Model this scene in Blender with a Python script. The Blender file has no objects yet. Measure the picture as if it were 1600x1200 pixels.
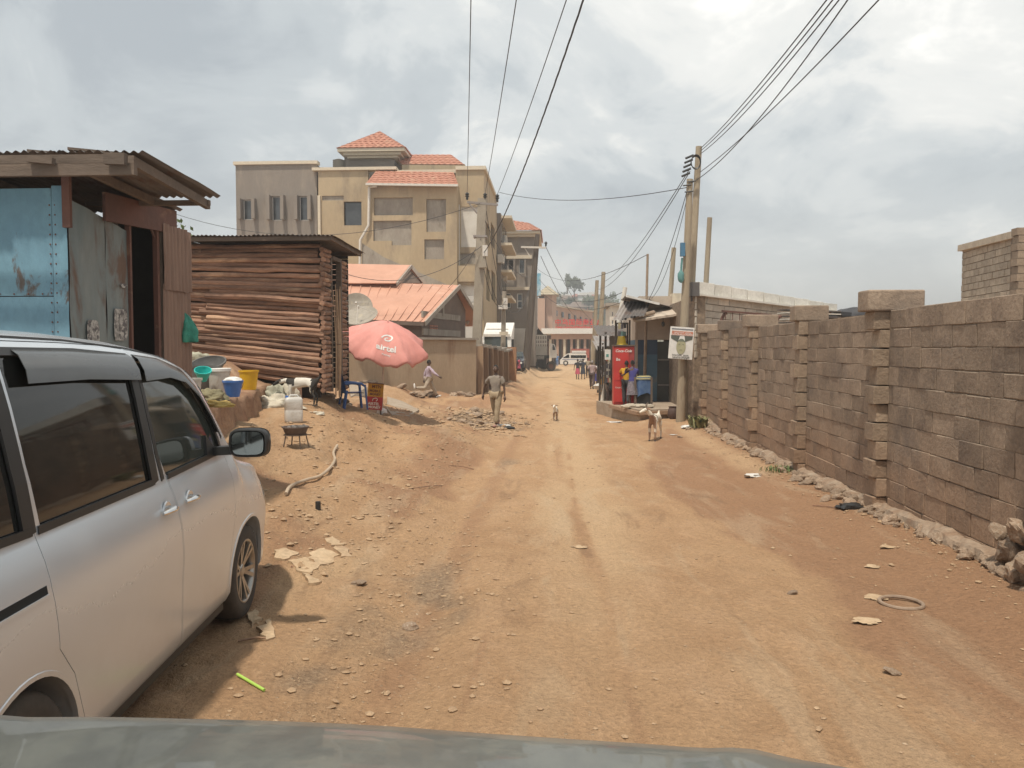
import bpy, bmesh, math, random
import numpy as np
from mathutils import Vector, Matrix, noise as mnoise
from mathutils.bvhtree import BVHTree

# ------------------------------------------------------------------ camera, world, sun, exposure
scene = bpy.context.scene
COL = scene.collection
R = math.radians
CAMZ = 1.8
FPX = 1218.0
YAW, PITCH = 3.15, 2.585
cam_d = bpy.data.cameras.new('camera')
cam = bpy.data.objects.new('camera', cam_d)
COL.objects.link(cam)
cam.location = (0, 0, CAMZ)
cam.rotation_euler = (R(90 - PITCH), 0, R(YAW))
cam_d.sensor_width = 36
cam_d.lens = FPX / 1600 * 36
cam_d.clip_start = 0.05
cam_d.clip_end = 6000
scene.camera = cam
scene.view_settings.view_transform = 'Standard'
scene.view_settings.look = 'None'
scene.view_settings.exposure = 0.45
scene.view_settings.gamma = 1.0
scene.view_settings.use_curve_mapping = False
scene.render.resolution_x = 1024
scene.render.resolution_y = 768

TO_SUN = Vector((-0.13, -0.36, 0.93)).normalized()
SUN_EL = math.asin(TO_SUN.z)
SUN_AZ = math.atan2(TO_SUN.x, TO_SUN.y)          # clockwise from +Y

world = bpy.data.worlds.new('World')
scene.world = world
world.use_nodes = True
wn = world.node_tree; wn.nodes.clear()
def N(tree, typ, **kw):
 n = tree.nodes.new(typ)
 for k, v in kw.items():
  if k == 'inp':
   for kk, vv in v.items(): n.inputs[kk].default_value = vv
  else: setattr(n, k, v)
 return n
def build_world():
 t = wn; L = t.links.new
 out = N(t, 'ShaderNodeOutputWorld'); bg = N(t, 'ShaderNodeBackground')
 sky = N(t, 'ShaderNodeTexSky', sky_type='NISHITA', sun_disc=False)
 sky.sun_elevation = SUN_EL; sky.sun_rotation = SUN_AZ
 sky.air_density = 1.0; sky.dust_density = 2.5; sky.altitude = 1100
 skys = N(t, 'ShaderNodeVectorMath', operation='SCALE', inp={'Scale': 0.085})
 L(sky.outputs[0], skys.inputs[0])
 tc = N(t, 'ShaderNodeTexCoord'); sp = N(t, 'ShaderNodeSeparateXYZ'); L(tc.outputs['Generated'], sp.inputs[0])
 za = N(t, 'ShaderNodeMath', operation='ABSOLUTE'); L(sp.outputs[2], za.inputs[0])
 zz = N(t, 'ShaderNodeMath', operation='ADD', inp={1: 0.38}); L(za.outputs[0], zz.inputs[0])
 dx = N(t, 'ShaderNodeMath', operation='DIVIDE'); L(sp.outputs[0], dx.inputs[0]); L(zz.outputs[0], dx.inputs[1])
 dy = N(t, 'ShaderNodeMath', operation='DIVIDE'); L(sp.outputs[1], dy.inputs[0]); L(zz.outputs[0], dy.inputs[1])
 cv = N(t, 'ShaderNodeCombineXYZ'); L(dx.outputs[0], cv.inputs[0]); L(dy.outputs[0], cv.inputs[1])
 cv.inputs[2].default_value = 3.7
 def noise_(scale, detail, rough, dist=0.0, off=(0, 0, 0)):
  m = N(t, 'ShaderNodeVectorMath', operation='ADD', inp={1: off}); L(cv.outputs[0], m.inputs[0])
  n = N(t, 'ShaderNodeTexNoise', noise_dimensions='3D', inp={'Scale': scale, 'Detail': detail, 'Roughness': rough, 'Distortion': dist})
  L(m.outputs[0], n.inputs['Vector']); return n.outputs['Fac']
 def ramp(src, stops):
  r = N(t, 'ShaderNodeValToRGB'); r.color_ramp.interpolation = 'EASE'
  e = r.color_ramp.elements
  e[0].position, e[0].color = stops[0][0], (*stops[0][1], 1)
  e[1].position, e[1].color = stops[-1][0], (*stops[-1][1], 1)
  for p, c in stops[1:-1]:
   x = e.new(p); x.color = (*c, 1)
  L(src, r.inputs[0]); return r.outputs[0]
 big = noise_(0.95, 7, 0.55, 0.45, (5.2, 1.4, 0))
 med = noise_(2.9, 9, 0.6, 0.6, (7.1, 2.2, 5))
 mixf = N(t, 'ShaderNodeMath', operation='MULTIPLY_ADD', inp={1: 0.5, 2: -0.04}); L(med, mixf.inputs[0])
 sm = N(t, 'ShaderNodeMath', operation='MULTIPLY_ADD', inp={1: 0.62}); L(big, sm.inputs[0]); L(mixf.outputs[0], sm.inputs[2])
 cloud = ramp(sm.outputs[0], [(0.41, (0.31, 0.34, 0.36)), (0.50, (0.40, 0.43, 0.44)), (0.56, (0.51, 0.53, 0.525)), (0.62, (0.65, 0.65, 0.62)), (0.70, (0.84, 0.82, 0.77))])
 hz = N(t, 'ShaderNodeMapRange', interpolation_type='SMOOTHSTEP', inp={'From Min': 0.0, 'From Max': 0.24, 'To Min': 0.7, 'To Max': 0.0}); L(za.outputs[0], hz.inputs[0])
 mh = N(t, 'ShaderNodeMix', data_type='RGBA'); L(hz.outputs[0], mh.inputs[0]); L(cloud, mh.inputs[6]); mh.inputs[7].default_value = (0.66, 0.655, 0.62, 1)
 mk = N(t, 'ShaderNodeMix', data_type='RGBA', inp={0: 0.9}); L(skys.outputs[0], mk.inputs[6]); L(mh.outputs[2], mk.inputs[7])
 L(mk.outputs[2], bg.inputs[0]); bg.inputs[1].default_value = 1.17
 L(bg.outputs[0], out.inputs[0])
build_world()

sun_d = bpy.data.lights.new('sun', 'SUN'); sun = bpy.data.objects.new('sun', sun_d); COL.objects.link(sun)
sun_d.energy = 3.1; sun_d.angle = R(2.4); sun_d.color = (1.0, 0.92, 0.79)
sun.rotation_euler = (-TO_SUN).to_track_quat('-Z', 'Y').to_euler()
sun.location = (0, 0, 30)

# ------------------------------------------------------------------ helpers
_M = Matrix.Rotation(R(YAW), 3, 'Z') @ Matrix.Rotation(R(90 - PITCH), 3, 'X')
def P(px, py, Y):
 """point on the plane y = Y seen at photo pixel px, py (used to measure the place)"""
 d = _M @ Vector(((px - 800) / FPX, (600 - py) / FPX, -1))
 t = Y / d.y
 return Vector((d.x * t, Y, CAMZ + d.z * t))
def ss(a, b, x):
 t = min(1, max(0, (x - a) / (b - a))); return t * t * (3 - 2 * t)
rng = random.Random(7)
U = rng.uniform

def nz(x, y, s=1.0, o=0.0):
 return mnoise.noise(Vector((x * s, y * s, o)))
def fbm(x, y, s=1.0, o=0.0, n=4):
 a, v, f = 1.0, 0.0, s
 for i in range(n):
  v += a * mnoise.noise(Vector((x * f, y * f, o + i * 3.1))); a *= .5; f *= 2.1
 return v

ORIG = {}
def link(o):
 COL.objects.link(o); return o
def tagit(o, label=None, cat=None, group=None, kind=None):
 if label: o['label'] = label
 if cat: o['category'] = cat
 if group: o['group'] = group
 if kind: o['kind'] = kind
 return o
def thing(name, label, cat, loc=(0, 0, 0), group=None, rz=0.0):
 o = bpy.data.objects.new(name, None); link(o)
 o.empty_display_size = 0.2
 o.location = loc; o.rotation_euler = (0, 0, rz)
 tagit(o, label, cat, group)
 ORIG[o.name] = Vector(loc) if rz == 0 else Vector((0, 0, 0))
 return o
def raw_obj(name, me, parent=None, loc=None):
 o = bpy.data.objects.new(name, me); link(o)
 if parent is not None: o.parent = parent
 if loc is not None: o.location = loc
 return o

class MB:
 """collects shapes and links them as ONE mesh object"""
 def __init__(s): s.v = []; s.f = []; s.m = []; s.sm = []
 def add(s, vs, fs, mi=0, smooth=False):
  b = len(s.v); s.v += [tuple(v) for v in vs]
  s.f += [tuple(i + b for i in f) for f in fs]; s.m += [mi] * len(fs); s.sm += [smooth] * len(fs); return s
 def box(s, c, d, rz=0.0, mi=0, rx=0.0, ry=0.0, taper=1.0):
  c = Vector(c); hx, hy, hz = d[0] / 2, d[1] / 2, d[2] / 2
  M = Matrix.Rotation(rz, 3, 'Z') @ Matrix.Rotation(ry, 3, 'Y') @ Matrix.Rotation(rx, 3, 'X')
  vs = []
  for z in (-hz, hz):
   k = taper if z > 0 else 1
   for x, y in ((-hx, -hy), (hx, -hy), (hx, hy), (-hx, hy)):
    vs.append(c + M @ Vector((x * k, y * k, z)))
  return s.add(vs, [(0, 3, 2, 1), (4, 5, 6, 7), (0, 1, 5, 4), (1, 2, 6, 5), (2, 3, 7, 6), (3, 0, 4, 7)], mi)
 def b2(s, x0, y0, z0, x1, y1, z1, mi=0):
  return s.box(((x0 + x1) / 2, (y0 + y1) / 2, (z0 + z1) / 2), (abs(x1 - x0), abs(y1 - y0), abs(z1 - z0)), mi=mi)
 def beam(s, a, b, w, h, mi=0, up=(0, 0, 1)):
  a, b = Vector(a), Vector(b); d = (b - a); t = d.normalized(); up = Vector(up)
  r = t.cross(up)
  if r.length < 1e-4: r = t.cross(Vector((1, 0, 0)))
  r.normalize(); u = r.cross(t)
  vs = []
  for p in (a, b):
   for i, j in ((-1, -1), (1, -1), (1, 1), (-1, 1)):
    vs.append(p + r * (i * w / 2) + u * (j * h / 2))
  return s.add(vs, [(0, 1, 2, 3), (7, 6, 5, 4), (0, 4, 5, 1), (1, 5, 6, 2), (2, 6, 7, 3), (3, 7, 4, 0)], mi)
 def tube(s, pts, r, n=8, mi=0, cap=True, smooth=True, closed=False):
  pts = [Vector(p) for p in pts]; k = len(pts)
  rs = r if isinstance(r, (list, tuple)) else [r] * k
  vs = []; fs = []; prev = None
  for i, p in enumerate(pts):
   a = pts[(i - 1) % k] if (i > 0 or closed) else p
   b = pts[(i + 1) % k] if (i < k - 1 or closed) else p
   t = (b - a)
   t = t.normalized() if t.length > 1e-9 else Vector((0, 0, 1))
   if prev is None:
    q = Vector((0, 0, 1)) if abs(t.z) < .9 else Vector((1, 0, 0))
    u = t.cross(q).normalized()
   else:
    u = (prev - t * prev.dot(t))
    u = u.normalized() if u.length > 1e-6 else t.orthogonal().normalized()
   prev = u; w = t.cross(u)
   for j in range(n):
    an = 2 * math.pi * j / n
    vs.append(p + (u * math.cos(an) + w * math.sin(an)) * rs[i])
  segs = k if closed else k - 1
  for i in range(segs):
   for j in range(n):
    i2 = (i + 1) % k
    fs.append((i * n + j, i * n + (j + 1) % n, i2 * n + (j + 1) % n, i2 * n + j))
  if cap and not closed:
   fs.append(tuple(range(n))[::-1]); fs.append(tuple((k - 1) * n + j for j in range(n)))
  return s.add(vs, fs, mi, smooth)
 def lathe(s, prof, c=(0, 0, 0), n=20, mi=0, M=None, smooth=True):
  c = Vector(c); vs = []; fs = []; k = len(prof)
  for r_, z in prof:
   for j in range(n):
    an = 2 * math.pi * j / n
    p = Vector((r_ * math.cos(an), r_ * math.sin(an), z))
    if M is not None: p = M @ p
    vs.append(c + p)
  for i in range(k - 1):
   for j in range(n):
    fs.append((i * n + j, i * n + (j + 1) % n, (i + 1) * n + (j + 1) % n, (i + 1) * n + j))
  return s.add(vs, fs, mi, smooth)
 def prism(s, poly, a, b, mi=0, flip=False):
  """poly: list of 3D points, extruded by vector a->b difference"""
  d = Vector(b) - Vector(a); n = len(poly)
  vs = [Vector(p) for p in poly] + [Vector(p) + d for p in poly]
  fs = [tuple(range(n))[::-1], tuple(range(n, 2 * n))]
  fs += [(i, (i + 1) % n, n + (i + 1) % n, n + i) for i in range(n)]
  return s.add(vs, fs, mi)
 def grid(s, fn, nu, nv, mi=0, smooth=True):
  vs = [fn(i / nu, j / nv) for j in range(nv + 1) for i in range(nu + 1)]
  fs = [(j * (nu + 1) + i, j * (nu + 1) + i + 1, (j + 1) * (nu + 1) + i + 1, (j + 1) * (nu + 1) + i) for j in range(nv) for i in range(nu)]
  return s.add(vs, fs, mi, smooth)
 def blob(s, c, rad, seed=0.0, amp=.25, nu=12, nv=8, mi=0, fr=1.6, M=None):
  c = Vector(c)
  vs = []; fs = []
  for j in range(nv + 1):
   th = math.pi * j / nv
   for i in range(nu):
    ph = 2 * math.pi * i / nu
    d = Vector((math.sin(th) * math.cos(ph), math.sin(th) * math.sin(ph), math.cos(th)))
    k = 1 + amp * mnoise.noise(d * fr + Vector((seed, seed * .7, 0)))
    p = Vector((d.x * rad[0] * k, d.y * rad[1] * k, d.z * rad[2] * k))
    if M is not None: p = M @ p
    vs.append(c + p)
  for j in range(nv):
   for i in range(nu):
    fs.append((j * nu + i, (j + 1) * nu + i, (j + 1) * nu + (i + 1) % nu, j * nu + (i + 1) % nu))
  return s.add(vs, fs, mi, True)
 def mesh(s, name, mats, off=Vector((0, 0, 0))):
  me = bpy.data.meshes.new(name)
  vs = [(v[0] - off[0], v[1] - off[1], v[2] - off[2]) for v in s.v]
  me.from_pydata(vs, [], s.f)
  if not isinstance(mats, (list, tuple)): mats = [mats]
  for m in mats: me.materials.append(m)
  me.polygons.foreach_set('material_index', s.m)
  me.polygons.foreach_set('use_smooth', s.sm)
  me.update()
  return me
 def build(s, name, mats, parent=None, label=None, cat=None, group=None, kind=None, root=None, sharp=True, fix=False):
  off = Vector((0, 0, 0))
  if parent is not None:
   r_ = parent
   while r_.parent is not None: r_ = r_.parent
   off = ORIG.get(r_.name, Vector((0, 0, 0)))
  elif root is not None: off = Vector(root)
  me = s.mesh(name, mats, off)
  if fix:
   bm = bmesh.new(); bm.from_mesh(me); bmesh.ops.recalc_face_normals(bm, faces=bm.faces); bm.to_mesh(me); bm.free()
  if sharp and any(s.sm): me.set_sharp_from_angle(angle=R(38))
  o = raw_obj(name, me, parent)
  if parent is None and root is not None: o.location = root; ORIG[o.name] = Vector(root)
  return tagit(o, label, cat, group, kind)
def copy_tree(o, loc=None, parent=None, label=None, rz=None):
 c = o.copy(); link(c); c.parent = parent
 if loc is not None: c.location = loc
 if rz is not None: c.rotation_euler = (0, 0, rz)
 if label: c['label'] = label
 for ch in list(o.children): copy_tree(ch, None, c)
 return c
def evald(o):
 dg = bpy.context.evaluated_depsgraph_get(); dg.update()
 e = o.evaluated_get(dg)
 me = bpy.data.meshes.new_from_object(e)
 return me

# ------------------------------------------------------------------ materials
MATS = {}
def mat(name, c1, c2=None, scale=4.0, rough=.8, bump=0.0, bscale=30.0, metal=0.0, rnd=0.0, det=6, c3=None, s3=1.0, t3=(.55, .7), coord='Object', stretch=None, spec=.5, fine=0.25, dist=0.15, coat=0.0, trans=0.0, bd=.02, **k_):
 if name in MATS: return MATS[name]
 m = bpy.data.materials.new(name); m.use_nodes = True; t = m.node_tree; L = t.links.new
 bs = t.nodes['Principled BSDF']
 bs.inputs['Roughness'].default_value = rough; bs.inputs['Metallic'].default_value = metal
 bs.inputs['Specular IOR Level'].default_value = spec
 if coat: bs.inputs['Coat Weight'].default_value = coat; bs.inputs['Coat Roughness'].default_value = .06
 if trans: bs.inputs['Transmission Weight'].default_value = trans
 c2 = c2 or tuple(x * .8 for x in c1)
 stain = k_.get('stain')
 if coord == 'World':
  g = N(t, 'ShaderNodeNewGeometry'); vec = g.outputs['Position']
 else:
  g = N(t, 'ShaderNodeTexCoord'); vec = g.outputs['Object']
 if stretch:
  mp = N(t, 'ShaderNodeMapping'); mp.inputs['Scale'].default_value = stretch; L(vec, mp.inputs[0]); vec = mp.outputs[0]
 if rnd or True:
  oi = N(t, 'ShaderNodeObjectInfo')
  sc_ = N(t, 'ShaderNodeMath', operation='MULTIPLY', inp={1: 37.0}); L(oi.outputs['Random'], sc_.inputs[0])
  ad = N(t, 'ShaderNodeVectorMath', operation='ADD'); L(vec, ad.inputs[0])
  if coord != 'World': L(sc_.outputs[0], ad.inputs[1])
  vec = ad.outputs[0]
 n1 = N(t, 'ShaderNodeTexNoise', inp={'Scale': scale, 'Detail': det, 'Roughness': .6, 'Distortion': dist}); L(vec, n1.inputs['Vector'])
 r1 = N(t, 'ShaderNodeMapRange', interpolation_type='SMOOTHSTEP', inp={'From Min': .32, 'From Max': .68}); L(n1.outputs['Fac'], r1.inputs[0])
 mx = N(t, 'ShaderNodeMix', data_type='RGBA'); L(r1.outputs[0], mx.inputs[0]); mx.inputs[6].default_value = (*c1, 1); mx.inputs[7].default_value = (*c2, 1)
 col = mx.outputs[2]
 if c3:
  n3 = N(t, 'ShaderNodeTexNoise', inp={'Scale': s3, 'Detail': 8, 'Roughness': .65, 'Distortion': .4})
  a3 = N(t, 'ShaderNodeVectorMath', operation='ADD', inp={1: (5.3, 2.1, 9.7)}); L(vec, a3.inputs[0]); L(a3.outputs[0], n3.inputs['Vector'])
  r3 = N(t, 'ShaderNodeMapRange', interpolation_type='SMOOTHSTEP', inp={'From Min': t3[0], 'From Max': t3[1]}); L(n3.outputs['Fac'], r3.inputs[0])
  m3 = N(t, 'ShaderNodeMix', data_type='RGBA'); L(r3.outputs[0], m3.inputs[0]); L(col, m3.inputs[6]); m3.inputs[7].default_value = (*c3, 1)
  col = m3.outputs[2]
 if stain:
  gp = N(t, 'ShaderNodeNewGeometry'); ns = N(t, 'ShaderNodeTexNoise', inp={'Scale': .8, 'Detail': 7, 'Roughness': .62, 'Distortion': .5}); L(gp.outputs['Position'], ns.inputs['Vector'])
  rs = N(t, 'ShaderNodeMapRange', interpolation_type='SMOOTHSTEP', inp={'From Min': .48, 'From Max': .68, 'To Max': .75}); L(ns.outputs['Fac'], rs.inputs[0])
  ms = N(t, 'ShaderNodeMix', data_type='RGBA'); L(rs.outputs[0], ms.inputs[0]); L(col, ms.inputs[6]); ms.inputs[7].default_value = (*stain[0], 1); col = ms.outputs[2]
  sz = N(t, 'ShaderNodeSeparateXYZ'); L(gp.outputs['Position'], sz.inputs[0]); az = N(t, 'ShaderNodeMath', operation='MULTIPLY_ADD', inp={1: 1.6}); L(ns.outputs['Fac'], az.inputs[0]); L(sz.outputs[2], az.inputs[2])
  rz2 = N(t, 'ShaderNodeMapRange', interpolation_type='SMOOTHSTEP', inp={'From Min': .75, 'From Max': 1.9, 'To Min': .7, 'To Max': 0}); L(az.outputs[0], rz2.inputs[0])
  m5 = N(t, 'ShaderNodeMix', data_type='RGBA'); L(rz2.outputs[0], m5.inputs[0]); L(col, m5.inputs[6]); m5.inputs[7].default_value = (*stain[1], 1); col = m5.outputs[2]
 if fine or rnd:
  nf = N(t, 'ShaderNodeTexNoise', inp={'Scale': bscale, 'Detail': 4, 'Roughness': .7}); L(vec, nf.inputs['Vector'])
  rf = N(t, 'ShaderNodeMapRange', inp={'From Min': .25, 'From Max': .75, 'To Min': 1 - fine, 'To Max': 1 + fine}); L(nf.outputs['Fac'], rf.inputs[0])
  val = rf.outputs[0]
  if rnd:
   rr = N(t, 'ShaderNodeMapRange', inp={'To Min': 1 - rnd, 'To Max': 1 + rnd}); L(oi.outputs['Random'], rr.inputs[0])
   mm = N(t, 'ShaderNodeMath', operation='MULTIPLY'); L(val, mm.inputs[0]); L(rr.outputs[0], mm.inputs[1]); val = mm.outputs[0]
  sc = N(t, 'ShaderNodeVectorMath', operation='SCALE'); L(col, sc.inputs[0]); L(val, sc.inputs['Scale']); col = sc.outputs[0]
  if bump:
   bp = N(t, 'ShaderNodeBump', inp={'Strength': bump, 'Distance': bd}); L(nf.outputs['Fac'], bp.inputs['Height'])
   L(bp.outputs[0], bs.inputs['Normal'])
 L(col, bs.inputs['Base Color'])
 MATS[name] = m; return m
def flat(name, c, rough=.6, metal=0.0):
 return mat(name, c, tuple(x * .88 for x in c), scale=8, rough=rough, metal=metal, fine=.06)

def text_mesh(txt, size, ext=.002, sx=1.0, extra=0.0):
 cu = bpy.data.curves.new('txt', 'FONT'); cu.body = txt; cu.size = size; cu.extrude = ext
 cu.align_x = 'CENTER'; cu.align_y = 'CENTER'; cu.resolution_u = 2; cu.offset = extra
 o = bpy.data.objects.new('txt', cu); link(o)
 me = evald(o)
 bpy.data.objects.remove(o); bpy.data.curves.remove(cu)
 if sx != 1:
  for v in me.vertices: v.co.x *= sx
 return me
def text_part(name, txt, size, m, parent, c, xdir=(1, 0, 0), up=(0, 0, 1), ext=.002, sx=1.0, label=None, shear=0.0, extra=0.0):
 me = text_mesh(txt, size, ext, sx, extra)
 x = Vector(xdir).normalized(); u = Vector(up).normalized(); n = x.cross(u)
 off = Vector((0, 0, 0))
 r_ = parent
 while r_.parent is not None: r_ = r_.parent
 off = ORIG.get(r_.name, off)
 for v in me.vertices:
  p = v.co.copy()
  v.co = Vector(c) + x * (p.x + shear * p.y) + u * p.y + n * p.z - off
 me.name = name; me.materials.clear(); me.materials.append(m)
 o = raw_obj(name, me, parent)
 if label: o['label'] = label
 return o
# ------------------------------------------------------------------ ground
ZR = [(-60, 0), (5, 0), (12, -.2), (21, -.36), (48, -.6), (67, -.62), (82, -.48), (110, -.5), (900, -.5)]
def zr(y):
 for (a, za), (b, zb) in zip(ZR, ZR[1:]):
  if y <= b: return za + (zb - za) * max(0, (y - a)) / (b - a)
 return ZR[-1][1]
CP = [(-1.5, 4, -.02), (-2, 5.1, -.01), (-3.7, 5, .05), (-2.5, 2.5, 0), (-4.2, 3, .15), (-3.2, 8, .24), (-2.0, 8, .04), (-6, 4, .5), (-2, -4, 0), (-6, -4, .2),
   (-3.7, 11, .42), (-2.1, 11, -.1), (-4.05, 12, .64), (-4.6, 13, .82), (-4.3, 13.8, .88), (-2.6, 13, .0), (-3.1, 14.2, .18), (-3.75, 14, .48), (-2.9, 11, .13), (-2.9, 9.5, .16), (-4.5, 11, .72), (-4.3, 9.3, .6), (-5.5, 11, 1.0), (-4.2, 7.5, .5),
   (-4.0, 18, .25), (-4.9, 18.5, .43), (-3, 18, -.05), (-2.2, 21, -.34), (-4.2, 22, .1), (-4.6, 15, .85), (-4.0, 15.2, .62), (-4.4, 16.6, .48), (-3.4, 16, .1),
   (-8, 29.5, .54), (-6.5, 26, .6), (-5, 30.3, -.2), (-4.4, 29, -.35), (-3.4, 32.5, -.2), (-2.6, 29, -.45), (-3.3, 24, -.15), (-5.6, 31.9, .08), (-6.5, 30.5, .3), (-5, 40, 0), (-2.8, 45, .05),
   (-2.2, 56, .2), (-2.2, 62, .36), (-1, 75, .06), (-5, 14.5, 1.12), (-5.4, 16.5, .85), (-7, 14, 1.15), (-7, 18, 1.1), (-9, 9, 1.0), (-9, 22, 1.0), (-5.5, 20, .52),
   (-15, 30, .8), (-12, 50, .8), (-8, 60, .6), (-30, 30, 1), (-30, 80, 0.5), (-15, 110, 0)]
CPa = np.array(CP)
def left_z(x, y):
 d2 = (CPa[:, 0] - x) ** 2 + ((CPa[:, 1] - y) * .75) ** 2
 w = 1 / (d2 + .12) ** 2
 return float((w * CPa[:, 2]).sum() / w.sum())
def wall_x(y): return 3.44 + .029 * y
def gz(x, y):
 z0 = zr(y)
 if x < -1.0 and y < 130:
  m = ss(-1.1, -2.6, x) * (1 - ss(100, 130, y))
  z = z0 + m * (left_z(x, y) - z0)
 else: z = z0
 wx = wall_x(y)
 if y < 24: z += .13 * ss(2.0, 2.9, x) * ss(18.5, 21, y) * (1 - ss(27, 32, y)) + .10 * ss(wx - 1.0, wx - .25, x) * (1 - ss(21, 24, y))
 gx = -1.15 + .25 * math.sin(y * .35)
 if y < 16:
  z += -.07 * math.exp(-((x - gx) / .32) ** 2) * (1 - ss(11, 16, y))
 z -= .018 * (math.exp(-((x - .35) / .28) ** 2) + math.exp(-((x - 2.0) / .3) ** 2)) * (1 - ss(30, 60, y))
 a = .03 + .05 * ss(-.8, -2.5, x)
 z += a * fbm(x, y * .8, .55, 2.0, 3) * .5 + (.010 + .024 * ss(-.5, -2, x)) * fbm(x, y, 2.6, 8.0, 4)
 lump = fbm(x * 1.0, y * .8, 1.1, 15.0, 4); z += .035 * ss(.15, .6, lump) * (.4 + .6 * ss(-.6, -1.6, x))
 return z
def build_ground():
 ys = []; y = -14.0
 while y < 1.2: ys.append(y); y += .8
 y = 1.2
 while y < 130: ys.append(y); y += max(.035, y * .0095)
 while y < 3200: ys.append(y); y *= 1.16
 vs = []; fs = []
 ncol = 330
 S = []
 for i in range(ncol + 1):
  t = i / ncol * 2 - 1
  S.append(t * .8 + (.9 * t ** 5 if True else 0) )
 for yy in ys:
  w = 3.0 + max(yy, 0) * .9
  for s_ in S:
   x = s_ * w + 0.2
   if yy > 130:
    z = -.5
   elif yy < 1.0 and abs(x) > 8: z = 0
   else: z = gz(x, yy)
   vs.append((x, yy, z))
 n = ncol + 1
 for j in range(len(ys) - 1):
  for i in range(ncol):
   a = j * n + i; fs.append((a, a + 1, a + n + 1, a + n))
 me = bpy.data.meshes.new('ground'); me.from_pydata(vs, [], fs)
 me.polygons.foreach_set('use_smooth', [True] * len(fs))
 ca = me.color_attributes.new('soil', 'FLOAT_COLOR', 'POINT')
 cols = np.ones((len(vs), 4), dtype=np.float32)
 for i, (x, y, z) in enumerate(vs):
  if y > 140 or y < 0: cols[i, :3] = (.0, .3, .2); continue
  w1 = .6 * fbm(x, y * .5, .8, 1.5, 3)
  gx = -1.25 + .3 * math.sin(y * .35)
  grav = .62 * math.exp(-((x - gx + .15 + w1 * .8) / .36) ** 2) * (1 - ss(4.5, 8, y + w1 * 4)) * (.45 + .55 * ss(-.3, .3, fbm(x, y, 1.3, 44, 4)))
  grav = max(grav, .9 * math.exp(-((x + 2.2 + .5 * w1) / 1.0) ** 2 - ((y - 22.5) / 3.2) ** 2))
  grav = max(grav, .5 * math.exp(-((x + 1.1 + .8 * w1) / .3) ** 2) * (1 - ss(20, 30, y)) * ss(-.1, .3, fbm(x, y, .7, 30, 3)))
  red = ss(1.3, 2.3, x + w1) * (1 - ss(16, 26, y)) * .95
  red = max(red, .8 * ss(-1.3, -2.0, x + w1 * 1.2) * (.35 + .65 * ss(-.25, .35, fbm(x, y, .45, 6.0, 3))))
  red = max(red, .55 * math.exp(-((x + .9) / .25) ** 2) * (1 - ss(18, 25, y)))
  pale = .9 * math.exp(-((x - .3 + w1 * .4) / .85) ** 2) * (.45 + .55 * ss(2, 9, y))
  pale = max(pale, ss(26, 60, y) * .9)
  pale = max(pale, .8 * math.exp(-((x + 1.75 + .5 * w1) / .5) ** 2 - ((y - 6.2) / 1.5) ** 2))
  pale = max(pale, .8 * math.exp(-((x - 3.3) / .5) ** 2) * ss(10, 13, y) * (1 - ss(20, 24, y)))
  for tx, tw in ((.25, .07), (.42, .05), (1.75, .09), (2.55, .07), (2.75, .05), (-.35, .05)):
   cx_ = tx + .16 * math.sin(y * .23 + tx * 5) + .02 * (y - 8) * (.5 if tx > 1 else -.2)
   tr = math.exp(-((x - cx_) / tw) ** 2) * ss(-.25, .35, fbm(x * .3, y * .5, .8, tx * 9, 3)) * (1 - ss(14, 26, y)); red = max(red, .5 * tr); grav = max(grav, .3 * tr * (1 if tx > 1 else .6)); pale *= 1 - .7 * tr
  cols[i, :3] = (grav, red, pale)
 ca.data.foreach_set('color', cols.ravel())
 me.materials.append(ground_mat())
 me.update()
 o = raw_obj('ground', me); o['kind'] = 'structure'
 return o
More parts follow.
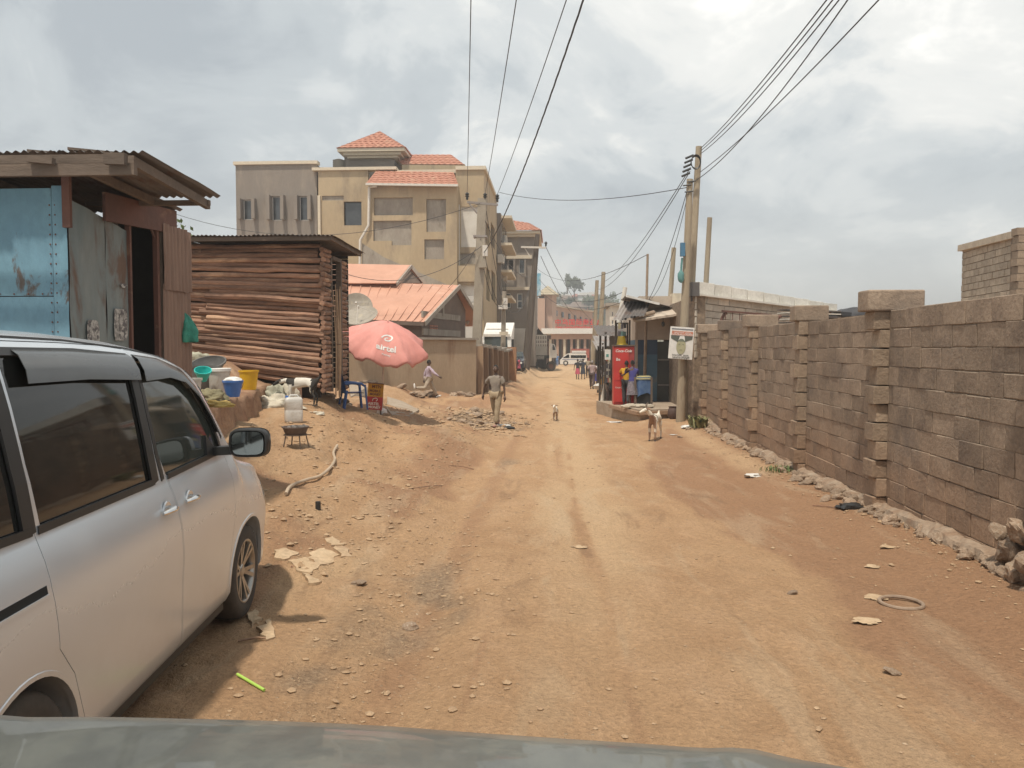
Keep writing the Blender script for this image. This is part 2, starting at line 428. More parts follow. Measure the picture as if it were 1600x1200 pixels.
def ground_mat():
 m = bpy.data.materials.new('laterite_earth'); m.use_nodes = True; t = m.node_tree; L = t.links.new
 bs = t.nodes['Principled BSDF']; bs.inputs['Roughness'].default_value = .93; bs.inputs['Specular IOR Level'].default_value = .25
 g = N(t, 'ShaderNodeNewGeometry'); at = N(t, 'ShaderNodeAttribute', attribute_name='soil')
 sp = N(t, 'ShaderNodeSeparateColor'); L(at.outputs['Color'], sp.inputs[0])
 def noise_(s, d=6, r=.6, off=(0, 0, 0), st=(1, 1, 1), dist=.2):
  mp = N(t, 'ShaderNodeMapping'); mp.inputs['Location'].default_value = off; mp.inputs['Scale'].default_value = st
  L(g.outputs['Position'], mp.inputs[0])
  n = N(t, 'ShaderNodeTexNoise', inp={'Scale': s, 'Detail': d, 'Roughness': r, 'Distortion': dist}); L(mp.outputs[0], n.inputs['Vector']); return n.outputs['Fac']
 def mr(src, a, b, c=0., d=1., sm=True):
  n = N(t, 'ShaderNodeMapRange', inp={'From Min': a, 'From Max': b, 'To Min': c, 'To Max': d})
  if sm: n.interpolation_type = 'SMOOTHSTEP'
  L(src, n.inputs[0]); return n.outputs[0]
 def mul(a, b):
  n = N(t, 'ShaderNodeMath', operation='MULTIPLY'); L(a, n.inputs[0])
  if isinstance(b, float): n.inputs[1].default_value = b
  else: L(b, n.inputs[1])
  return n.outputs[0]
 def add(a, b, k=1.0):
  n = N(t, 'ShaderNodeMath', operation='MULTIPLY_ADD', inp={1: k}); L(b, n.inputs[0]); L(a, n.inputs[2]); return n.outputs[0]
 def mix(f, a, b):
  n = N(t, 'ShaderNodeMix', data_type='RGBA'); L(f, n.inputs[0])
  if isinstance(a, tuple): n.inputs[6].default_value = (*a, 1)
  else: L(a, n.inputs[6])
  if isinstance(b, tuple): n.inputs[7].default_value = (*b, 1)
  else: L(b, n.inputs[7])
  return n.outputs[2]
 patch = noise_(.9, 7, .62); patch2 = noise_(3.3, 7, .65, (3, 7, 0), (1, .6, 1)); fine = noise_(28, 6, .72, (1, 1, 1)); grit = noise_(120, 3, .6); streak = noise_(1.3, 6, .6, (9, 2, 0), (1.8, .35, 1), .5)
 c = mix(mr(patch, .35, .65), (.480, .302, .170), (.425, .258, .142))
 c = mix(mr(patch2, .45, .68), c, (.505, .320, .186))
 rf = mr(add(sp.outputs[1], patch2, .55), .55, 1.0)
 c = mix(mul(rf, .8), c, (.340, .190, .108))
 pf = mr(add(sp.outputs[2], patch, .7), .75, 1.25)
 c = mix(mul(pf, .75), c, (.56, .385, .230))
 ps = mr(streak, .52, .66); c = mix(mul(ps, .28), c, (.58, .445, .30))
 gf = mr(add(sp.outputs[0], patch2, .5), .5, .95)
 gc = mix(mr(fine, .4, .62), (.19, .135, .092), (.33, .245, .165))
 c = mix(mul(gf, .85), c, gc)
 dk = mr(noise_(1.1, 6, .62, (20, 4, 0), (1.6, .45, 1), .8), .57, .7); c = mix(mul(dk, .45), c, (.235, .14, .082))
 vo = N(t, 'ShaderNodeTexVoronoi', inp={'Scale': 16.0, 'Randomness': 1.0}); L(g.outputs['Position'], vo.inputs['Vector'])
 vc = mr(vo.outputs['Distance'], .10, .16, 1., 0.); keep = N(t, 'ShaderNodeSeparateColor'); L(vo.outputs['Color'], keep.inputs[0])
 vk = mr(keep.outputs[0], .72, .78); c = mix(mul(mul(vc, vk), .35), c, (.58, .48, .36))
 sc = N(t, 'ShaderNodeVectorMath', operation='SCALE'); L(c, sc.inputs[0]); L(mul(mr(fine, .25, .75, .76, 1.22, False), mr(grit, .25, .75, .88, 1.12, False)), sc.inputs['Scale'])
 L(sc.outputs[0], bs.inputs['Base Color'])
 h = add(mul(fine, .5), patch2, 1.2); h = add(h, grit, .15); h = add(h, vc, .1); h = add(h, streak, .6)
 bp = N(t, 'ShaderNodeBump', inp={'Strength': 1.0, 'Distance': .075}); L(h, bp.inputs['Height']); L(bp.outputs[0], bs.inputs['Normal'])
 return m
ground = build_ground()

# ---- loose stones lying on the ground (stuff), and a helper for stones that can be told apart
M_pebble = mat('pebble', (.41, .285, .175), (.30, .195, .115), scale=9, rough=.9, bscale=60, bump=.3, rnd=.0, c3=(.54, .43, .31), s3=2.2, t3=(.62, .72), coord='World')
M_rock = mat('rock', (.34, .26, .19), (.26, .17, .11), scale=5, rough=.9, bump=.6, bscale=22, rnd=.22, c3=(.45, .37, .28), s3=3)
ico_v = [(0, 0, 1), (.94, 0, .2), (.29, .89, .2), (-.76, .55, .2), (-.76, -.55, .2), (.29, -.89, .2), (.3, .3, -.6), (-.5, 0, -.6), (.3, -.4, -.6)]
ico_f = [(0, 1, 2), (0, 2, 3), (0, 3, 4), (0, 4, 5), (0, 5, 1), (1, 6, 2), (2, 6, 7), (2, 7, 3), (3, 7, 4), (4, 7, 8), (4, 8, 5), (5, 8, 1), (1, 8, 6), (6, 8, 7)]
def scatter(name, n, fn, smin, smax, m, label, cat):
 mb = MB()
 for k in range(n):
  q = fn()
  if q is None: continue
  x, y = q
  s = smin * (smax / smin) ** (rng.random() ** 3.6)
  z = gz(x, y) + s * .15
  an = U(0, 6.28); ca, sa = math.cos(an), math.sin(an); fx, fy, fz = s * U(.7, 1.4), s * U(.6, 1.1), s * U(.35, .75)
  vs = [(x + (vx * fx) * ca - (vy * fy) * sa, y + (vx * fx) * sa + (vy * fy) * ca, z + vz * fz) for vx, vy, vz in ico_v]
  mb.add(vs, ico_f)
 return mb.build(name, m, None, label, cat, kind='stuff')
def g_left():
 y = 2.2 + 7 * rng.random() ** 1.3; x = -1.35 + .3 * math.sin(y * .35) + rng.gauss(0, .38); return x, y
def g_road():
 y = 2.0 + 24 * rng.random() ** 1.5; return U(-2.6, 3.4), y
def g_rub():
 return rng.gauss(-2.1, .75), rng.gauss(22.2, 1.6)
def g_bank():
 y = U(6, 20); return U(-4.4, -1.6), y
def g_wallfoot():
 y = U(4.5, 23); return wall_x(y) - abs(rng.gauss(.18, .2)) - .05, y
scatter('gutter_gravel', 2000, g_left, .005, .03, M_pebble, 'pale and grey gravel scattered along the left gutter beside the silver van', 'gravel')
scatter('road_pebbles', 3600, g_road, .003, .026, M_pebble, 'small loose pebbles scattered over the open dirt road', 'gravel')
scatter('rubble_gravel', 1500, g_rub, .02, .10, M_pebble, 'heap of broken stone chips beside the walking man', 'rubble')
scatter('bank_gravel', 4200, g_bank, .008, .045, M_pebble, 'loose gravel on the left earth bank below the log shed', 'gravel')
scatter('wall_foot_gravel', 1500, g_wallfoot, .008, .04, M_pebble, 'crumbled stone and grit along the foot of the long block wall', 'gravel')
def rock_mesh(seed, nu=15, nv=10):
 mb = MB(); mb.blob((0, 0, 0), (1, .8, .6), seed, .55, nu, nv, fr=1.3)
 mb.v = [tuple(Vector(v) * (1 + .13 * mnoise.noise(Vector(v) * 4 + Vector((seed, 0, 3))))) for v in mb.v]
 me = mb.mesh('stone', M_rock)
 for p in me.polygons: p.use_smooth = False
 return me
ROCKS = [rock_mesh(s * 3.7) for s in range(7)]

# ---- earth terrace on the left, with its cut front
M_terr = mat('terrace_earth', (.33, .20, .12), (.24, .13, .075), scale=2.2, rough=.95, bump=.7, bscale=12, c3=(.42, .29, .19), s3=1.2, coord='World', bd=.04)
def terrace():
 edge = [(-4.25, 5.5), (-4.28, 7.0), (-4.32, 8.4), (-4.42, 9.6), (-4.50, 10.4), (-4.68, 11.3), (-4.82, 12.2), (-5.0, 13.0), (-5.15, 13.6), (-5.3, 14.4)]
 top = [1.08, 1.1, 1.1, 1.1, 1.1, 1.1, 1.11, 1.13, 1.15, 1.17]
 pts = []
 for i in range(len(edge) - 1):
  for k in range(7):
   t = k / 7; pts.append((edge[i][0] + (edge[i + 1][0] - edge[i][0]) * t, edge[i][1] + (edge[i + 1][1] - edge[i][1]) * t, top[i] + (top[i + 1] - top[i]) * t))
 vs = []; prof = [(.16, -.75), (.10, -.45), (.05, -.22), (.03, -.08), (.0, -.01), (-.08, .0), (-.3, .01), (-.7, .03), (-1.3, .04), (-2.2, .05), (-3.6, .05), (-5.5, .1)]
 for (x, y, z) in pts:
  for k, (dx, dz) in enumerate(prof):
   j = (.06 if k < 5 else .03) * fbm(y * 1.5 + k * .35, k * 1.3, 1.6, 4.0, 3)
   vs.append((x + dx + j + (.05 * nz(y, k, 3.3) if k < 5 else 0), y, z + dz + (.05 * fbm(x + dx, y, 1.7, 3, 3) if k > 3 else 0) + .42 * ss(-5.25, -6.1, x + dx) * ss(12.5, 13.7, y)))
 n = len(prof); mb = MB(); fs = []
 for i in range(len(pts) - 1):
  for k in range(n - 1): a = i * n + k; fs.append((a, a + n, a + n + 1, a + 1))
 mb.add(vs, fs, 0, True)
 return mb.build('earth_terrace', M_terr, None, kind='structure', sharp=False)
terrace()
# ------------------------------------------------------------------ long block wall on the right
M_block = mat('grey_block', (.30, .228, .168), (.22, .165, .12), scale=2.6, rough=.95, bump=.75, bscale=26, rnd=.16, c3=(.17, .125, .095), s3=1.3, t3=(.52, .72), bd=.015, stain=((.16, .125, .10), (.30, .185, .115)))
M_blockpale = mat('pale_block', (.47, .40, .31), (.38, .31, .235), scale=3, rough=.95, bump=.7, bscale=24, rnd=.12, c3=(.30, .24, .18), s3=2, bd=.015)
M_blocktan = mat('tan_block', (.325, .245, .175), (.25, .185, .13), scale=3, rough=.95, bump=.9, bscale=24, rnd=.16, c3=(.22, .16, .11), s3=2, bd=.015, stain=((.22, .165, .12), (.30, .185, .115)))
M_mortar = mat('mortar', (.30, .225, .16), (.17, .125, .09), scale=8, rough=.97, bump=.6, bscale=40)
def block_mesh(name, m, l, h, d, seed):
 """one concrete block, centred, with worn edges (44 triangles)"""
 r = random.Random(seed); bm = bmesh.new(); bmesh.ops.create_cube(bm, size=1)
 for v in bm.verts:
  v.co.x *= l; v.co.y *= d; v.co.z *= h
  v.co += Vector((r.uniform(-.006, .006), r.uniform(-.004, .004), r.uniform(-.005, .005)))
 bmesh.ops.bevel(bm, geom=bm.edges[:], offset=.006, segments=1, affect='EDGES', profile=.5)
 for v in bm.verts: v.co += Vector((r.uniform(-.003, .003), r.uniform(-.003, .003), r.uniform(-.003, .003)))
 me = bpy.data.meshes.new(name); bm.to_mesh(me); bm.free(); me.materials.append(m); return me
def wall_run(root, p0, p1, ztop, zbot, courses, bl, depth, m, name='block', first=(0, 0), gaps=0.0, limit=10 ** 9, meshes=None, jit=.006, side=1, order=None):
 """courses of single blocks from p0 to p1; side=+1 puts faces toward the left of the direction"""
 p0 = Vector((p0[0], p0[1], 0)); p1 = Vector((p1[0], p1[1], 0)); d = p1 - p0; Ln = d.length; t = d.normalized(); n_ = Vector((-t.y, t.x, 0)) * side
 rz = math.atan2(t.y, t.x); ch = (ztop - zbot) / courses; org = ORIG[root.name]
 out = []
 for c in range(courses):
  x = -(bl * (.5 if c % 2 else 0)) + U(-.03, .03)
  while x < Ln - .03:
   l = bl * U(.86, 1.1)
   a, b = max(0, x), min(Ln, x + l)
   if b - a > .05:
    out.append((a, b, zbot + ch * c, zbot + ch * (c + 1)))
   x += l
 res = []
 for a, b, z0, z1 in out:
  l = b - a; me = rng.choice(meshes)
  o = bpy.data.objects.new(name, me); COL.objects.link(o); o.parent = root
  c = p0 + t * ((a + b) / 2) + n_ * U(-jit, jit)
  o.location = Vector((c.x, c.y, (z0 + z1) / 2)) - org
  bx = me['lx']
  o.scale = ((l - .006) / bx, 1, (z1 - z0 - .006) / me['lz'])
  o.rotation_euler = (0, 0, rz + U(-.006, .006))
  res.append(o)
 return res
def mk_blocks(name, m, l, h, d, n=6):
 ms = []
 for i in range(n):
  me = block_mesh(name, m, l, h, d, 100 + i * 7); me['lx'] = l; me['lz'] = h; ms.append(me)
 return ms
PILY = [2.65, 5.75, 9.0, 12.1, 15.3, 18.3, 21.2]
def long_wall():
 y0, y1 = 2.85, 23.7
 root = thing('block_wall', 'long weathered grey concrete block wall running down the right side of the dirt road', 'wall', (wall_x(12), 12, 0))
 core = MB()
 t = Vector((.029, 1, 0)).normalized()
 ztop = 2.23; zbot = .02
 core.prism([(wall_x(y0) + .014, y0, -.6), (wall_x(y0) + .17, y0, -.6), (wall_x(y0) + .17, y0, ztop - .02), (wall_x(y0) + .014, y0, ztop - .02)], (0, y0, 0), (wall_x(y1) - wall_x(y0), y1, 0))
 core.build('mortar_core', M_mortar, root)
 bl = mk_blocks('block', M_block, .44, .2, .2)
 near = []
 cut = 15.45
 segs = []
 for a, b in zip(PILY, PILY[1:] + [y1]):
  segs.append((a + .14, b - .14 if b != y1 else b))
 segs[-1] = (PILY[-1] + .14, y1)
 tops = [2.27, 2.23, 2.20, 2.22, 2.25, 2.27, 2.24]
 far = MB()
 cnt = 0
 for k, (a, b) in enumerate(segs):
  if k == 0: a = 2.85
  zb = min(gz(wall_x(a) - .3, a), gz(wall_x(b) - .3, b)) - .05
  nco = 12 if k > 1 else 11
  if b < cut:
   rs = wall_run(root, (wall_x(a) + .1, a), (wall_x(b) + .1, b), tops[k], zb, nco, .44, .2, M_block, meshes=bl, jit=.005)
   cnt += len(rs)
  else:
   Ln = b - a; ch = (tops[k] - zb) / nco
   for c in range(nco):
    x = a - (.22 if c % 2 else 0)
    while x < b:
     l = .44 * U(.9, 1.1); s, e = max(a, x), min(b, x + l)
     if e - s > .05: far.box((wall_x((s + e) / 2) + .1 + U(-.008, .008), (s + e) / 2, zb + ch * (c + .5)), (.2, e - s - .014, ch - .013), rz=-.029)
     x += l
 o = far.build('far_blocks', M_block, root, kind='stuff')
 pm = mk_blocks('pillar_block', M_blocktan, .26, .2, .24, 5)
 hb = mk_blocks('pillar_block', M_blocktan, .24, .2, .2, 4)
 for k, y in enumerate(PILY):
  if y < 4: continue
  zb = gz(wall_x(y) - .4, y) - .05; nco = 11; ch = (2.22 - zb) / nco
  for c in range(nco):
   proud = (c + k) % 2 == 0
   me = rng.choice(pm if proud else hb)
   o = bpy.data.objects.new('pillar_block', me); COL.objects.link(o); o.parent = root
   xo = wall_x(y) - (.04 if proud else .012) + U(-.012, .012)
   o.location = Vector((xo, y + U(-.02, .02), zb + ch * (c + .5))) - ORIG[root.name]
   o.rotation_euler = (U(-.02, .02), U(-.02, .02), R(90) + U(-.05, .05))
   o.scale = (U(.9, 1.05), U(.9, 1.05), (ch - .012) / .2)
  cp = MB(); cp.box((wall_x(y) + .06, y, 2.335), (.62 if k % 2 == 0 else .5, .30, .235), rz=U(-.05, .05))
  oc = cp.build('cap_stone', M_block, root)
  mod = oc.modifiers.new('b', 'BEVEL'); mod.width = .018; mod.segments = 2
 return root
long_wall()
def footing():
 root = thing('stone_footing', 'uneven rubble stone footing along the foot of the long block wall', 'footing', (wall_x(12) - .1, 12, 0))
 mb = MB(); pts = []
 y = 4.2
 while y < 20.5:
  pts.append(y); y += .12
 prof = [(-.26, -.12), (-.20, .02), (-.15, .09), (-.04, .12), (.03, .12)]
 vs = []; fs = []
 for y in pts:
  k0 = .55 + .9 * abs(nz(y, 1, .9)) ; g = gz(wall_x(y) - .3, y)
  for i, (dx, dz) in enumerate(prof): vs.append((wall_x(y) + dx * (1 if i > 2 else k0) + .035 * nz(y, i, 3.1), y, g + dz * k0 * 1.1 + .03 * nz(y, i, 4.7, 3)))
 n = len(prof)
 for i in range(len(pts) - 1):
  for k in range(n - 1): a = i * n + k; fs.append((a, a + 1, a + n + 1, a + n))
 mb.add(vs, fs, 0, False); mb.build('mortar_bed', M_rock, root)
 y = 4.6; k = 0
 while y < 20.5:
  o = bpy.data.objects.new('stone', rng.choice(ROCKS)); COL.objects.link(o); o.parent = root
  s = U(.03, .09); x = wall_x(y) - U(.08, .28)
  o.location = Vector((x, y, gz(x, y) + s * .35)) - ORIG[root.name]
  o.scale = (s * U(.9, 1.3), s * U(.8, 1.2), s * U(.8, 1.2)); o.rotation_euler = (U(-.5, .5), U(-.5, .5), U(0, 6))
  y += U(.07, .17); k += 1
footing()
for k, (px, py, Y, s) in enumerate([(1565, 885, 6.2, .12), (1592, 855, 6.1, .14), (1588, 890, 5.9, .12), (1602, 822, 6.0, .12), (1578, 825, 6.25, .09), (1612, 870, 5.7, .16)]):
 p = P(px, py, Y)
 o = raw_obj('boulder', ROCKS[k]); o.location = (min(p.x, wall_x(Y) - .12), Y, max(gz(p.x, Y) + .02, min(p.z, .75)) - .05); o.scale = (s, s * .9, s)
 o.rotation_euler = (U(0, 1), U(0, 1), U(0, 6))
 tagit(o, 'rough brown boulder heaped against the nearest pillar of the long wall', 'boulder', 'boulders heaped against the nearest wall pillar')
# ------------------------------------------------------------------ buildings on the left
M_tan = mat('tan_render', (.43, .335, .215), (.375, .285, .18), scale=.35, rough=.9, bump=.15, bscale=8, c3=(.29, .225, .155), s3=.6, t3=(.5, .68), stretch=(1, 1, .35), fine=.08)
M_grey = mat('grey_render', (.235, .20, .17), (.20, .17, .145), scale=.4, rough=.9, bump=.15, bscale=8, c3=(.29, .24, .19), s3=.6, t3=(.5, .7), stretch=(1, 1, .35), fine=.08)
M_cem = mat('bare_cement', (.33, .29, .24), (.27, .23, .19), scale=1.2, rough=.95, bump=.3, bscale=10, c3=(.20, .165, .13), s3=1.0, stretch=(1, 1, .4), fine=.15)
M_white = mat('whitewash', (.62, .59, .53), (.54, .50, .44), scale=1, rough=.85, fine=.08, c3=(.42, .36, .28), s3=1.2, t3=(.58, .8))
M_cream = flat('cream_trim', (.60, .52, .40), .8)
M_dark = flat('dark_void', (.022, .02, .018), .9)
M_glassd = mat('window_glass', (.05, .055, .06), (.03, .032, .036), scale=2, rough=.12, fine=0, spec=.8)
M_frame = flat('white_frame', (.66, .64, .60), .5)
M_tile = mat('roof_tile', (.44, .20, .135), (.36, .155, .10), scale=2.4, rough=.85, bump=.2, bscale=9, c3=(.47, .28, .19), s3=1.4, fine=.18)
M_pinkroof = mat('pink_iron_roof', (.56, .30, .205), (.50, .26, .175), scale=.8, rough=.55, fine=.06, c3=(.60, .36, .26), s3=.7, bscale=3)
M_brownwall = mat('brown_wall', (.175, .125, .095), (.14, .10, .078), scale=1.5, rough=.9, fine=.15)
M_pipe = flat('white_pipe', (.62, .58, .52), .5)

def rect(px0, py0, px1, py1, Y):
 a = P(px0, py0, Y); b = P(px1, py1, Y); return a.x, b.z, b.x, a.z     # x0, z0, x1, z1
def facade(mb, x0, z0, x1, z1, Y, holes, th=.35, mi=0):
 """a wall facing -Y with real openings (cells between them), th thick behind Y"""
 xs = sorted({x0, x1, *[min(max(h[0], x0), x1) for h in holes], *[min(max(h[2], x0), x1) for h in holes]})
 zs = sorted({z0, z1, *[min(max(h[1], z0), z1) for h in holes], *[min(max(h[3], z0), z1) for h in holes]})
 for i in range(len(xs) - 1):
  run = None
  for j in range(len(zs) - 1):
   cx, cz = (xs[i] + xs[i + 1]) / 2, (zs[j] + zs[j + 1]) / 2
   hit = any(h[0] < cx < h[2] and h[1] < cz < h[3] for h in holes)
   if hit:
    if run is not None: mb.b2(xs[i], Y, run, xs[i + 1], Y + th, zs[j], mi); run = None
   elif run is None: run = zs[j]
  if run is not None: mb.b2(xs[i], Y, run, xs[i + 1], Y + th, z1, mi)
def window(root, x0, z0, x1, z1, Y, fr=.06, depth=.12, bars=0, m=None, glass=None, vb=0, name='window'):
 f = MB(); d = .06
 f.b2(x0, Y + depth, z0, x0 + fr, Y + depth + d, z1); f.b2(x1 - fr, Y + depth, z0, x1, Y + depth + d, z1)
 f.b2(x0 + fr, Y + depth, z0, x1 - fr, Y + depth + d, z0 + fr); f.b2(x0 + fr, Y + depth, z1 - fr, x1 - fr, Y + depth + d, z1)
 for k in range(bars):
  zc = z0 + (z1 - z0) * (k + 1) / (bars + 1); f.b2(x0 + fr, Y + depth, zc - fr / 2, x1 - fr, Y + depth + d, zc + fr / 2)
 for k in range(vb):
  xc = x0 + (x1 - x0) * (k + 1) / (vb + 1); f.b2(xc - fr / 2, Y + depth + .001, z0 + fr, xc + fr / 2, Y + depth + d - .001, z1 - fr)
 o = f.build(name, m or M_frame, root)
 p = MB(); p.b2(x0 + fr * .5, Y + depth + d * .5, z0 + fr * .5, x1 - fr * .5, Y + depth + d * .5 + .01, z1 - fr * .5)
 p.build('pane', glass or M_glassd, o)
 return o
def tile_slope(mb, a, b, c, d, rows, mi=0, lift=.05, cols=0):
 """stepped courses of tiles on the quad a-b (eave) to d-c (ridge)"""
 a, b, c, d = map(Vector, (a, b, c, d)); n = (b - a).cross(d - a)
 n = n.normalized() if n.length else Vector((0, 0, 1))
 if n.z < 0: n = -n
 for r_ in range(rows):
  t0, t1 = r_ / rows, min(1, (r_ + 1.12) / rows)
  p0, p1 = a.lerp(d, t0), b.lerp(c, t0); q0, q1 = a.lerp(d, t1), b.lerp(c, t1)
  L_ = (p1 - p0).length; k = max(1, int(L_ / .42))
  if not cols:
   mb.add([p0 + n * lift, p1 + n * lift, q1, q0, p0, p1], [(0, 1, 2, 3), (4, 5, 1, 0)], mi)
   continue
  vs = []; fs = []
  for i in range(k * 2 + 1):
   t = i / (k * 2); up = lift * (1.9 if i % 2 else .8)
   vs += [p0.lerp(p1, t), p0.lerp(p1, t) + n * up, q0.lerp(q1, t) + n * up * .45]
  for i in range(k * 2):
   o = i * 3; fs += [(o, o + 3, o + 4, o + 1), (o + 1, o + 4, o + 5, o + 2)]
  mb.add(vs, fs, mi)
def hip(mb, x0, x1, y0, y1, z, h, rows, ridge=0.0, cols=1):
 cx, cy = (x0 + x1) / 2, (y0 + y1) / 2
 ra = (cx - ridge / 2, cy, z + h); rb = (cx + ridge / 2, cy, z + h)
 tile_slope(mb, (x0, y0, z), (x1, y0, z), rb, ra, rows, cols=cols)
 tile_slope(mb, (x1, y0, z), (x1, y1, z), rb, rb, rows, cols=cols)
 tile_slope(mb, (x1, y1, z), (x0, y1, z), ra, rb, rows, cols=cols)
 tile_slope(mb, (x0, y1, z), (x0, y0, z), ra, ra, rows, cols=cols)
 mb.add([(x0, y0, z), (x1, y0, z), (x1, y1, z), (x0, y1, z)], [(3, 2, 1, 0)])

def big_building():
 Y = 55.0
 root = thing('apartment_block', 'large tan and grey building with red tiled roofs rising behind the pink roofed house', 'building', (P(600, 400, Y).x, Y + 6, .5))
 G = .3
 x0, _, x1, zt = rect(368, 258, 496, 380, Y)
 H = [rect(379, 312, 396, 343, Y), rect(424, 306.5, 441, 344, Y), rect(467, 306.5, 483, 344, Y)]
 mb = MB(); facade(mb, x0, G, x1, zt, Y, H); mb.b2(x0, Y + .36, G, x0 + .3, Y + 14, zt - .02); mb.b2(x0 + .3, Y + .35, zt - .3, x1, Y + 14, zt - .03)
 mb.build('grey_wing_wall', M_grey, root)
 cp = MB(); cp.b2(x0 - .12, Y - .15, zt, x1 + .1, Y + .5, zt + .22); cp.build('coping', M_cream, root)
 for h in H: window(root, *h, Y, fr=.05, depth=.2)
 for h in H:
  for xa in (h[0] - .24, h[2]):
   f = MB(); f.b2(xa, Y - .42, h[1] - (.0), xa + .24, Y - .003, h[3] + .02); f.build('window_fin', M_grey, root)
 Ym = Y - .25
 x0, _, x1, zt = rect(497, 267, 576, 380, Ym)
 hh = rect(537, 315, 565, 352, Ym)
 mb = MB(); facade(mb, x0, G, x1, zt, Ym, [hh, rect(503, 306, 537, 313, Ym)]); mb.b2(x0 - .03, Ym + .35, G, x0 + .3, Y + 10, zt - .02)
 mb.build('tan_wall', M_tan, root)
 cp = MB(); cp.b2(x0 - .4, Ym - .18, zt, P(620, 262, Ym).x, Ym + .6, zt + .2); cp.build('coping', M_cream, root)
 window(root, *hh, Ym, fr=.05, depth=.22, m=M_dark)
 r_ = rect(503, 306, 537, 313, Ym); b = MB(); b.b2(r_[0], Ym + .1, r_[1], r_[2], Ym + .3, r_[3]); b.build('recess_panel', M_cem, root)
 r_ = rect(497, 306, 502.5, 420, Ym); b = MB(); b.b2(r_[0], Ym - .16, r_[1], r_[2], Ym - .003, r_[3]); b.build('cream_column', M_cream, root)
 Yb = Y - 2.2
 x0, _, x1, zt = rect(572, 287, 714, 380, Yb)
 RH = [rect(584, 309, 645, 336, Yb), rect(583, 345, 643, 376, Yb), rect(612, 376, 643, 383, Yb), rect(666, 311, 697, 362, Yb), rect(663, 374, 694, 405, Yb)]
 mb = MB(); facade(mb, x0, G, x1, zt, Yb, RH); mb.b2(x0, Yb + .35, G, x0 + .3, Ym - .01, zt - .01); mb.b2(x1 - .3, Yb + .35, G, x1, Y + 2, zt - .01)
 mb.build('bay_wall', M_tan, root)
 for k, h in enumerate(RH):
  b = MB(); b.b2(h[0], Yb + (.2 if k != 2 else .17), h[1], h[2], Yb + .34, h[3]); b.build('infill_panel', M_cem, root)
 b = MB(); tri = [P(566, 380, Yb), P(566, 470, Yb), P(716, 470, Yb), P(716, 452, Yb), P(690, 441, Yb), P(600, 402, Yb)]
 b.prism([(p.x, Yb - .05, p.z) for p in tri], (0, Yb - .05, 0), (0, Yb - .004, 0)); b.build('unpainted_band', M_cem, root)
 a = P(572, 287, Yb - .5); bq = P(716, 289, Yb - .5); c = P(709, 270, Yb + 2.0); d = P(588, 267, Yb + 2.0)
 b = MB(); tile_slope(b, a, bq, c, d, 7, cols=1); b.add([a, bq, c, d], [(0, 3, 2, 1)]); b.add([d, c, (c.x, c.y, c.z - 1.2), (d.x, d.y, d.z - 1.2)], [(0, 1, 2, 3)]); b.build('bay_roof', M_tile, root)
 g = MB(); g.beam((a.x, a.y - .08, a.z - .05), (bq.x, bq.y - .08, bq.z - .05), .16, .14); g.build('gutter', M_pipe, root)
 pts = [P(588, 291, Yb - .45), P(577, 293, Yb - .2), P(576, 352, Yb - .2), P(563, 375, Yb - .2), P(562, 430, Yb - .2)]
 g = MB(); g.tube(pts, .09, 8); g.build('downpipe', M_pipe, root)
 Yc = Y - 1.0
 x0, _, x1, zt = rect(712, 266, 756, 380, Yc)
 xl = P(617, 262, Yc).x; zl = P(617, 259, Yc).z
 CH = [rect(720, 323, 747, 386, Yc), rect(719, 396, 745, 412, Yc)]
 ym_end = 66.0
 mb = MB(); facade(mb, x0, G, x1, zt, Yc, CH)
 SH = []
 mb.b2(xl, Yc + 1.0, G + 8, x0, Yc + 1.3, zt)
 def sideface(x, ya, yb, z0, z1, holes, th=.3):
  ys = sorted({ya, yb, *[h[0] for h in holes], *[h[2] for h in holes]}); zs = sorted({z0, z1, *[h[1] for h in holes], *[h[3] for h in holes]})
  for i in range(len(ys) - 1):
   for j in range(len(zs) - 1):
    cy, cz = (ys[i] + ys[i + 1]) / 2, (zs[j] + zs[j + 1]) / 2
    if not any(h[0] < cy < h[2] and h[1] < cz < h[3] for h in holes): mb.b2(x - th, ys[i], zs[j], x, ys[i + 1], zs[j + 1])
 def sd(px0, py0, px1, py1):
  ya = abs(x1 / ((px0 - 867) / 1218)); yb = abs(x1 / ((px1 - 867) / 1218)); ymid = (ya + yb) / 2
  return (ya, P(px0, py1, ymid).z, yb, P(px0, py0, ymid).z)
 holes = [sd(759, 350, 765, 384), sd(767, 352, 773, 386), sd(760, 420, 765, 470), sd(768, 425, 774, 470)]
 sideface(x1, Yc + .35, ym_end, G, zt, holes)
 mb.build('corner_wall', M_tan, root)
 for h in holes:
  b = MB(); b.b2(x1 - .28, h[0], h[1], x1 - .2, h[2], h[3]); w = b.build('side_window', M_glassd, root)
 cp = MB(); cp.b2(xl, Yc + .8, zt, x0, Yc + 1.5, zt + .25); cp.b2(x0, Yc - .15, zt, x1 + .15, Yc + 1.5, zt + .25); cp.b2(x1 - .4, Yc + 1.5, zt, x1 + .15, ym_end, zt + .25); cp.build('coping', M_cream, root)
 for k, h in enumerate(CH): b = MB(); b.b2(h[0], Yc + .12, h[1], h[2], Yc + .3, h[3]); b.build('infill_panel', M_white if k == 0 else M_cem, root)
 b = MB(); r_ = rect(714, 415, 747, 440, Yc - 1.0); b.b2(r_[0], Yc - 1.0, r_[1], r_[2], Yc - .85, r_[3]); b.b2(r_[2] - .15, Yc - .85, r_[1], r_[2], Yc - .01, r_[3]); b.b2(r_[0], Yc - .85, r_[1] - .2, r_[2], Yc - .01, r_[1]); b.build('balcony', M_tan, root)
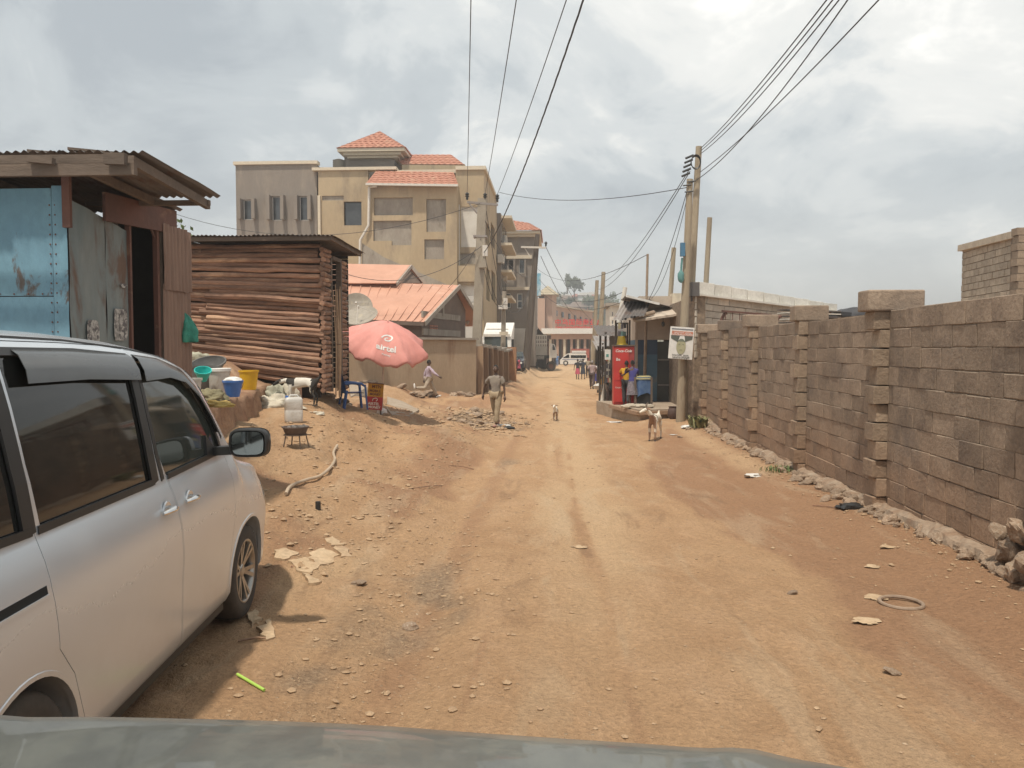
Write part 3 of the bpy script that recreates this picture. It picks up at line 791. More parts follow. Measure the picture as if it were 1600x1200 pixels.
 b = MB(); r_ = rect(716, 320, 722, 416, Yc); b.b2(r_[0], Yc - .1, r_[1], r_[0] + .1, Yc - .004, r_[3]); b.build('cream_strip', M_frame, root)
 lower = MB(); r_ = rect(700, 442, 744, 470, Yc - .6); lower.b2(r_[0], Yc - .6, G, r_[2], Yc - .02, r_[3]); lower.build('white_ground_floor', M_white, root)
 for (px, py, Y_) in ((779, 375, 70), (779, 432, 70), (772, 405, 66)):
  p = P(px, py, Y_); b = MB(); b.box((x1 + .35, Y_, p.z), (.5, 1.0, .7)); b.box((x1 + .62, Y_, p.z), (.04, .6, .5)); b.build('air_conditioner', M_pipe, root)
 xs = x1 + .35
 mb = MB(); mb.b2(x1 - 2, ym_end + .01, G, xs, 74, P(780, 345, 70).z); mb.build('street_wall', M_grey, root)
 for py in (352, 392, 432, 470):
  p = P(780, py, 70); b = MB(); b.b2(xs, ym_end + .2, p.z, xs + .9, 73.8, p.z + .22); b.build('ledge', M_cream, root)
 for (a_, b_) in ((358, 388), (396, 428), (440, 468), (476, 505)):
  for ya in (67.0, 69.4, 71.8):
   z0 = P(780, b_, 70).z; z1 = P(780, a_, 70).z; b = MB(); b.b2(xs + .003, ya, z0, xs + .05, ya + 1.6, z1); b.build('side_window', M_glassd, root)
 Yt = Y + 3.5
 x0, z0, x1_, zt = rect(538, 243, 616, 262, Yt)
 b = MB(); b.b2(x0, Yt, z0 - 2, x1_, Yt + 4, zt); b.build('tower_wall', M_grey, root)
 e = rect(527, 232, 632, 243, Yt - 1.0); cx = .35
 b = MB(); b.b2(e[0], Yt - 1.0, e[3] - .22, e[2], Yt + 5, e[3]); b.b2(e[0] + cx, Yt - .7, e[3] - .42, e[2] - cx, Yt + 4.7, e[3] - .22); b.b2(e[0] + .6, Yt - .45, e[1], e[2] - .6, Yt + 4.5, e[3] - .42); b.build('tower_eaves', M_cream, root)
 b = MB(); ap = P(583, 206, Yt + 2).z; hip(b, e[0] - .05, e[2] + .05, Yt - 1.05, Yt + 5.05, e[3] + .01, ap - e[3], 9); b.build('tower_roof', M_tile, root)
 Yr = Y + 3.0
 a = P(628, 257, Yr); bq = P(726, 258, Yr); c = P(705, 242, Yr + 2.5); d = P(612, 242, Yr + 2.5)
 b = MB(); tile_slope(b, a, bq, c, d, 6, cols=1); b.add([bq, (bq.x, bq.y + 5, bq.z), c], [(0, 1, 2)]); b.build('rear_roof', M_tile, root)
 b = MB(); b.b2(a.x, Yr, a.z - 3, bq.x, Yr + 5, a.z - .02); b.build('rear_wall', M_tan, root)
 return root
big_building()
p = P(527, 262, 56.5)
t = thing('water_tank', 'dark ribbed water tank on the roof left of the tiled tower', 'water tank', (p.x, 57, p.z))
b = MB(); h = .72
prof = [(0, p.z - .1)] + [(.44 + (.025 if i % 2 else 0), p.z - .1 + h * i / 9) for i in range(10)] + [(.3, p.z + .68), (.12, p.z + .74), (0, p.z + .74)]
b.lathe(prof, (p.x, 57, 0), 18); b.build('tank_shell', flat('tank_black', (.10, .085, .065), .6), t)
b = MB(); b.b2(p.x - .7, 56.4, p.z - 1.5, p.x + .7, 57.6, p.z - .1); b.build('tank_stand', M_grey, t)

def grey_block():
 Y = 76.0
 root = thing('grey_corner_building', 'grey rendered three storey building with tiled roof beyond the tan block', 'building', (P(810, 400, Y).x, Y + 5, .2))
 x0, _, x1, zt = rect(785, 366, 836, 400, Y)
 W = [rect(794.5, 405.5, 802.5, 427, Y), rect(811, 405.5, 819.5, 427, Y), rect(790, 458, 798, 481, Y), rect(808, 458.5, 816.5, 482, Y)]
 mb = MB(); facade(mb, x0, .1, x1, zt, Y, W); mb.b2(x1 - .3, Y + .35, .1, x1, Y + 9, zt); mb.b2(x0, Y + .35, .1, x0 + .3, Y + 9, zt); mb.build('grey_wall', M_grey, root)
 for k, w in enumerate(W): window(root, *w, Y, fr=.09 if k > 1 else .05, depth=.1, bars=1 if k > 1 else 0, m=M_frame if k > 1 else M_pipe)
 for k, w in enumerate(W[:2]):
  b = MB(); b.b2(w[2], Y - .4, w[1] - .4, w[2] + .16, Y - .003, w[3]); b.build('window_fin', M_grey, root)
 for (a, c, px1) in ((399, 404, 831), (448.5, 453, 833)):
  r_ = rect(784, a, px1, c, Y - .2); b = MB(); b.b2(r_[0], Y - .25, r_[1], r_[2], Y - .003, r_[3]); b.build('string_course', M_cream, root)
 e = rect(783, 361, 844, 368, Y - .6)
 b = MB(); b.b2(e[0], Y - .7, e[3] - .25, e[2], Y + 9.5, e[3]); b.b2(e[0] + .3, Y - .45, e[1] - .05, e[2] - .3, Y + 9.2, e[3] - .25); b.build('eaves', M_cream, root)
 z = e[3]; ap = P(800, 340, Y + 2.5).z
 b = MB(); tile_slope(b, (e[0] - .1, Y - .8, z + .02), (e[2] + .1, Y - .8, z + .02), (e[2] - 1.2, Y + 2.6, ap - .55), (e[0] - .1, Y + 2.6, ap - .1), 7, cols=1)
 tile_slope(b, (e[2] + .1, Y - .8, z + .02), (e[2] + .1, Y + 9, z + .02), (e[2] - 1.2, Y + 6, ap - .55), (e[2] - 1.2, Y + 2.6, ap - .55), 7, cols=1)
 tile_slope(b, (e[0] - 3.5, Y - .8, z + .5), (e[0] - .1, Y - .8, z + .02), (e[0] - .1, Y + 2.6, ap - .1), (e[0] - 2.2, Y + 2.6, ap + .3), 7, cols=1)
 b.build('tiled_roof', M_tile, root)
 b = MB(); r_ = rect(776, 360, 785, 417, Y + .8); b.b2(r_[0], Y + .8, .1, r_[2], Y + 1.2, r_[3]); b.build('recessed_bay', M_dark, root)
 b = MB(); r_ = rect(800, 513, 826, 525, Y - 3); b.b2(r_[0], Y - 3, 0, r_[2], Y - 2.8, r_[3]); b.build('yard_wall', M_white, root)
 for i in range(9):
  px = 801 + i * 2.6; q = P(px, 516, Y - 3.3); b = MB(); b.b2(q.x, Y - 3.3, 1.2, q.x + .05, Y - 3.25, q.z); b.build('railing_bar', M_pipe, root)
grey_block()

def pink_house():
 root = thing('pink_roofed_house', 'low house with faded pink iron roof and brown gable behind the left compound wall', 'house', (-8, 38, .3))
 def plate(name, pts, m, th=.05, lab=None):
  pts = [Vector(p) for p in pts]; n = (pts[1] - pts[0]).cross(pts[2] - pts[0]).normalized()
  if n.z > 0: n = -n
  b = MB(); b.prism(pts, (0, 0, 0), n * th); return b.build(name, m, root, lab, fix=True)
 E = P(505, 496, 33.0); A = P(662, 503, 34.2); C = P(716, 445.5, 38.6); D = P(505, 439, 38.0)
 B_ = Vector((C.x + .85, 42.6, A.z + .1))
 plate('roof_slope', [E, A, C, D], M_pinkroof)
 plate('roof_slope', [C, B_, (D.x, 43, D.z - 2.2), D], M_pinkroof)
 A2 = P(618, 442, 37.6); B2 = P(663, 442, 40.2); C2 = P(641, 414, 40.0); D2 = P(490, 411, 40.0); E2 = P(490, 442, 37.4)
 plate('upper_roof', [E2, A2, C2, D2], M_pinkroof)
 plate('upper_roof', [C2, B2, (D2.x, 43, E2.z), D2], M_pinkroof)
 for t in np.linspace(.06, .96, 13):
  a = E.lerp(A, t); c = D.lerp(C, t); n = (A - E).cross(D - E).normalized(); n = n if n.z > 0 else -n
  b = MB(); b.beam(a + n * .012, c + n * .012, .035, .03, up=n); b.build('roof_seam', M_pinkroof, root)
 def board(a, c, w=.2): b = MB(); b.beam(a, c, .06, w); b.build('barge_board', M_frame_dull, root)
 off = Vector((.08, -.06, -.07))
 board(A + off, C + off); board(C + off, C.lerp(B_, .55) + off); board(A2 + off, C2 + off, .16); board(C2 + off, B2 + off, .16)
 g = MB(); wA = A + Vector((-.15, .35, -.15)); wB = C.lerp(B_, .5) + Vector((-.3, 0, -.2)); wC = C + Vector((-.18, .05, -.16))
 A0 = Vector((wA.x, wA.y, 0)); B0 = Vector((wB.x, wB.y, 0))
 g.prism([A0, B0, wB, wC, wA], (0, 0, 0), (-.2, .1, 0)); g.build('gable_wall', M_brownwall, root, fix=True)
 g = MB(); e0 = Vector((E.x, E.y + .5, 0)); g.prism([e0, A0, wA, Vector((E.x, E.y + .5, E.z - .1))], (0, 0, 0), (0, .2, 0)); g.build('front_wall', M_brownwall, root, fix=True)
 g = MB(); g.prism([A2 + Vector((-.1, .1, 0)), B2 + Vector((-.1, .05, 0)), C2 + Vector((-.1, .1, -.12))], (0, 0, 0), (-.1, .05, 0)); g.build('upper_gable', M_brownwall, root, fix=True)
 dirn = (wB - wA); dirn.z = 0; dirn.normalize(); nn = Vector((dirn.y, -dirn.x, 0))
 for py, w in ((492, .28), (519, .3)):
  z = P(680, py, 35.5).z; a = Vector((wA.x, wA.y, z)) + nn * .03; c = a + dirn * ((wB - wA).length * .82)
  b = MB(); b.beam(a, c, .1, w); b.build('plaster_band', M_cem, root)
 zt_ = P(700, 470, 37).z; z2 = P(700, 492, 36).z; a = wA + dirn * 2.6; b = MB(); b.beam((a.x + nn.x * .05, a.y + nn.y * .05, z2), (a.x + nn.x * .05, a.y + nn.y * .05, zt_ + .2), .22, .1, up=nn); b.build('plaster_post', M_cem, root)
 for i in range(5):
  for j in range(2):
   z = P(690, 509 + j * 4, 35.5).z; a = wA + dirn * (.9 + i * .2) + nn * .04
   b = MB(); b.beam((a.x, a.y, z), (a.x + dirn.x * .14, a.y + dirn.y * .14, z), .06, .07); b.build('vent_block', M_tile, root)
 b = MB(); b.beam(E + Vector((0, -.04, -.1)), A + Vector((0, -.04, -.1)), .06, .16); b.build('fascia_board', M_brownwall, root)
M_frame_dull = mat('weathered_board', (.42, .37, .31), (.34, .29, .24), scale=3, rough=.9, fine=.15)
pink_house()
t = thing('annex', 'small white walled annex with grey iron roof right of the pink roofed house', 'outbuilding', (-4, 44, .2))
a = P(712, 474, 44); b_ = P(750, 470, 46); c = P(748, 462, 49); d = P(712, 463, 48)
b = MB(); b.prism([a, b_, c, d], (0, 0, 0), (0, 0, -.06)); b.build('iron_roof', mat('grey_iron', (.36, .34, .31), (.30, .27, .24), scale=2, rough=.5, metal=.3, c3=(.30, .17, .10), s3=2, fine=.12), t, fix=True)
b = MB(); q = rect(716, 476, 744, 560, 44.4); b.b2(q[0], 44.4, 0, q[2], 48, q[3]); b.build('annex_wall', M_white, t)
b = MB(); a = P(714, 481, 42.6); c = P(732, 505, 42.0); b.beam(a, c, .08, .2); b.build('gable_board', M_frame_dull, t)
for i in range(6):
 q = rect(714 + i * 2.4, 508, 715 + i * 2.4, 526, 40.5); b = MB(); b.b2(q[0], 40.5, q[1], q[2], 40.54, q[3]); b.build('grille_bar', M_pipe, t)

def dish(px, py, Y, r, tilt, az, label):
 p = P(px, py, Y); t = thing('satellite_dish', label, 'satellite dish', (p.x, p.y, p.z - r - .3), 'satellite dishes above the compound wall')
 M = Matrix.Rotation(az, 3, 'Z') @ Matrix.Rotation(R(90 - tilt), 3, 'X')
 b = MB(); pr = [(0, -.16 * r)] + [(r * k / 8, -.16 * r + .16 * r * (k / 8) ** 2 * 1.8) for k in range(1, 9)] + [(r * 1.02, .10 * r)] + [(r * k / 8, -.2 * r + .16 * r * (k / 8) ** 2 * 1.8) for k in range(8, 0, -1)] + [(0, -.2 * r)]
 b.lathe(pr, p, 28, M=M); b.build('reflector', mat('dish_grey', (.34, .30, .25), (.27, .235, .19), scale=4, rough=.7, c3=(.42, .36, .26), s3=3, fine=.12), t)
 b = MB(); f = p + M @ Vector((0, 0, r * .75)); b.tube([p + M @ Vector((0, -r * .9, 0)), f], .012, 6); b.tube([p + M @ Vector((r * .8, r * .4, 0)), f], .012, 6); b.tube([f, f + M @ Vector((0, 0, -.1))], .035, 8); b.build('feed_arm', M_pipe, t)
 b = MB(); b.tube([p + M @ Vector((0, 0, -.16 * r)), (p.x, p.y + .1, p.z - r - .3)], .03, 8); b.build('mast', M_pipe, t)
dish(557, 481, 29.2, .60, 25, R(12), 'darker grey satellite dish, the upper one behind the pink umbrella')
dish(564, 495, 28.2, .62, 55, R(-8), 'paler cream satellite dish, the lower one just above the pink umbrella')

# ------------------------------------------------------------------ compound wall on the left
M_cw = mat('compound_render', (.40, .30, .205), (.345, .255, .17), scale=.9, rough=.93, bump=.3, bscale=14, c3=(.27, .175, .11), s3=.7, stretch=(1, 1, .3), fine=.1, coord='World')
M_cw2 = mat('stained_render', (.37, .25, .155), (.215, .135, .085), scale=1.5, rough=.93, bump=.3, bscale=14, c3=(.15, .095, .065), s3=1.2, stretch=(1.6, 1.6, .08), fine=.1, coord='World')
def seg_wall(mb, p0, p1, th, nseg, topz, cap=None):
 for i in range(nseg):
  a = Vector(p0).lerp(Vector(p1), i / nseg); c = Vector(p0).lerp(Vector(p1), (i + 1) / nseg)
  ta, tb = topz(i / nseg), topz((i + 1) / nseg)
  n = Vector((-(c - a).y, (c - a).x, 0)).normalized() * th
  za, zb = gz(a.x, a.y) - .4, gz(c.x, c.y) - .4
  v = [(a.x, a.y, za), (c.x, c.y, zb), (c.x, c.y, tb), (a.x, a.y, ta)]
  mb.add([*v, *[(x + n.x, y + n.y, z) for x, y, z in v]], [(0, 1, 2, 3), (7, 6, 5, 4), (3, 2, 6, 7), (0, 4, 5, 1), (0, 3, 7, 4), (1, 5, 6, 2)])
L0 = P(505, 560, 28.5); L1 = P(744, 560, 33.4)
cw = thing('compound_wall', 'plain tan rendered compound wall behind the pink umbrella and walking man in lilac', 'wall', ((L0.x + L1.x) / 2, 31, 0))
tz = lambda t: (P(540, 505, 29).z * (1 - ss(0, .45, t)) + ss(0, .45, t) * P(700, 531, 32.5).z)
b = MB(); seg_wall(b, L0, L1, .22, 14, tz); b.build('wall_face', M_cw, cw)
b = MB()
for i in range(14):
 a = L0.lerp(L1, i / 14); c = L0.lerp(L1, (i + 1) / 14); a = Vector((a.x, a.y + .08, tz(i / 14) + .045)); c = Vector((c.x, c.y + .08, tz((i + 1) / 14) + .045))
 b.beam(a, c, .34, .09)
b.build('coping', M_cem, cw)
S0 = P(747, 560, 34.0); S1 = P(797, 560, 44)
cw2 = thing('roadside_wall', 'stained brown compound wall running along the left edge of the road behind the walking man', 'wall', ((S0.x + S1.x) / 2, 42, 0))
for k, (t0, t1) in enumerate([(0, .13), (.13, .27), (.27, .42), (.42, .58), (.58, .78), (.78, 1)]):
 a = S0.lerp(S1, t0 + .006); c = S0.lerp(S1, t1 - .006); b = MB()
 z_ = P(747, 541, 34).z + (P(797, 552, 44).z - P(747, 541, 34).z) * t0
 seg_wall(b, a, c, .22, 3, lambda t: z_)
 b.build('wall_panel', M_cw2, cw2)
 b = MB(); b.beam((a.x, a.y, z_ + .05), (c.x, c.y, z_ + .05 + .02 * k), .36, .1); b.build('coping', M_cem, cw2)
 pz = gz(a.x + .1, a.y); b = MB(); b.box((a.x + .1, a.y, (pz - .3 + z_) / 2), (.24, .3, z_ - pz + .3)); b.build('buttress', M_cw2, cw2)
a = S1; b = MB(); b.box((a.x + .1, a.y, .8), (.5, .5, 2.2)); b.build('gate_pier', mat('orange_pier', (.42, .23, .12), (.34, .18, .10), scale=2, rough=.9), cw2)
for k in range(26):
 t_ = U(.18, .98); q = L0.lerp(L1, t_); o = raw_obj('rubble_stone', rng.choice(ROCKS)); s = U(.1, .24)
 x, y = q.x + U(-.1, .3), q.y - U(.15, .7); o.location = (x, y, gz(x, y) + s * .2); o.scale = (s * 1.3, s, s * .8); o.rotation_euler = (U(-.4, .4), U(-.4, .4), U(0, 6))
 tagit(o, 'rough brown stone lying at the foot of the tan compound wall', 'stone', 'stones at the foot of the compound wall')
for k in range(24):
 x, y = rng.gauss(-2.1, .6), rng.gauss(22.4, 1.2); o = raw_obj('rubble_stone', rng.choice(ROCKS)); s = U(.07, .17)
 o.location = (x, y, gz(x, y) + s * .2); o.scale = (s * 1.3, s, s * .7); o.rotation_euler = (U(-.4, .4), U(-.4, .4), U(0, 6))
 tagit(o, 'broken pale stone in the rubble heap behind the walking man', 'stone', 'stones in the rubble heap')
# ------------------------------------------------------------------ blue sheet metal shed
def corr_sheet(mb, o, ex, ey, n, ln, wd, pitch=.076, amp=.011, rag=0.0, curl=0.0, th=.002, nl=4, seed=0):
 """corrugated sheet: o corner, ex across the corrugations (width wd), ey along them (length ln), n normal"""
 o, ex, ey, n = Vector(o), Vector(ex).normalized(), Vector(ey).normalized(), Vector(n).normalized()
 k = max(4, int(wd / pitch * 6)); vs = []
 for j in range(nl + 1):
  for i in range(k + 1):
   u = wd * i / k; v = ln * j / nl
   if rag and j == nl: v += rag * mnoise.noise(Vector((u * 9, seed, 0)))
   if rag and j == 0: v -= rag * mnoise.noise(Vector((u * 9, seed + 4, 0)))
   h = amp * math.sin(2 * math.pi * u / pitch) + .012 * mnoise.noise(Vector((u * 2, v * 2, seed))) + curl * (j / nl) ** 3
   vs.append(o + ex * u + ey * v + n * h)
 fs = [(j * (k + 1) + i, j * (k + 1) + i + 1, (j + 1) * (k + 1) + i + 1, (j + 1) * (k + 1) + i) for j in range(nl) for i in range(k)]
 mb.add(vs, fs, 0, True)
M_blue = mat('blue_paint', (.115, .225, .30), (.14, .265, .335), scale=1.1, rough=.55, c3=(.075, .155, .225), s3=.8, fine=.08, bscale=5, spec=.4)
def rusty(name, base, base2, rust=(.17, .085, .05), rs=2.5, t3=(.56, .66), **k):
 return mat(name, base, base2, scale=1.4, rough=.78, c3=rust, s3=rs, t3=t3, fine=.12, bscale=12, bump=.2, **k)
M_blue = rusty('worn_blue_paint', (.125, .245, .325), (.155, .295, .37), (.10, .085, .075), 2.6, (.60, .66), stretch=(1, 1, .6))
M_blue2 = rusty('faded_blue_paint', (.15, .195, .205), (.205, .225, .215), (.135, .085, .06), 2.6, (.5, .66), stretch=(1.3, 1.3, .35))
M_rust = rusty('rusty_steel', (.15, .065, .045), (.10, .05, .038), (.20, .11, .07), 4)
M_timber = mat('grey_timber', (.15, .11, .082), (.10, .075, .058), scale=3, rough=.9, bump=.4, bscale=20, stretch=(.3, 1, 1), rnd=.2, fine=.15)
M_corr = rusty('brown_corrugated', (.27, .175, .13), (.22, .14, .105), (.15, .085, .06), 1.6, (.5, .7), stretch=(3, 3, .4))
M_corrtop = rusty('old_roof_iron', (.135, .115, .105), (.10, .088, .082), (.10, .06, .045), 2.0, (.5, .7))
M_inside = flat('interior_shade', (.035, .028, .023), .95)  # near-black colour puts the indoor shade into these surfaces
def blue_shed():
 x0, x1, y0 = -10.5, P(107, 400, 6.65).x, 6.65
 ztop = P(107, 290, 6.65).z; ye = 8.15
 zb = .9
 root = thing('blue_shed', 'blue painted sheet metal shed with rusty fascia and corrugated overhanging roof on the left', 'shed', (-6.5, 8, 1.0))
 lines = [x0, -8.2, -6.9, P(2, 400, 6.65).x - .75, P(83, 400, 6.65).x - .008]
 zs = P(40, 463, 6.65).z
 xs = [x0, -8.6, -6.9, P(83, 400, 6.65).x]
 for a, c in zip(xs, xs[1:]):
  for (z0, z1) in ((zb, zs - .004), (zs + .004, ztop - .02)):
   mb = MB()
   def f(u, v, a=a, c=c, z0=z0, z1=z1):
    x = a + .004 + (c - a - .008) * u; z = z0 + (z1 - z0) * v
    e = min(u, 1 - u, v, 1 - v); return (x, y0 - .012 * ss(0, .25, e) * (1 + 1.2 * nz(x * 1.6, z * 1.6, 1, 3)) - .004 * nz(x * 7, z * 7, 1, 5), z)
   mb.grid(f, 20, 16); mb.build('front_sheet', M_blue, root, sharp=False)
 mb = MB(); a = xs[-1]; mb.grid(lambda u, v: (a + .003 + (x1 - a - .006) * u, y0 - .006 + .006 * nz(u * 2, v * 9, 1, 2), zb + (ztop - zb) * v), 6, 24); mb.build('corner_sheet', M_blue, root, sharp=False)
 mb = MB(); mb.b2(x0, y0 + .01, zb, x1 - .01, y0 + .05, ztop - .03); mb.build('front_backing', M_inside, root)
 mb = MB()
 for k in range(24):
  z = zb + .2 + k * .085
  for xx in (xs[-1] - .02, xs[-1] + .03): mb.blob((xx, y0 - .006, z), (.008, .006, .008), k, .1, 6, 4)
 for k in range(16): mb.blob((xs[-1] - .1 - k * .13, y0 - .008, zs + .02), (.008, .006, .008), k, .1, 6, 4)
 mb.build('rivets', M_rust, root, kind='stuff')
 def Ys(px): return abs(x1 / ((px - 867) / 1218.))
 y_a, y_b, y_c = Ys(148), Ys(185), Ys(232)
 for (a, c, m, g) in ((y0 + .01, y_a - .004, M_blue2, 1), (y_a + .004, y_b, M_blue2, 2)):
  mb = MB(); mb.grid(lambda u, v, a=a, c=c, g=g: (x1 + .012 * nz(u * 3 + g, v * 6, 1.0, 2), a + (c - a) * u, zb + (ztop - .10 - (a + (c - a) * u - y0) * .16 - zb) * v), 10, 22); mb.build('side_sheet', m, root, sharp=False)
 for (px0, py0, px1, py1, s) in ((157, 483, 179, 532, 1), (112, 500, 132, 545, 5), (170, 444, 180, 450, 9)):
  ya, yb = Ys(px0), Ys(px1); za, zb_ = P(px0, py1, (ya + yb) / 2).z, P(px0, py0, (ya + yb) / 2).z
  mb = MB(); n = 14; vs = []
  for i in range(n):
   an = 2 * math.pi * i / n; k = 1 + .35 * mnoise.noise(Vector((i * 1.3, s, 0))); sx = max(-1, min(1, 1.35 * math.cos(an) * k)); sz = max(-1, min(1, 1.35 * math.sin(an) * k))
   vs.append((x1 + .017, (ya + yb) / 2 + sx * (yb - ya) / 2, (za + zb_) / 2 + sz * (zb_ - za) / 2))
  mb.prism(vs, (0, 0, 0), (.003, 0, 0)); mb.build('pasted_paper', mat('torn_paper', (.50, .48, .44), (.20, .19, .18), scale=26, rough=.9, fine=.2, c3=(.12, .11, .11), s3=14, t3=(.5, .55)), root, 'torn pale paper pasted on the side sheet', fix=True)
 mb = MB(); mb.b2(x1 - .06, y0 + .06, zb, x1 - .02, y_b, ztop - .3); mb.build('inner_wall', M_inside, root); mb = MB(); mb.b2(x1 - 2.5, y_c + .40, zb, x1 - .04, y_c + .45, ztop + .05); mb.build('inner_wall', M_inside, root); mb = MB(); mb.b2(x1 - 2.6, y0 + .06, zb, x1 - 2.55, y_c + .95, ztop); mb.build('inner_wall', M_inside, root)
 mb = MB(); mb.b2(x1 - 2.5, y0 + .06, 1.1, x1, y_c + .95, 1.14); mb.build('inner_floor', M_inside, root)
 mb = MB(); mb.b2(x1 - .02, y0 - .045, P(107, 355, 6.6).z, x1 + .05, y0 - .01, P(107, 262, 6.6).z); mb.build('corner_post', M_rust, root)
 ya, yb = Ys(140), Ys(258)
 mb = MB(); mb.prism([(x1 + .03, ya, P(140, 345, ya).z), (x1 + .03, yb, P(258, 366, yb).z), (x1 + .03, yb, P(258, 330, yb).z), (x1 + .03, ya, P(140, 300, ya).z)], (0, 0, 0), (.03, 0, 0)); mb.build('fascia_plate', M_rust, root, fix=True)
 mb = MB(); mb.b2(x1 - .02, Ys(184), zb, x1 + .03, Ys(187), P(186, 342, Ys(186)).z); mb.b2(x1 - .02, Ys(229), zb, x1 + .03, Ys(233), P(231, 352, Ys(231)).z); mb.build('door_frame', M_rust, root)
 yl0, yl1 = Ys(234), Ys(280); zt = P(256, 356, (yl0 + yl1) / 2).z
 mb = MB(); corr_sheet(mb, (x1 + .05, yl0, .75), (0, 1, 0), (0, 0, 1), (1, 0, 0), 1.75, yl1 - yl0, .085, .014, nl=5, seed=2); mb.build('door_sheet', M_corr, root, sharp=False)
 mb = MB(); corr_sheet(mb, (x1 + .066, yl0, 2.44), (0, 1, 0), (0, 0, 1), (1, 0, 0), zt - 2.44, yl1 - yl0, .085, .014, rag=.02, nl=3, seed=3); mb.build('door_sheet', M_corr, root, sharp=False)
 mb = MB(); mb.b2(x1 + .0, yl1 - .03, .75, x1 + .045, yl1, zt - .02); mb.b2(x1, yl0, .75, x1 + .045, yl0 + .04, zt - .02); mb.b2(x1, yl0 + .04, 2.0, x1 + .04, yl1 - .03, 2.05); mb.build('door_batten', M_timber, root)
 xr = x1 + .78; yf = 6.33; zf = P(10, 237, yf).z
 def rz_(x, y): return zf - .055 * (y - yf) - .0 * x
 w = .72; x = xr - w; k = 0
 while x > -10.6:
  mb = MB(); ybk = 7.85 if x > x1 - .1 else 8.5
  slope = Vector((0, 1, -.055)).normalized()
  corr_sheet(mb, (x, yf + U(-.05, .05), zf + (.012 if k % 2 else 0)), (1, 0, 0), slope, (0, 0, 1), ybk - yf, w + .06, .076, .012, rag=.012, nl=6, seed=k); mb.build('roof_sheet', M_corrtop, root, sharp=False)
  x -= w; k += 1
 def tb(a, c, w_, h_, nm='roof_timber'): m_ = MB(); m_.beam(a, c, w_, h_); m_.build(nm, M_timber, root)
 zb1 = P(100, 264, 6.2).z
 tb((-10.4, 6.2, zb1), (P(212, 264, 6.2).x, 6.2, zb1 - .01), .05, .095)
 tb((-10.4, 6.26, zf - .07), (xr - .05, 6.26, zf - .09), .05, .07)
 tb((P(56, 252, 6.24).x, 6.14, P(56, 253, 6.24).z), (P(96, 252, 6.24).x, 6.14, P(96, 253, 6.24).z - .02), .05, .05)
 tb((P(176, 250, 6.24).x, 6.13, P(176, 253, 6.24).z), (P(208, 250, 6.24).x, 6.13, P(208, 254, 6.24).z), .05, .09)
 zr1 = lambda y: zf - .055 * (y - yf) - .075
 tb((xr - .04, 6.36, zr1(6.36)), (xr - .04, 7.8, zr1(7.8) - .03), .05, .08)
 for xx in (x1 + .2, x1 - .9, x1 - 2.2, x1 - 3.6): tb((xx, 6.36, zr1(6.36)), (xx, 7.8, zr1(7.8)), .05, .07)
 zbar = P(300, 317, 7.75).z
 tb((x1 - .5, 7.75, zbar), (xr, 7.75, zbar), .05, .05)
 m_ = MB(); m_.tube([(x1 + .0, 7.9, zbar), (x1, 8.2, 2.9)], .014, 6); m_.build('roof_strut', M_rust, root)
 for (px0, px1, yy, dz) in ((45, 130, 6.5, .02), (108, 190, 6.45, .02)):
  a, c = P(px0, 236, yy), P(px1, 239, yy); m_ = MB(); m_.beam((a.x, yy, zf + dz + .02), (c.x, yy + .15, zf + dz), .1, .022); m_.build('loose_plank', M_timber, root)
 return root
blue_shed()
M_net = mat('green_net', (.045, .30, .215), (.03, .21, .15), scale=14, rough=.6, fine=.25, bscale=60)
q = P(287, 505, 8.7)
t = thing('net_bag', 'bunched turquoise green net bag hanging beside the corrugated door', 'bag', (q.x, q.y, q.z - .15))
mb = MB(); vs = []
def f(u, v):
 a = u * 2 * math.pi; r = (.02 + .09 * math.sin(min(1, v * 1.15) * math.pi * .62) ** 1.0) * (1 + .35 * math.sin(a * 5 + v * 3) + .3 * nz(u * 6, v * 4, 1, 3))
 return (q.x + .035 * v + r * math.cos(a), q.y + r * .7 * math.sin(a), q.z + .12 - .34 * v + .04 * nz(u * 4, v * 2, 1, 1))
mb.grid(f, 32, 16); mb.build('net', M_net, t, sharp=False)
mb = MB(); mb.tube([(q.x, q.y, q.z + .11), (q.x - .04, q.y - .02, q.z + .17), (q.x - .08, q.y - .05, q.z + .12)], .008, 6); mb.build('tie', M_net, t)

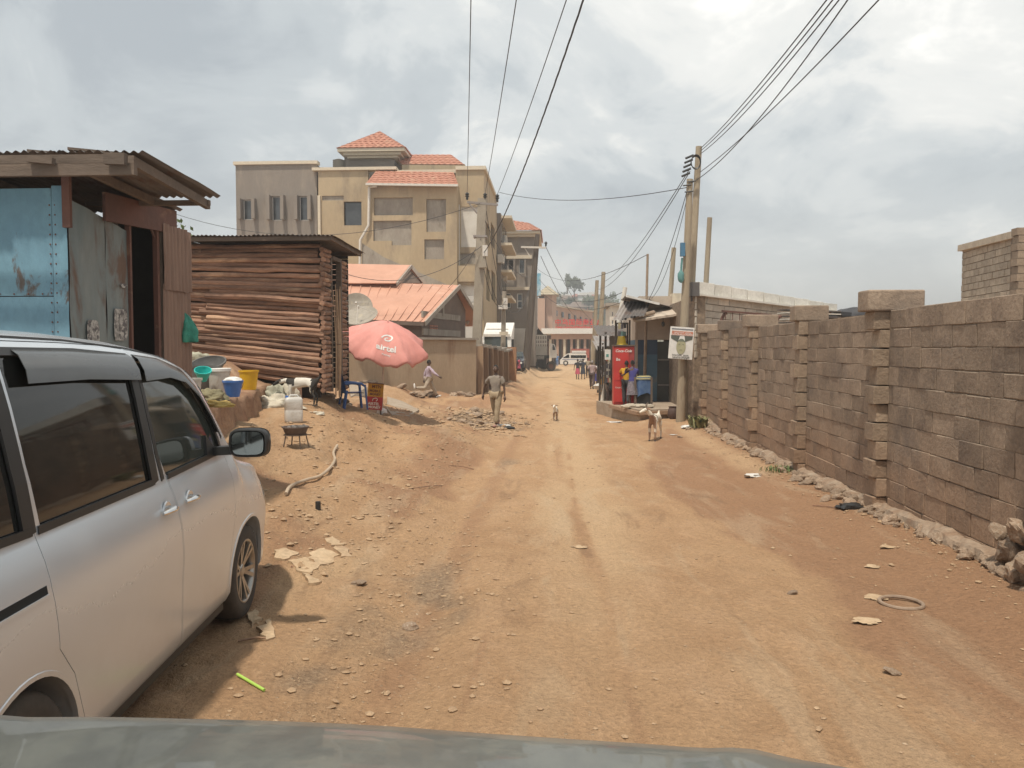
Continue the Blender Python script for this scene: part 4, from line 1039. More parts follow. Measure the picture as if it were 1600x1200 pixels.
# ------------------------------------------------------------------ log shed
M_log = mat('bark_log', (.33, .185, .12), (.175, .10, .068), scale=3.2, rough=.92, bump=.9, bscale=26, rnd=.28, c3=(.46, .29, .185), s3=2.0, t3=(.52, .68), stretch=(.35, 1.5, 1.5), bd=.015)
def log_tube(mb, a, c, r0, r1, seed, bend=.034):
 pts = []; rs = []; a, c = Vector(a), Vector(c); n = max(4, int((c - a).length / .28))
 for i in range(n + 1):
  t = i / n; p = a.lerp(c, t); p.z += bend * mnoise.noise(Vector((t * 2.2, seed, 0))); p.y += bend * .5 * mnoise.noise(Vector((t * 2.2, seed, 5)))
  p.z += .012 * mnoise.noise(Vector((t * 9, seed, 8))); pts.append(p); rs.append((r0 + (r1 - r0) * t) * (1 + .24 * mnoise.noise(Vector((t * 7, seed, 2)))))
 mb.tube(pts, rs, 8)
def log_shed():
 c0 = P(506, 590, 14.0); root = thing('log_shed', 'shed of stacked reddish brown logs with low iron roof and dark doorway', 'shed', (-6, 15, 1.1))
 xr = c0.x; xl = P(262, 500, 14.3).x; zt = P(500, 378, 14).z; yb = 15.5
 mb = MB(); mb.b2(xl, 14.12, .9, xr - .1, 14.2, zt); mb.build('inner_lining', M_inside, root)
 n = 29; ch = (zt - 1.12) / n; xm = P(322, 500, 14).x
 for i in range(n):
  zr_ = 1.09 + ch * (i + .5); tilt = .30 * (1 - i / n) ** 1.3       # lower logs drop to the right
  def zz(x): return zr_ + tilt * (xr - x) / (xr - xl) * 1.0 + (.12 * (1 - i / n)) * (xr - x) / (xr - xl)
  split = (8 < i < 19) or i % 3 == 0
  r = ch * U(.50, .62)
  if split:
   xs_ = xm + U(-.12, .12)
   for a, c in ((xl - U(0, .3), xs_ + .06), (xs_ - .03, xr - U(-.02, .09))):
    m_ = MB(); yy = 14.02 + U(-.03, .02) + (.05 if a < xm - .2 else 0); log_tube(m_, (a, yy, zz(a)), (c, yy + U(-.02, .02), zz(c)), r * U(.85, 1.1), r * U(.8, 1.05), i * 1.7 + a); m_.build('log', M_log, root)
  else:
   a, c = xl - U(0, .2), xr - U(-.03, .1); yy = 14.02 + U(-.03, .02)
   m_ = MB(); log_tube(m_, (a, yy, zz(a)), (c, yy, zz(c)), r * U(.9, 1.1), r * U(.85, 1.05), i * 2.1); m_.build('log', M_log, root)
 m_ = MB(); m_.box((xr - .5, 14.05, 1.0), (.14, .14, .34), rz=.3); m_.build('stump', M_log, root)
 n2 = 30; ch2 = (zt - .1 - 1.0) / n2
 def Yx(px): return abs(xr / ((px - 867) / 1218.))
 ya0, ya1, yb0, yb1 = 14.0, Yx(511), Yx(526), yb
 for i in range(n2):
  z = 1.0 + ch2 * (i + .5)
  m_ = MB(); log_tube(m_, (xr + U(-.02, .03), 13.93 + U(-.03, .03), z), (xr + U(-.02, .03), ya1 + U(-.03, .03), z + U(-.02, .02)), ch2 * .52, ch2 * .5, i + 50, .01); m_.build('side_log', M_log, root)
  if z < zt - .22:
   m_ = MB(); log_tube(m_, (xr + U(-.02, .03), yb0 + U(-.03, .02), z), (xr + U(-.02, .03), yb1 + U(-.05, .05), z + U(-.02, .02)), ch2 * .52, ch2 * .5, i + 90, .01); m_.build('side_log', M_log, root)
 m_ = MB(); m_.b2(xr - .03, yb0 - .07, 1.0, xr + .07, yb0, zt - .2); m_.b2(xr - .03, ya1 - .02, 1.0, xr + .05, ya1 + .05, zt - .2); m_.b2(xr - .03, ya1 + .05, zt - .27, xr + .07, yb0 - .07, zt - .2); m_.build('door_frame', M_timber, root)
 m_ = MB()
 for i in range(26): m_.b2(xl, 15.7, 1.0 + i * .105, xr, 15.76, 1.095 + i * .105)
 m_.build('back_poles', M_inside, root, kind='stuff')  # coloured near-black so the doorway reads as shaded
 for k in range(7):
  x = xr + .07 + U(0, .05); y = ya1 + .1 + k * .035; m_ = MB(); m_.tube([(x, y + U(-.03, .03), 1.0 if k % 3 else .88), (x + .02, y + .0, 1.8), (x + U(-.03, .03), y + U(-.07, .07), zt - .62 - U(0, .25))], [.012, .012, .008], 6)
  m_.build('cane', mat('dry_cane', (.43, .30, .19), (.33, .22, .14), scale=6, rough=.8, rnd=.15, fine=.12), root)
 m_ = MB(); m_.tube([(xr + .05, ya1 + .05, 1.9), (xr + .15, ya1 + .2, 1.88), (xr + .06, ya1 + .4, 1.92), (xr + .02, ya1 + .2, 1.95)], .008, 5, closed=True); m_.build('rope', M_timber, root)
 xo = xr + .30; zf = zt + .06; sl = Vector((0, 1, -.02)).normalized(); x = xo - .7; k = 0
 while x > xl - .6:
  m_ = MB(); corr_sheet(m_, (x, 13.55, zf + (.01 if k % 2 else 0)), (1, 0, 0), sl, (0, 0, 1), 2.25, .75, .076, .012, rag=.03, nl=5, seed=k + 20, curl=0); m_.build('roof_sheet', M_corrtop, root, sharp=False)
  x -= .7; k += 1
 for y_ in (13.62, 15.6): m_ = MB(); z_ = zf - .02 * (y_ - 13.55) - .05; m_.beam((xl, y_, z_), (xo - .03, y_, z_), .05, .07); m_.build('purlin', M_timber, root)
 m_ = MB(); m_.beam((xo - .03, 13.6, zf - .05), (xo - .03, 15.7, zf - .05 - .02 * 2), .04, .07); m_.build('verge_board', M_timber, root)
log_shed()
for k in range(12):
 px, py = U(500, 545), U(600, 615); Y = U(15.3, 16.6); x = P(px, py, Y).x; s = U(.08, .18)
 o = raw_obj('door_stone', rng.choice(ROCKS)); o.location = (x, Y, gz(x, Y) + s * .3); o.scale = (s * 1.4, s, s * .7); o.rotation_euler = (U(-.3, .3), U(-.3, .3), U(0, 6))
 tagit(o, 'flat brown stone set in the earth below the log shed doorway', 'stone', 'stones below the log shed doorway')
# ------------------------------------------------------------------ silver minivan (u forward, v to its right side, w up)
M_silver = bpy.data.materials.new('silver_paint'); M_silver.use_nodes = True
def _silver():
 t = M_silver.node_tree; L = t.links.new; bs = t.nodes['Principled BSDF']
 bs.inputs['Metallic'].default_value = .45; bs.inputs['Roughness'].default_value = .33
 bs.inputs['Coat Weight'].default_value = .55; bs.inputs['Coat Roughness'].default_value = .17
 tc = N(t, 'ShaderNodeTexCoord')
 n = N(t, 'ShaderNodeTexNoise', inp={'Scale': 1.6, 'Detail': 8, 'Roughness': .65}); L(tc.outputs['Object'], n.inputs['Vector'])
 sp = N(t, 'ShaderNodeSeparateXYZ'); L(tc.outputs['Object'], sp.inputs[0])
 h = N(t, 'ShaderNodeMapRange', inp={'From Min': .15, 'From Max': 1.0, 'To Min': .45, 'To Max': .0}); L(sp.outputs[2], h.inputs[0])
 a = N(t, 'ShaderNodeMapRange', inp={'From Min': .3, 'From Max': .75, 'To Min': .3, 'To Max': 1.2}); L(n.outputs['Fac'], a.inputs[0])
 m = N(t, 'ShaderNodeMath', operation='MULTIPLY', use_clamp=True); L(h.outputs[0], m.inputs[0]); L(a.outputs[0], m.inputs[1])
 mx = N(t, 'ShaderNodeMix', data_type='RGBA'); L(m.outputs[0], mx.inputs[0]); mx.inputs[6].default_value = (.63, .67, .71, 1); mx.inputs[7].default_value = (.40, .34, .28, 1)
 L(mx.outputs[2], bs.inputs['Base Color'])
 r = N(t, 'ShaderNodeMapRange', inp={'From Min': 0, 'From Max': 1, 'To Min': .26, 'To Max': .5}); L(m.outputs[0], r.inputs[0]); L(r.outputs[0], bs.inputs['Roughness'])
 n2 = N(t, 'ShaderNodeTexNoise', inp={'Scale': 400, 'Detail': 2}); L(tc.outputs['Object'], n2.inputs['Vector'])
_silver()
M_tint = mat('tinted_glass', (.018, .019, .018), (.013, .013, .012), scale=2, rough=.04, fine=0, spec=.5, coat=.15)
M_tint2 = mat('front_glass', (.05, .058, .05), (.035, .04, .035), scale=2.5, rough=.05, fine=0, spec=.5, coat=.3)
M_visor = mat('smoked_visor', (.075, .08, .082), (.06, .063, .065), scale=2, rough=.16, fine=0, spec=.7)
M_blackp = flat('black_plastic', (.022, .022, .022), .5)
M_rubber = mat('tyre_rubber', (.035, .032, .03), (.06, .048, .037), scale=3, rough=.85, fine=.2)
M_chrome = mat('chrome', (.75, .74, .72), (.7, .69, .67), scale=3, rough=.12, metal=1, fine=0)
M_alloy = mat('alloy', (.42, .39, .35), (.34, .30, .26), scale=5, rough=.35, metal=.8, fine=.1)
M_seam = flat('seam', (.012, .012, .012), .9)
VH = Vector((-math.sin(R(6)), math.cos(R(6)), 0)); VR = Vector((math.cos(R(6)), math.sin(R(6)), 0))
_w = P(386, 888, 5.1); VO = Vector((_w.x, 5.1, 0)) - VR * .83; VO.z = gz(-2.0, 5.1) - .0
def vw(u, v, w): return VO + VH * u + VR * v + Vector((0, 0, w))
TU = [(.90, .60), (.87, .72), (.80, .83), (.65, .93), (.4, 1.01), (.1, 1.07), (-.05, 1.11), (-.14, 1.17), (-.24, 1.36), (-.33, 1.53), (-.46, 1.68), (-.6, 1.745), (-.8, 1.80), (-1.3, 1.865), (-1.94, 1.90), (-2.6, 1.91), (-3.1, 1.89), (-3.36, 1.83), (-3.47, 1.6), (-3.5, 1.3)]
WU = [(.90, .50), (.87, .60), (.80, .70), (.65, .785), (.45, .83), (.2, .85), (-3.1, .85), (-3.35, .82), (-3.47, .77), (-3.5, .72)]
def lerpT(tab, u):
 tab = tab if tab[0][0] > tab[-1][0] else tab[::-1]
 for (a, va), (b, vb) in zip(tab, tab[1:]):
  if u >= b: return va + (vb - va) * (a - u) / (a - b) if a != b else va
 return tab[-1][1]
def smoothT(tab, u, h=.06):
 return (lerpT(tab, min(.9, u + h)) + 2 * lerpT(tab, u) + lerpT(tab, max(-3.5, u - h))) / 4 if -3.35 < u < .75 else lerpT(tab, u)
LOW = [(.20, .74), (.23, .795), (.28, .825), (.34, .832), (.46, .838), (.6, .845), (.74, .856), (.82, .855), (.90, .850), (.98, .838), (1.05, .820), (1.12, .795)]
def section(u, off=0.0):
 T = smoothT(TU, u); s = smoothT(WU, u) / .85; zb = min(1.14, T - .07)
 pts = []
 for z, wd in LOW:
  zz = .20 + (z - .20) * (zb - .02 - .20) / (.92)
  pts.append((zz, wd * s))
 H = T - zb; g = min(1, max(0, (H - .07) / .5))
 Fh = [.0, .10, .25, .42, .60, .74, .84, .90, .945, .975, .992, 1.0]; Wh = [.788, .782, .772, .753, .730, .708, .688, .66, .61, .52, .34, 0]
 Wl = [.788, .785, .78, .772, .765, .735, .70, .65, .58, .46, .28, 0]; Fl = [0, .2, .38, .52, .63, .73, .81, .87, .92, .96, .99, 1.0]
 for fh, wh, fl, wl in zip(Fh, Wh, Fl, Wl):
  f_ = fl + (fh - fl) * g; w_ = wl + (wh - wl) * g
  pts.append((zb + H * f_, w_ * s))
 if off:
  out = []
  for i, (z, w_) in enumerate(pts):
   a = pts[max(0, i - 1)]; b = pts[min(len(pts) - 1, i + 1)]; tz, tw = b[0] - a[0], b[1] - a[1]; l = math.hypot(tz, tw) or 1
   out.append((z - tw / l * off if w_ > 0 else z + off, max(0, w_ + tz / l * off)))
  pts = out
 return pts
def side_v(u, z, off=0.0):
 pts = section(u)
 for (za, wa), (zb, wb) in zip(pts, pts[1:]):
  if za <= z <= zb: return wa + (wb - wa) * (z - za) / ((zb - za) or 1) + off
 return pts[-1][1] + off
US = [.9, .895, .87, .83, .77, .7, .62, .54, .46] + [.38 - .08 * k for k in range(5)] + [.0 - .035 * k for k in range(24)] + [-.86 - .08 * k for k in range(14)] + [-2.0 - .1 * k for k in range(12)] + [-3.18, -3.26, -3.34, -3.4, -3.45, -3.48, -3.5]
def loft(off=0.0):
 mb = MB(); rows = []
 for u in US:
  s = section(u, off); uu = u + (off if u > .85 else (-off if u < -3.45 else 0))
  row = [(uu, w_, z) for z, w_ in s] + [(uu, -w_, z) for z, w_ in s[::-1][1:]]
  rows.append(row)
 n = len(rows[0]); vs = [p for r in rows for p in r]; fs = []
 for i in range(len(rows) - 1):
  for j in range(n):
   fs.append((i * n + j, (i + 1) * n + j, (i + 1) * n + (j + 1) % n, i * n + (j + 1) % n))
 fs.append(tuple(range(n))); fs.append(tuple((len(rows) - 1) * n + j for j in range(n))[::-1])
 mb.add(vs, fs, 0, True)
 o = mb.build('tmp', M_silver, sharp=False, fix=True)
 return o
def tmp_prism(outline, v0, v1):
 mb = MB(); mb.prism([(u, v0, z) for u, z in outline], (0, v0, 0), (0, v1, 0)); return mb.build('tmp', M_silver, fix=True)
def tmp_cyl(u, z, r, v0, v1, n=40):
 mb = MB(); mb.prism([(u + r * math.cos(2 * math.pi * k / n), v0, z + r * math.sin(2 * math.pi * k / n)) for k in range(n)], (0, v0, 0), (0, v1, 0)); return mb.build('tmp', M_silver, fix=True)
def boolean(o, other, op):
 m = o.modifiers.new('b', 'BOOLEAN'); m.object = other; m.operation = op; m.solver = 'EXACT'
 me = evald(o); o.modifiers.clear(); old = o.data; o.data = me; bpy.data.meshes.remove(old)
def kill(*os):
 for o in os:
  me = o.data; bpy.data.objects.remove(o); bpy.data.meshes.remove(me)
van = thing('silver_minivan', 'dusty silver minivan with dark windows parked on the left edge of the road', 'minivan', VO)
def van_part(name, me, m, parent=None, label=None, smooth=True, sharp=30):
 for v in me.vertices: v.co = VH * v.co.x + VR * v.co.y + Vector((0, 0, v.co.z))
 me.materials.clear(); me.materials.append(m)
 me.polygons.foreach_set('material_index', [0] * len(me.polygons)); me.name = name
 if smooth:
  me.polygons.foreach_set('use_smooth', [True] * len(me.polygons)); me.set_sharp_from_angle(angle=R(sharp))
 me.flip_normals() if False else None
 o = raw_obj(name, me, parent or van)
 if label: o['label'] = label
 return o
def vmb(mb, name, m, parent=None, **k):
 me = mb.mesh(name, m)
 bm = bmesh.new(); bm.from_mesh(me); bmesh.ops.recalc_face_normals(bm, faces=bm.faces); bm.to_mesh(me); bm.free()
 return van_part(name, me, m, parent, **k)
ARCH = [(0, .31, .375), (-2.62, .31, .37)]
def arc(cu, cz, r, a0, a1, n=14): return [(cu + r * math.cos(R(a0 + (a1 - a0) * k / n)), cz + r * math.sin(R(a0 + (a1 - a0) * k / n))) for k in range(n + 1)]
FD = [(-.455, .235), (-1.17, .235), (-1.185, .5), (-1.20, .85), (-1.22, 1.14), (-1.33, 1.3), (-1.36, 1.55), (-1.36, 1.81), (-1.0, 1.785), (-.78, 1.735), (-.56, 1.61), (-.41, 1.42), (-.31, 1.20), (-.30, .95), (-.34, .66), (-.41, .4)]
SD = [(-1.18, .235), (-2.16, .235), (-2.2, .34), (-2.3, .58), (-2.42, .72), (-2.44, .95), (-2.44, 1.14), (-2.50, 1.5), (-2.52, 1.845), (-2.0, 1.84), (-1.6, 1.83), (-1.37, 1.812), (-1.37, 1.55), (-1.34, 1.3), (-1.23, 1.14), (-1.21, .85), (-1.195, .5)]
FW = [(-.365, 1.185), (-1.235, 1.165), (-1.32, 1.3), (-1.345, 1.5), (-1.345, 1.755), (-1.0, 1.73), (-.80, 1.68), (-.63, 1.575), (-.50, 1.43), (-.42, 1.30)]
SW = [(-1.40, 1.165), (-2.40, 1.165), (-2.44, 1.4), (-2.47, 1.79), (-1.9, 1.785), (-1.43, 1.76), (-1.42, 1.5)]
QW = [(-2.50, 1.165), (-3.22, 1.185), (-3.28, 1.4), (-3.2, 1.75), (-2.56, 1.79), (-2.53, 1.5)]
WS = None
def off_poly(poly, d):
 n = len(poly); A = sum(poly[i][0] * poly[(i + 1) % n][1] - poly[(i + 1) % n][0] * poly[i][1] for i in range(n)); s = 1 if A > 0 else -1
 out = []
 for i in range(n):
  p0, p1, p2 = Vector(poly[i - 1]), Vector(poly[i]), Vector(poly[(i + 1) % n])
  e1 = (p1 - p0).normalized(); e2 = (p2 - p1).normalized(); n1 = Vector((e1.y, -e1.x)) * s; n2 = Vector((e2.y, -e2.x)) * s
  m = (n1 + n2); m = m.normalized() if m.length > .1 else n1; k = d / max(.5, m.dot(n1)); out.append((p1.x + m.x * k, p1.y + m.y * k))
 return out
def build_van():
 arches = [tmp_cyl(u, z, r, .45, 1.2) for u, z, r in ARCH] + [tmp_cyl(u, z, r, -1.2, -.45) for u, z, r in ARCH]
 base = loft(); 
 for a in arches: boolean(base, a, 'DIFFERENCE')
 mbody = base.copy(); mbody.data = base.data.copy(); link(mbody)
 inner = loft(-.012); inner2 = loft(.0015)
 out = []
 for nm, outl, win in (('front_door', FD, FW), ('sliding_door', SD, SW)):
  cut = tmp_prism(outl, .5, 1.1); boolean(mbody, cut, 'DIFFERENCE')
  pin = tmp_prism(off_poly(outl, -.0035), .52, 1.1)
  door = base.copy(); door.data = base.data.copy(); link(door); boolean(door, pin, 'INTERSECT')
  wc = tmp_prism(win, .4, 1.1); boolean(door, wc, 'DIFFERENCE')
  gl = inner.copy(); gl.data = inner.data.copy(); link(gl); wi = tmp_prism(off_poly(win, .0), .6, 1.1); boolean(gl, wi, 'INTERSECT')
  d = van_part(nm, door.data, M_silver)
  van_part('door_window', gl.data, M_tint if nm == 'sliding_door' else M_tint2, d)
  out.append(d); bpy.data.objects.remove(door); bpy.data.objects.remove(gl); kill(cut, pin, wc, wi)
 qc = tmp_prism(QW, .5, 1.1); boolean(mbody, qc, 'DIFFERENCE')
 gl = inner.copy(); gl.data = inner.data.copy(); link(gl); boolean(gl, qc, 'INTERSECT'); van_part('quarter_window', gl.data, M_tint); bpy.data.objects.remove(gl)
 wsb = tmp_prism([(-.40, 1.16), (-1.62, 1.9), (-1.5, 1.6), (-.52, 1.0)], -.60, .60)
 wsb2 = MB(); wsb2.add([(-.34, -.70, 1.10), (-.34, .70, 1.10), (-.60, .76, 1.10), (-.60, -.76, 1.10)], [(0, 1, 2, 3)])
 kill(wsb)
 mw = MB()
 def wsf(a, b):
  u = -.165 - .40 * b; hw = (.72 - .09 * b) * (a * 2 - 1); T = smoothT(TU, u)
  pts = section(u, .002); z = None
  up = [(z_, w_) for z_, w_ in pts if z_ > 1.0][::-1]
  for (za, wa), (zb_, wb) in zip(up, up[1:]):
   if wa <= abs(hw) <= wb: z = za + (zb_ - za) * (abs(hw) - wa) / ((wb - wa) or 1); break
  return (u, hw, z if z is not None else T)
 mw.grid(wsf, 16, 12); me = mw.mesh('windscreen', M_tint); van_part('windscreen', me, M_tint)
 mt = MB()
 def strip(u0, u1, z0, z1, off, nu=10, nv=6, skew=lambda z: 0):
  def f(a, b):
   z = z0 + (z1 - z0) * b; u = u0 + (u1 - u0) * a + skew(z); return (u, side_v(u, min(z, smoothT(TU, u) - .02), off), z)
  return f
 core_cut = tmp_prism([(.4, .2), (.4, .8), (-3.4, .8), (-3.4, .2)], -.3, .3)
 kill(core_cut)
 b = van_part('body', mbody.data, M_silver); bpy.data.objects.remove(mbody)
 kill(inner2, *arches); kill(qc)
 bpy.data.objects.remove(base); kill(inner)
 def ribbon(name, poly_pts, width, off, m, par=None, close=False):
  mb = MB(); k = len(poly_pts); vs = []
  for i, (u, z) in enumerate(poly_pts):
   a = poly_pts[max(0, i - 1)]; c = poly_pts[min(k - 1, i + 1)]; t = Vector((c[0] - a[0], c[1] - a[1])).normalized(); nrm = Vector((-t.y, t.x)) * width / 2
   for s in (-1, 1):
    uu, zz = u + nrm.x * s, z + nrm.y * s; vs.append((uu, side_v(uu, zz, off), zz))
   for s in (1, -1):
    uu, zz = u + nrm.x * s, z + nrm.y * s; vs.append((uu, side_v(uu, zz, off - .012), zz))
  fs = []
  for i in range(k - 1):
   for j in range(4): fs.append((i * 4 + j, i * 4 + (j + 1) % 4, (i + 1) * 4 + (j + 1) % 4, (i + 1) * 4 + j))
  mb.add(vs, fs); return vmb(mb, name, m, par, smooth=False)
 def dense(pts, step=.06):
  out_ = []
  for a, c in zip(pts, pts[1:]):
   n = max(1, int(math.hypot(c[0] - a[0], c[1] - a[1]) / step)); out_ += [(a[0] + (c[0] - a[0]) * i / n, a[1] + (c[1] - a[1]) * i / n) for i in range(n)]
  return out_ + [pts[-1]]
 fd, sd_ = out
 ribbon('window_frame', dense([(-1.285, 1.15), (-1.335, 1.3), (-1.352, 1.5), (-1.352, 1.77)]), .035, .004, M_blackp, fd)
 ribbon('window_frame', dense([(-1.375, 1.15), (-1.405, 1.3), (-1.415, 1.5), (-1.415, 1.775)]), .075, .004, M_blackp, sd_)
 ribbon('window_frame', dense([(-2.47, 1.15), (-2.50, 1.4), (-2.53, 1.79)]), .075, .004, M_blackp)
 ribbon('window_seal', dense([(-.37, 1.176), (-1.225, 1.157)]), .028, .006, M_blackp, fd)
 ribbon('window_seal', dense([(-1.39, 1.157), (-2.42, 1.157)]), .03, .006, M_blackp, sd_)
 ribbon('window_seal', dense([(-2.46, 1.16), (-3.2, 1.178)]), .03, .006, M_blackp)
 ribbon('window_frame', dense([(-.37, 1.20), (-.43, 1.325), (-.515, 1.46), (-.64, 1.60), (-.80, 1.698), (-1.0, 1.747), (-1.34, 1.77)]), .03, .003, M_blackp, fd)
 ribbon('window_frame', dense([(-1.40, 1.775), (-1.9, 1.80), (-2.48, 1.805), (-3.2, 1.765)]), .03, .003, M_blackp)
 def visor(name, top, drop, off, par):
  mb = MB(); vs = []; k = len(top)
  for i, (u, z) in enumerate(top):
   d = drop(i / (k - 1)); prof = [(0, .004), (.15, .02), (.6, .030), (1.0, .026)]
   for f_, o_ in prof: vs.append((u, side_v(u, z, 0) + o_ + (side_v(u, max(.9, z - d * f_)) - side_v(u, z)) , z - d * f_))
   for f_, o_ in prof[::-1]: vs.append((u, side_v(u, z, 0) + o_ - .003 + (side_v(u, max(.9, z - d * f_)) - side_v(u, z)), z - d * f_))
  fs = []; n = 8
  for i in range(k - 1):
   for j in range(n): fs.append((i * n + j, i * n + (j + 1) % n, (i + 1) * n + (j + 1) % n, (i + 1) * n + j))
  fs += [tuple(range(n)), tuple((k - 1) * n + j for j in range(n))[::-1]]
  mb.add(vs, fs); vmb(mb, name, M_visor, par, sharp=50)
 visor('rain_visor', dense([(-.40, 1.30), (-.50, 1.465), (-.62, 1.605), (-.79, 1.712), (-1.0, 1.762), (-1.335, 1.782)]), lambda t: .045 + .085 * t, 0, fd)
 visor('rain_visor', dense([(-1.39, 1.785), (-1.9, 1.808), (-2.36, 1.81)]), lambda t: .125, 0, sd_)
 ribbon('roof_drip', dense([(-.38, 1.47), (-.5, 1.62), (-.66, 1.72), (-.9, 1.775), (-1.3, 1.815), (-1.9, 1.85), (-2.5, 1.862), (-3.1, 1.84)]), .008, .003, M_seam)
 ribbon('slide_rail', dense([(-2.47, .955), (-3.25, .955)]), .03, .002, M_seam)
 ribbon('rail_lip', dense([(-2.47, .933), (-3.25, .933)]), .012, .006, M_silver)
 for cu, cz, r in ARCH:
  mb = MB(); k = 26; vs = []; 
  for i in range(k + 1):
   a = R(-12 + 204 * i / k)
   for rr, oo in ((r - .006, -.02), (r - .006, .004), (r + .012, .004), (r + .018, -.004)):
    u_, z_ = cu + rr * math.cos(a), max(.21, cz + rr * math.sin(a)); vs.append((u_, side_v(u_, z_, oo), z_))
  fs = [(i * 4 + j, i * 4 + j + 1, (i + 1) * 4 + j + 1, (i + 1) * 4 + j) for i in range(k) for j in range(3)]
  mb.add(vs, fs, 0, True); vmb(mb, 'arch_lip', M_silver)
  mb = MB(); mb.lathe([(.372, .62), (.372, .45), (.1, .45)], n=32, M=Matrix.Rotation(R(-90), 3, 'X')); 
  mb.v = [(x + cu, y, z + cz) for x, y, z in mb.v]; vmb(mb, 'arch_liner', M_blackp)
 for (u, par) in ((-1.035, fd), (-1.345, sd_)):
  z = 1.005; v = side_v(u, z)
  mb = MB(); mb.lathe([(0.0, .002), (.03, .004), (.042, .003), (.046, -.004)], n=20, M=Matrix.Rotation(R(-90), 3, 'X')); mb.v = [(x * 1.1 + u, y + v, zz * 1.05 + z) for x, y, zz in mb.v]; c_ = vmb(mb, 'handle_cup', mat('cup_silver', (.66, .66, .65), (.6, .6, .6), rough=.25, metal=.7, fine=0), par)
  pts = [(u + .085 * s_, v + .012 + .022 * (1 - abs(s_) ** 2.5), z + .006 * (1 - s_ * s_)) for s_ in np.linspace(-1, 1, 11)]
  mb = MB(); mb.tube(pts, [.010 + .006 * (1 - abs(s_)) for s_ in np.linspace(-1, 1, 11)], 10); vmb(mb, 'door_handle', M_chrome, par)
 mc = (-.50, 1.005, 1.245)
 mb = MB(); nu, nv = 20, 10; vs = []
 prof = [(-.052, .86), (-.05, .94), (-.035, 1.0), (0, 1.0), (.04, .9), (.075, .66), (.09, .3), (.093, 0.02)]
 for du, sc in prof:
  for i in range(nu):
   a = 2 * math.pi * i / nu; ca, sa = math.cos(a), math.sin(a); ex = .55
   x = math.copysign(abs(ca) ** ex, ca) * .118 * sc; z = math.copysign(abs(sa) ** ex, sa) * .088 * sc; vs.append((mc[0] + du + .10 * 0, mc[1] + x - .02 * (du > .03), mc[2] + z))
 fs = [(j * nu + i, j * nu + (i + 1) % nu, (j + 1) * nu + (i + 1) % nu, (j + 1) * nu + i) for j in range(len(prof) - 1) for i in range(nu)] + [tuple((len(prof) - 1) * nu + i for i in range(nu))]
 mb.add(vs, fs, 0, True); sh = vmb(mb, 'door_mirror', M_blackp)
 mb = MB(); vs2 = [(x + .012, mc[1] + (y - mc[1]) * 1.03, mc[2] + (z - mc[2]) * 1.03) for x, y, z in vs[nu * 3:]]
 fs = [(j * nu + i, j * nu + (i + 1) % nu, (j + 1) * nu + (i + 1) % nu, (j + 1) * nu + i) for j in range(4) for i in range(nu)] + [tuple(4 * nu + i for i in range(nu))]
 mb.add(vs2, fs, 0, True); vmb(mb, 'mirror_shell', M_silver, sh)
 mb = MB(); n = 24; ring = []
 for i in range(n):
  a = 2 * math.pi * i / n; ca, sa = math.cos(a), math.sin(a); ring.append((mc[0] - .0535 + .0, mc[1] + math.copysign(abs(ca) ** .5, ca) * .094, mc[2] + math.copysign(abs(sa) ** .5, sa) * .070))
 mb.prism(ring, (0, 0, 0), (-.003, 0, 0)); vmb(mb, 'mirror_glass', mat('mirror_glass', (.30, .32, .31), (.28, .30, .29), rough=.05, metal=1, fine=0), sh, smooth=False)
 mb = MB(); mb.beam((mc[0] + .03, side_v(-.47, 1.2) - .01, 1.19), (mc[0] + .01, mc[1] - .08, 1.2), .09, .05); mb.prism([(-.40, side_v(-.4, 1.16) + .004, 1.165), (-.62, side_v(-.6, 1.16) + .004, 1.165), (-.60, side_v(-.6, 1.3) + .004, 1.30)], (0, 0, 0), (0, -.02, 0)); vmb(mb, 'mirror_arm', M_blackp, sh, smooth=False)
 mb = MB(); mb.b2(-.40, .55, .185, -2.24, .795, .235); vmb(mb, 'sill', M_blackp, smooth=False)
 mb = MB(); mb.grid(lambda a, b_: (.83 - .35 * a + .02 * 0, side_v(.83 - .35 * a, .70 + .13 * b_, .004), .70 + .13 * b_), 8, 4); vmb(mb, 'headlight', mat('lamp_glass', (.55, .56, .55), (.5, .5, .5), rough=.1, fine=0), None)
 for cu in (0, -2.62):
  for sgn in (1, -1):
   c = Vector((cu, .73 * sgn, .315)); Mx = Matrix.Rotation(R(-90 * sgn), 3, 'X')
   wh = MB(); wh.lathe([(.205, -.09), (.25, -.1), (.295, -.095), (.312, -.07), (.315, 0), (.312, .07), (.295, .092), (.25, .098), (.212, .094)], n=40, M=Mx); wh.v = [(x + c.x, y + c.y, z + c.z) for x, y, z in wh.v]
   w_ = vmb(wh, 'wheel', M_rubber, sharp=60)
   rm = MB(); rm.lathe([(.212, .094), (.205, .097), (.197, .092), (.19, .06), (.185, -.08)], n=40, M=Mx)
   rm.lathe([(.0, .072), (.03, .075), (.04, .070), (.055, .055), (.058, .02)], n=20, M=Mx)
   for k in range(6):
    a = 2 * math.pi * (k + .25) / 6
    for da in (-.16, .16):
     d0 = Vector((math.cos(a + da * .6), math.sin(a + da * .6))) * .045; d1 = Vector((math.cos(a + da), math.sin(a + da))) * .196
     p0 = Mx @ Vector((d0.x, d0.y, .055)); p1 = Mx @ Vector((d1.x, d1.y, .082)); rm.beam(p0, p1, .026, .022, up=Mx @ Vector((0, 0, 1)))
   rm.v = [(x + c.x, y + c.y, z + c.z) for x, y, z in rm.v]; vmb(rm, 'rim', M_alloy, w_, smooth=False)
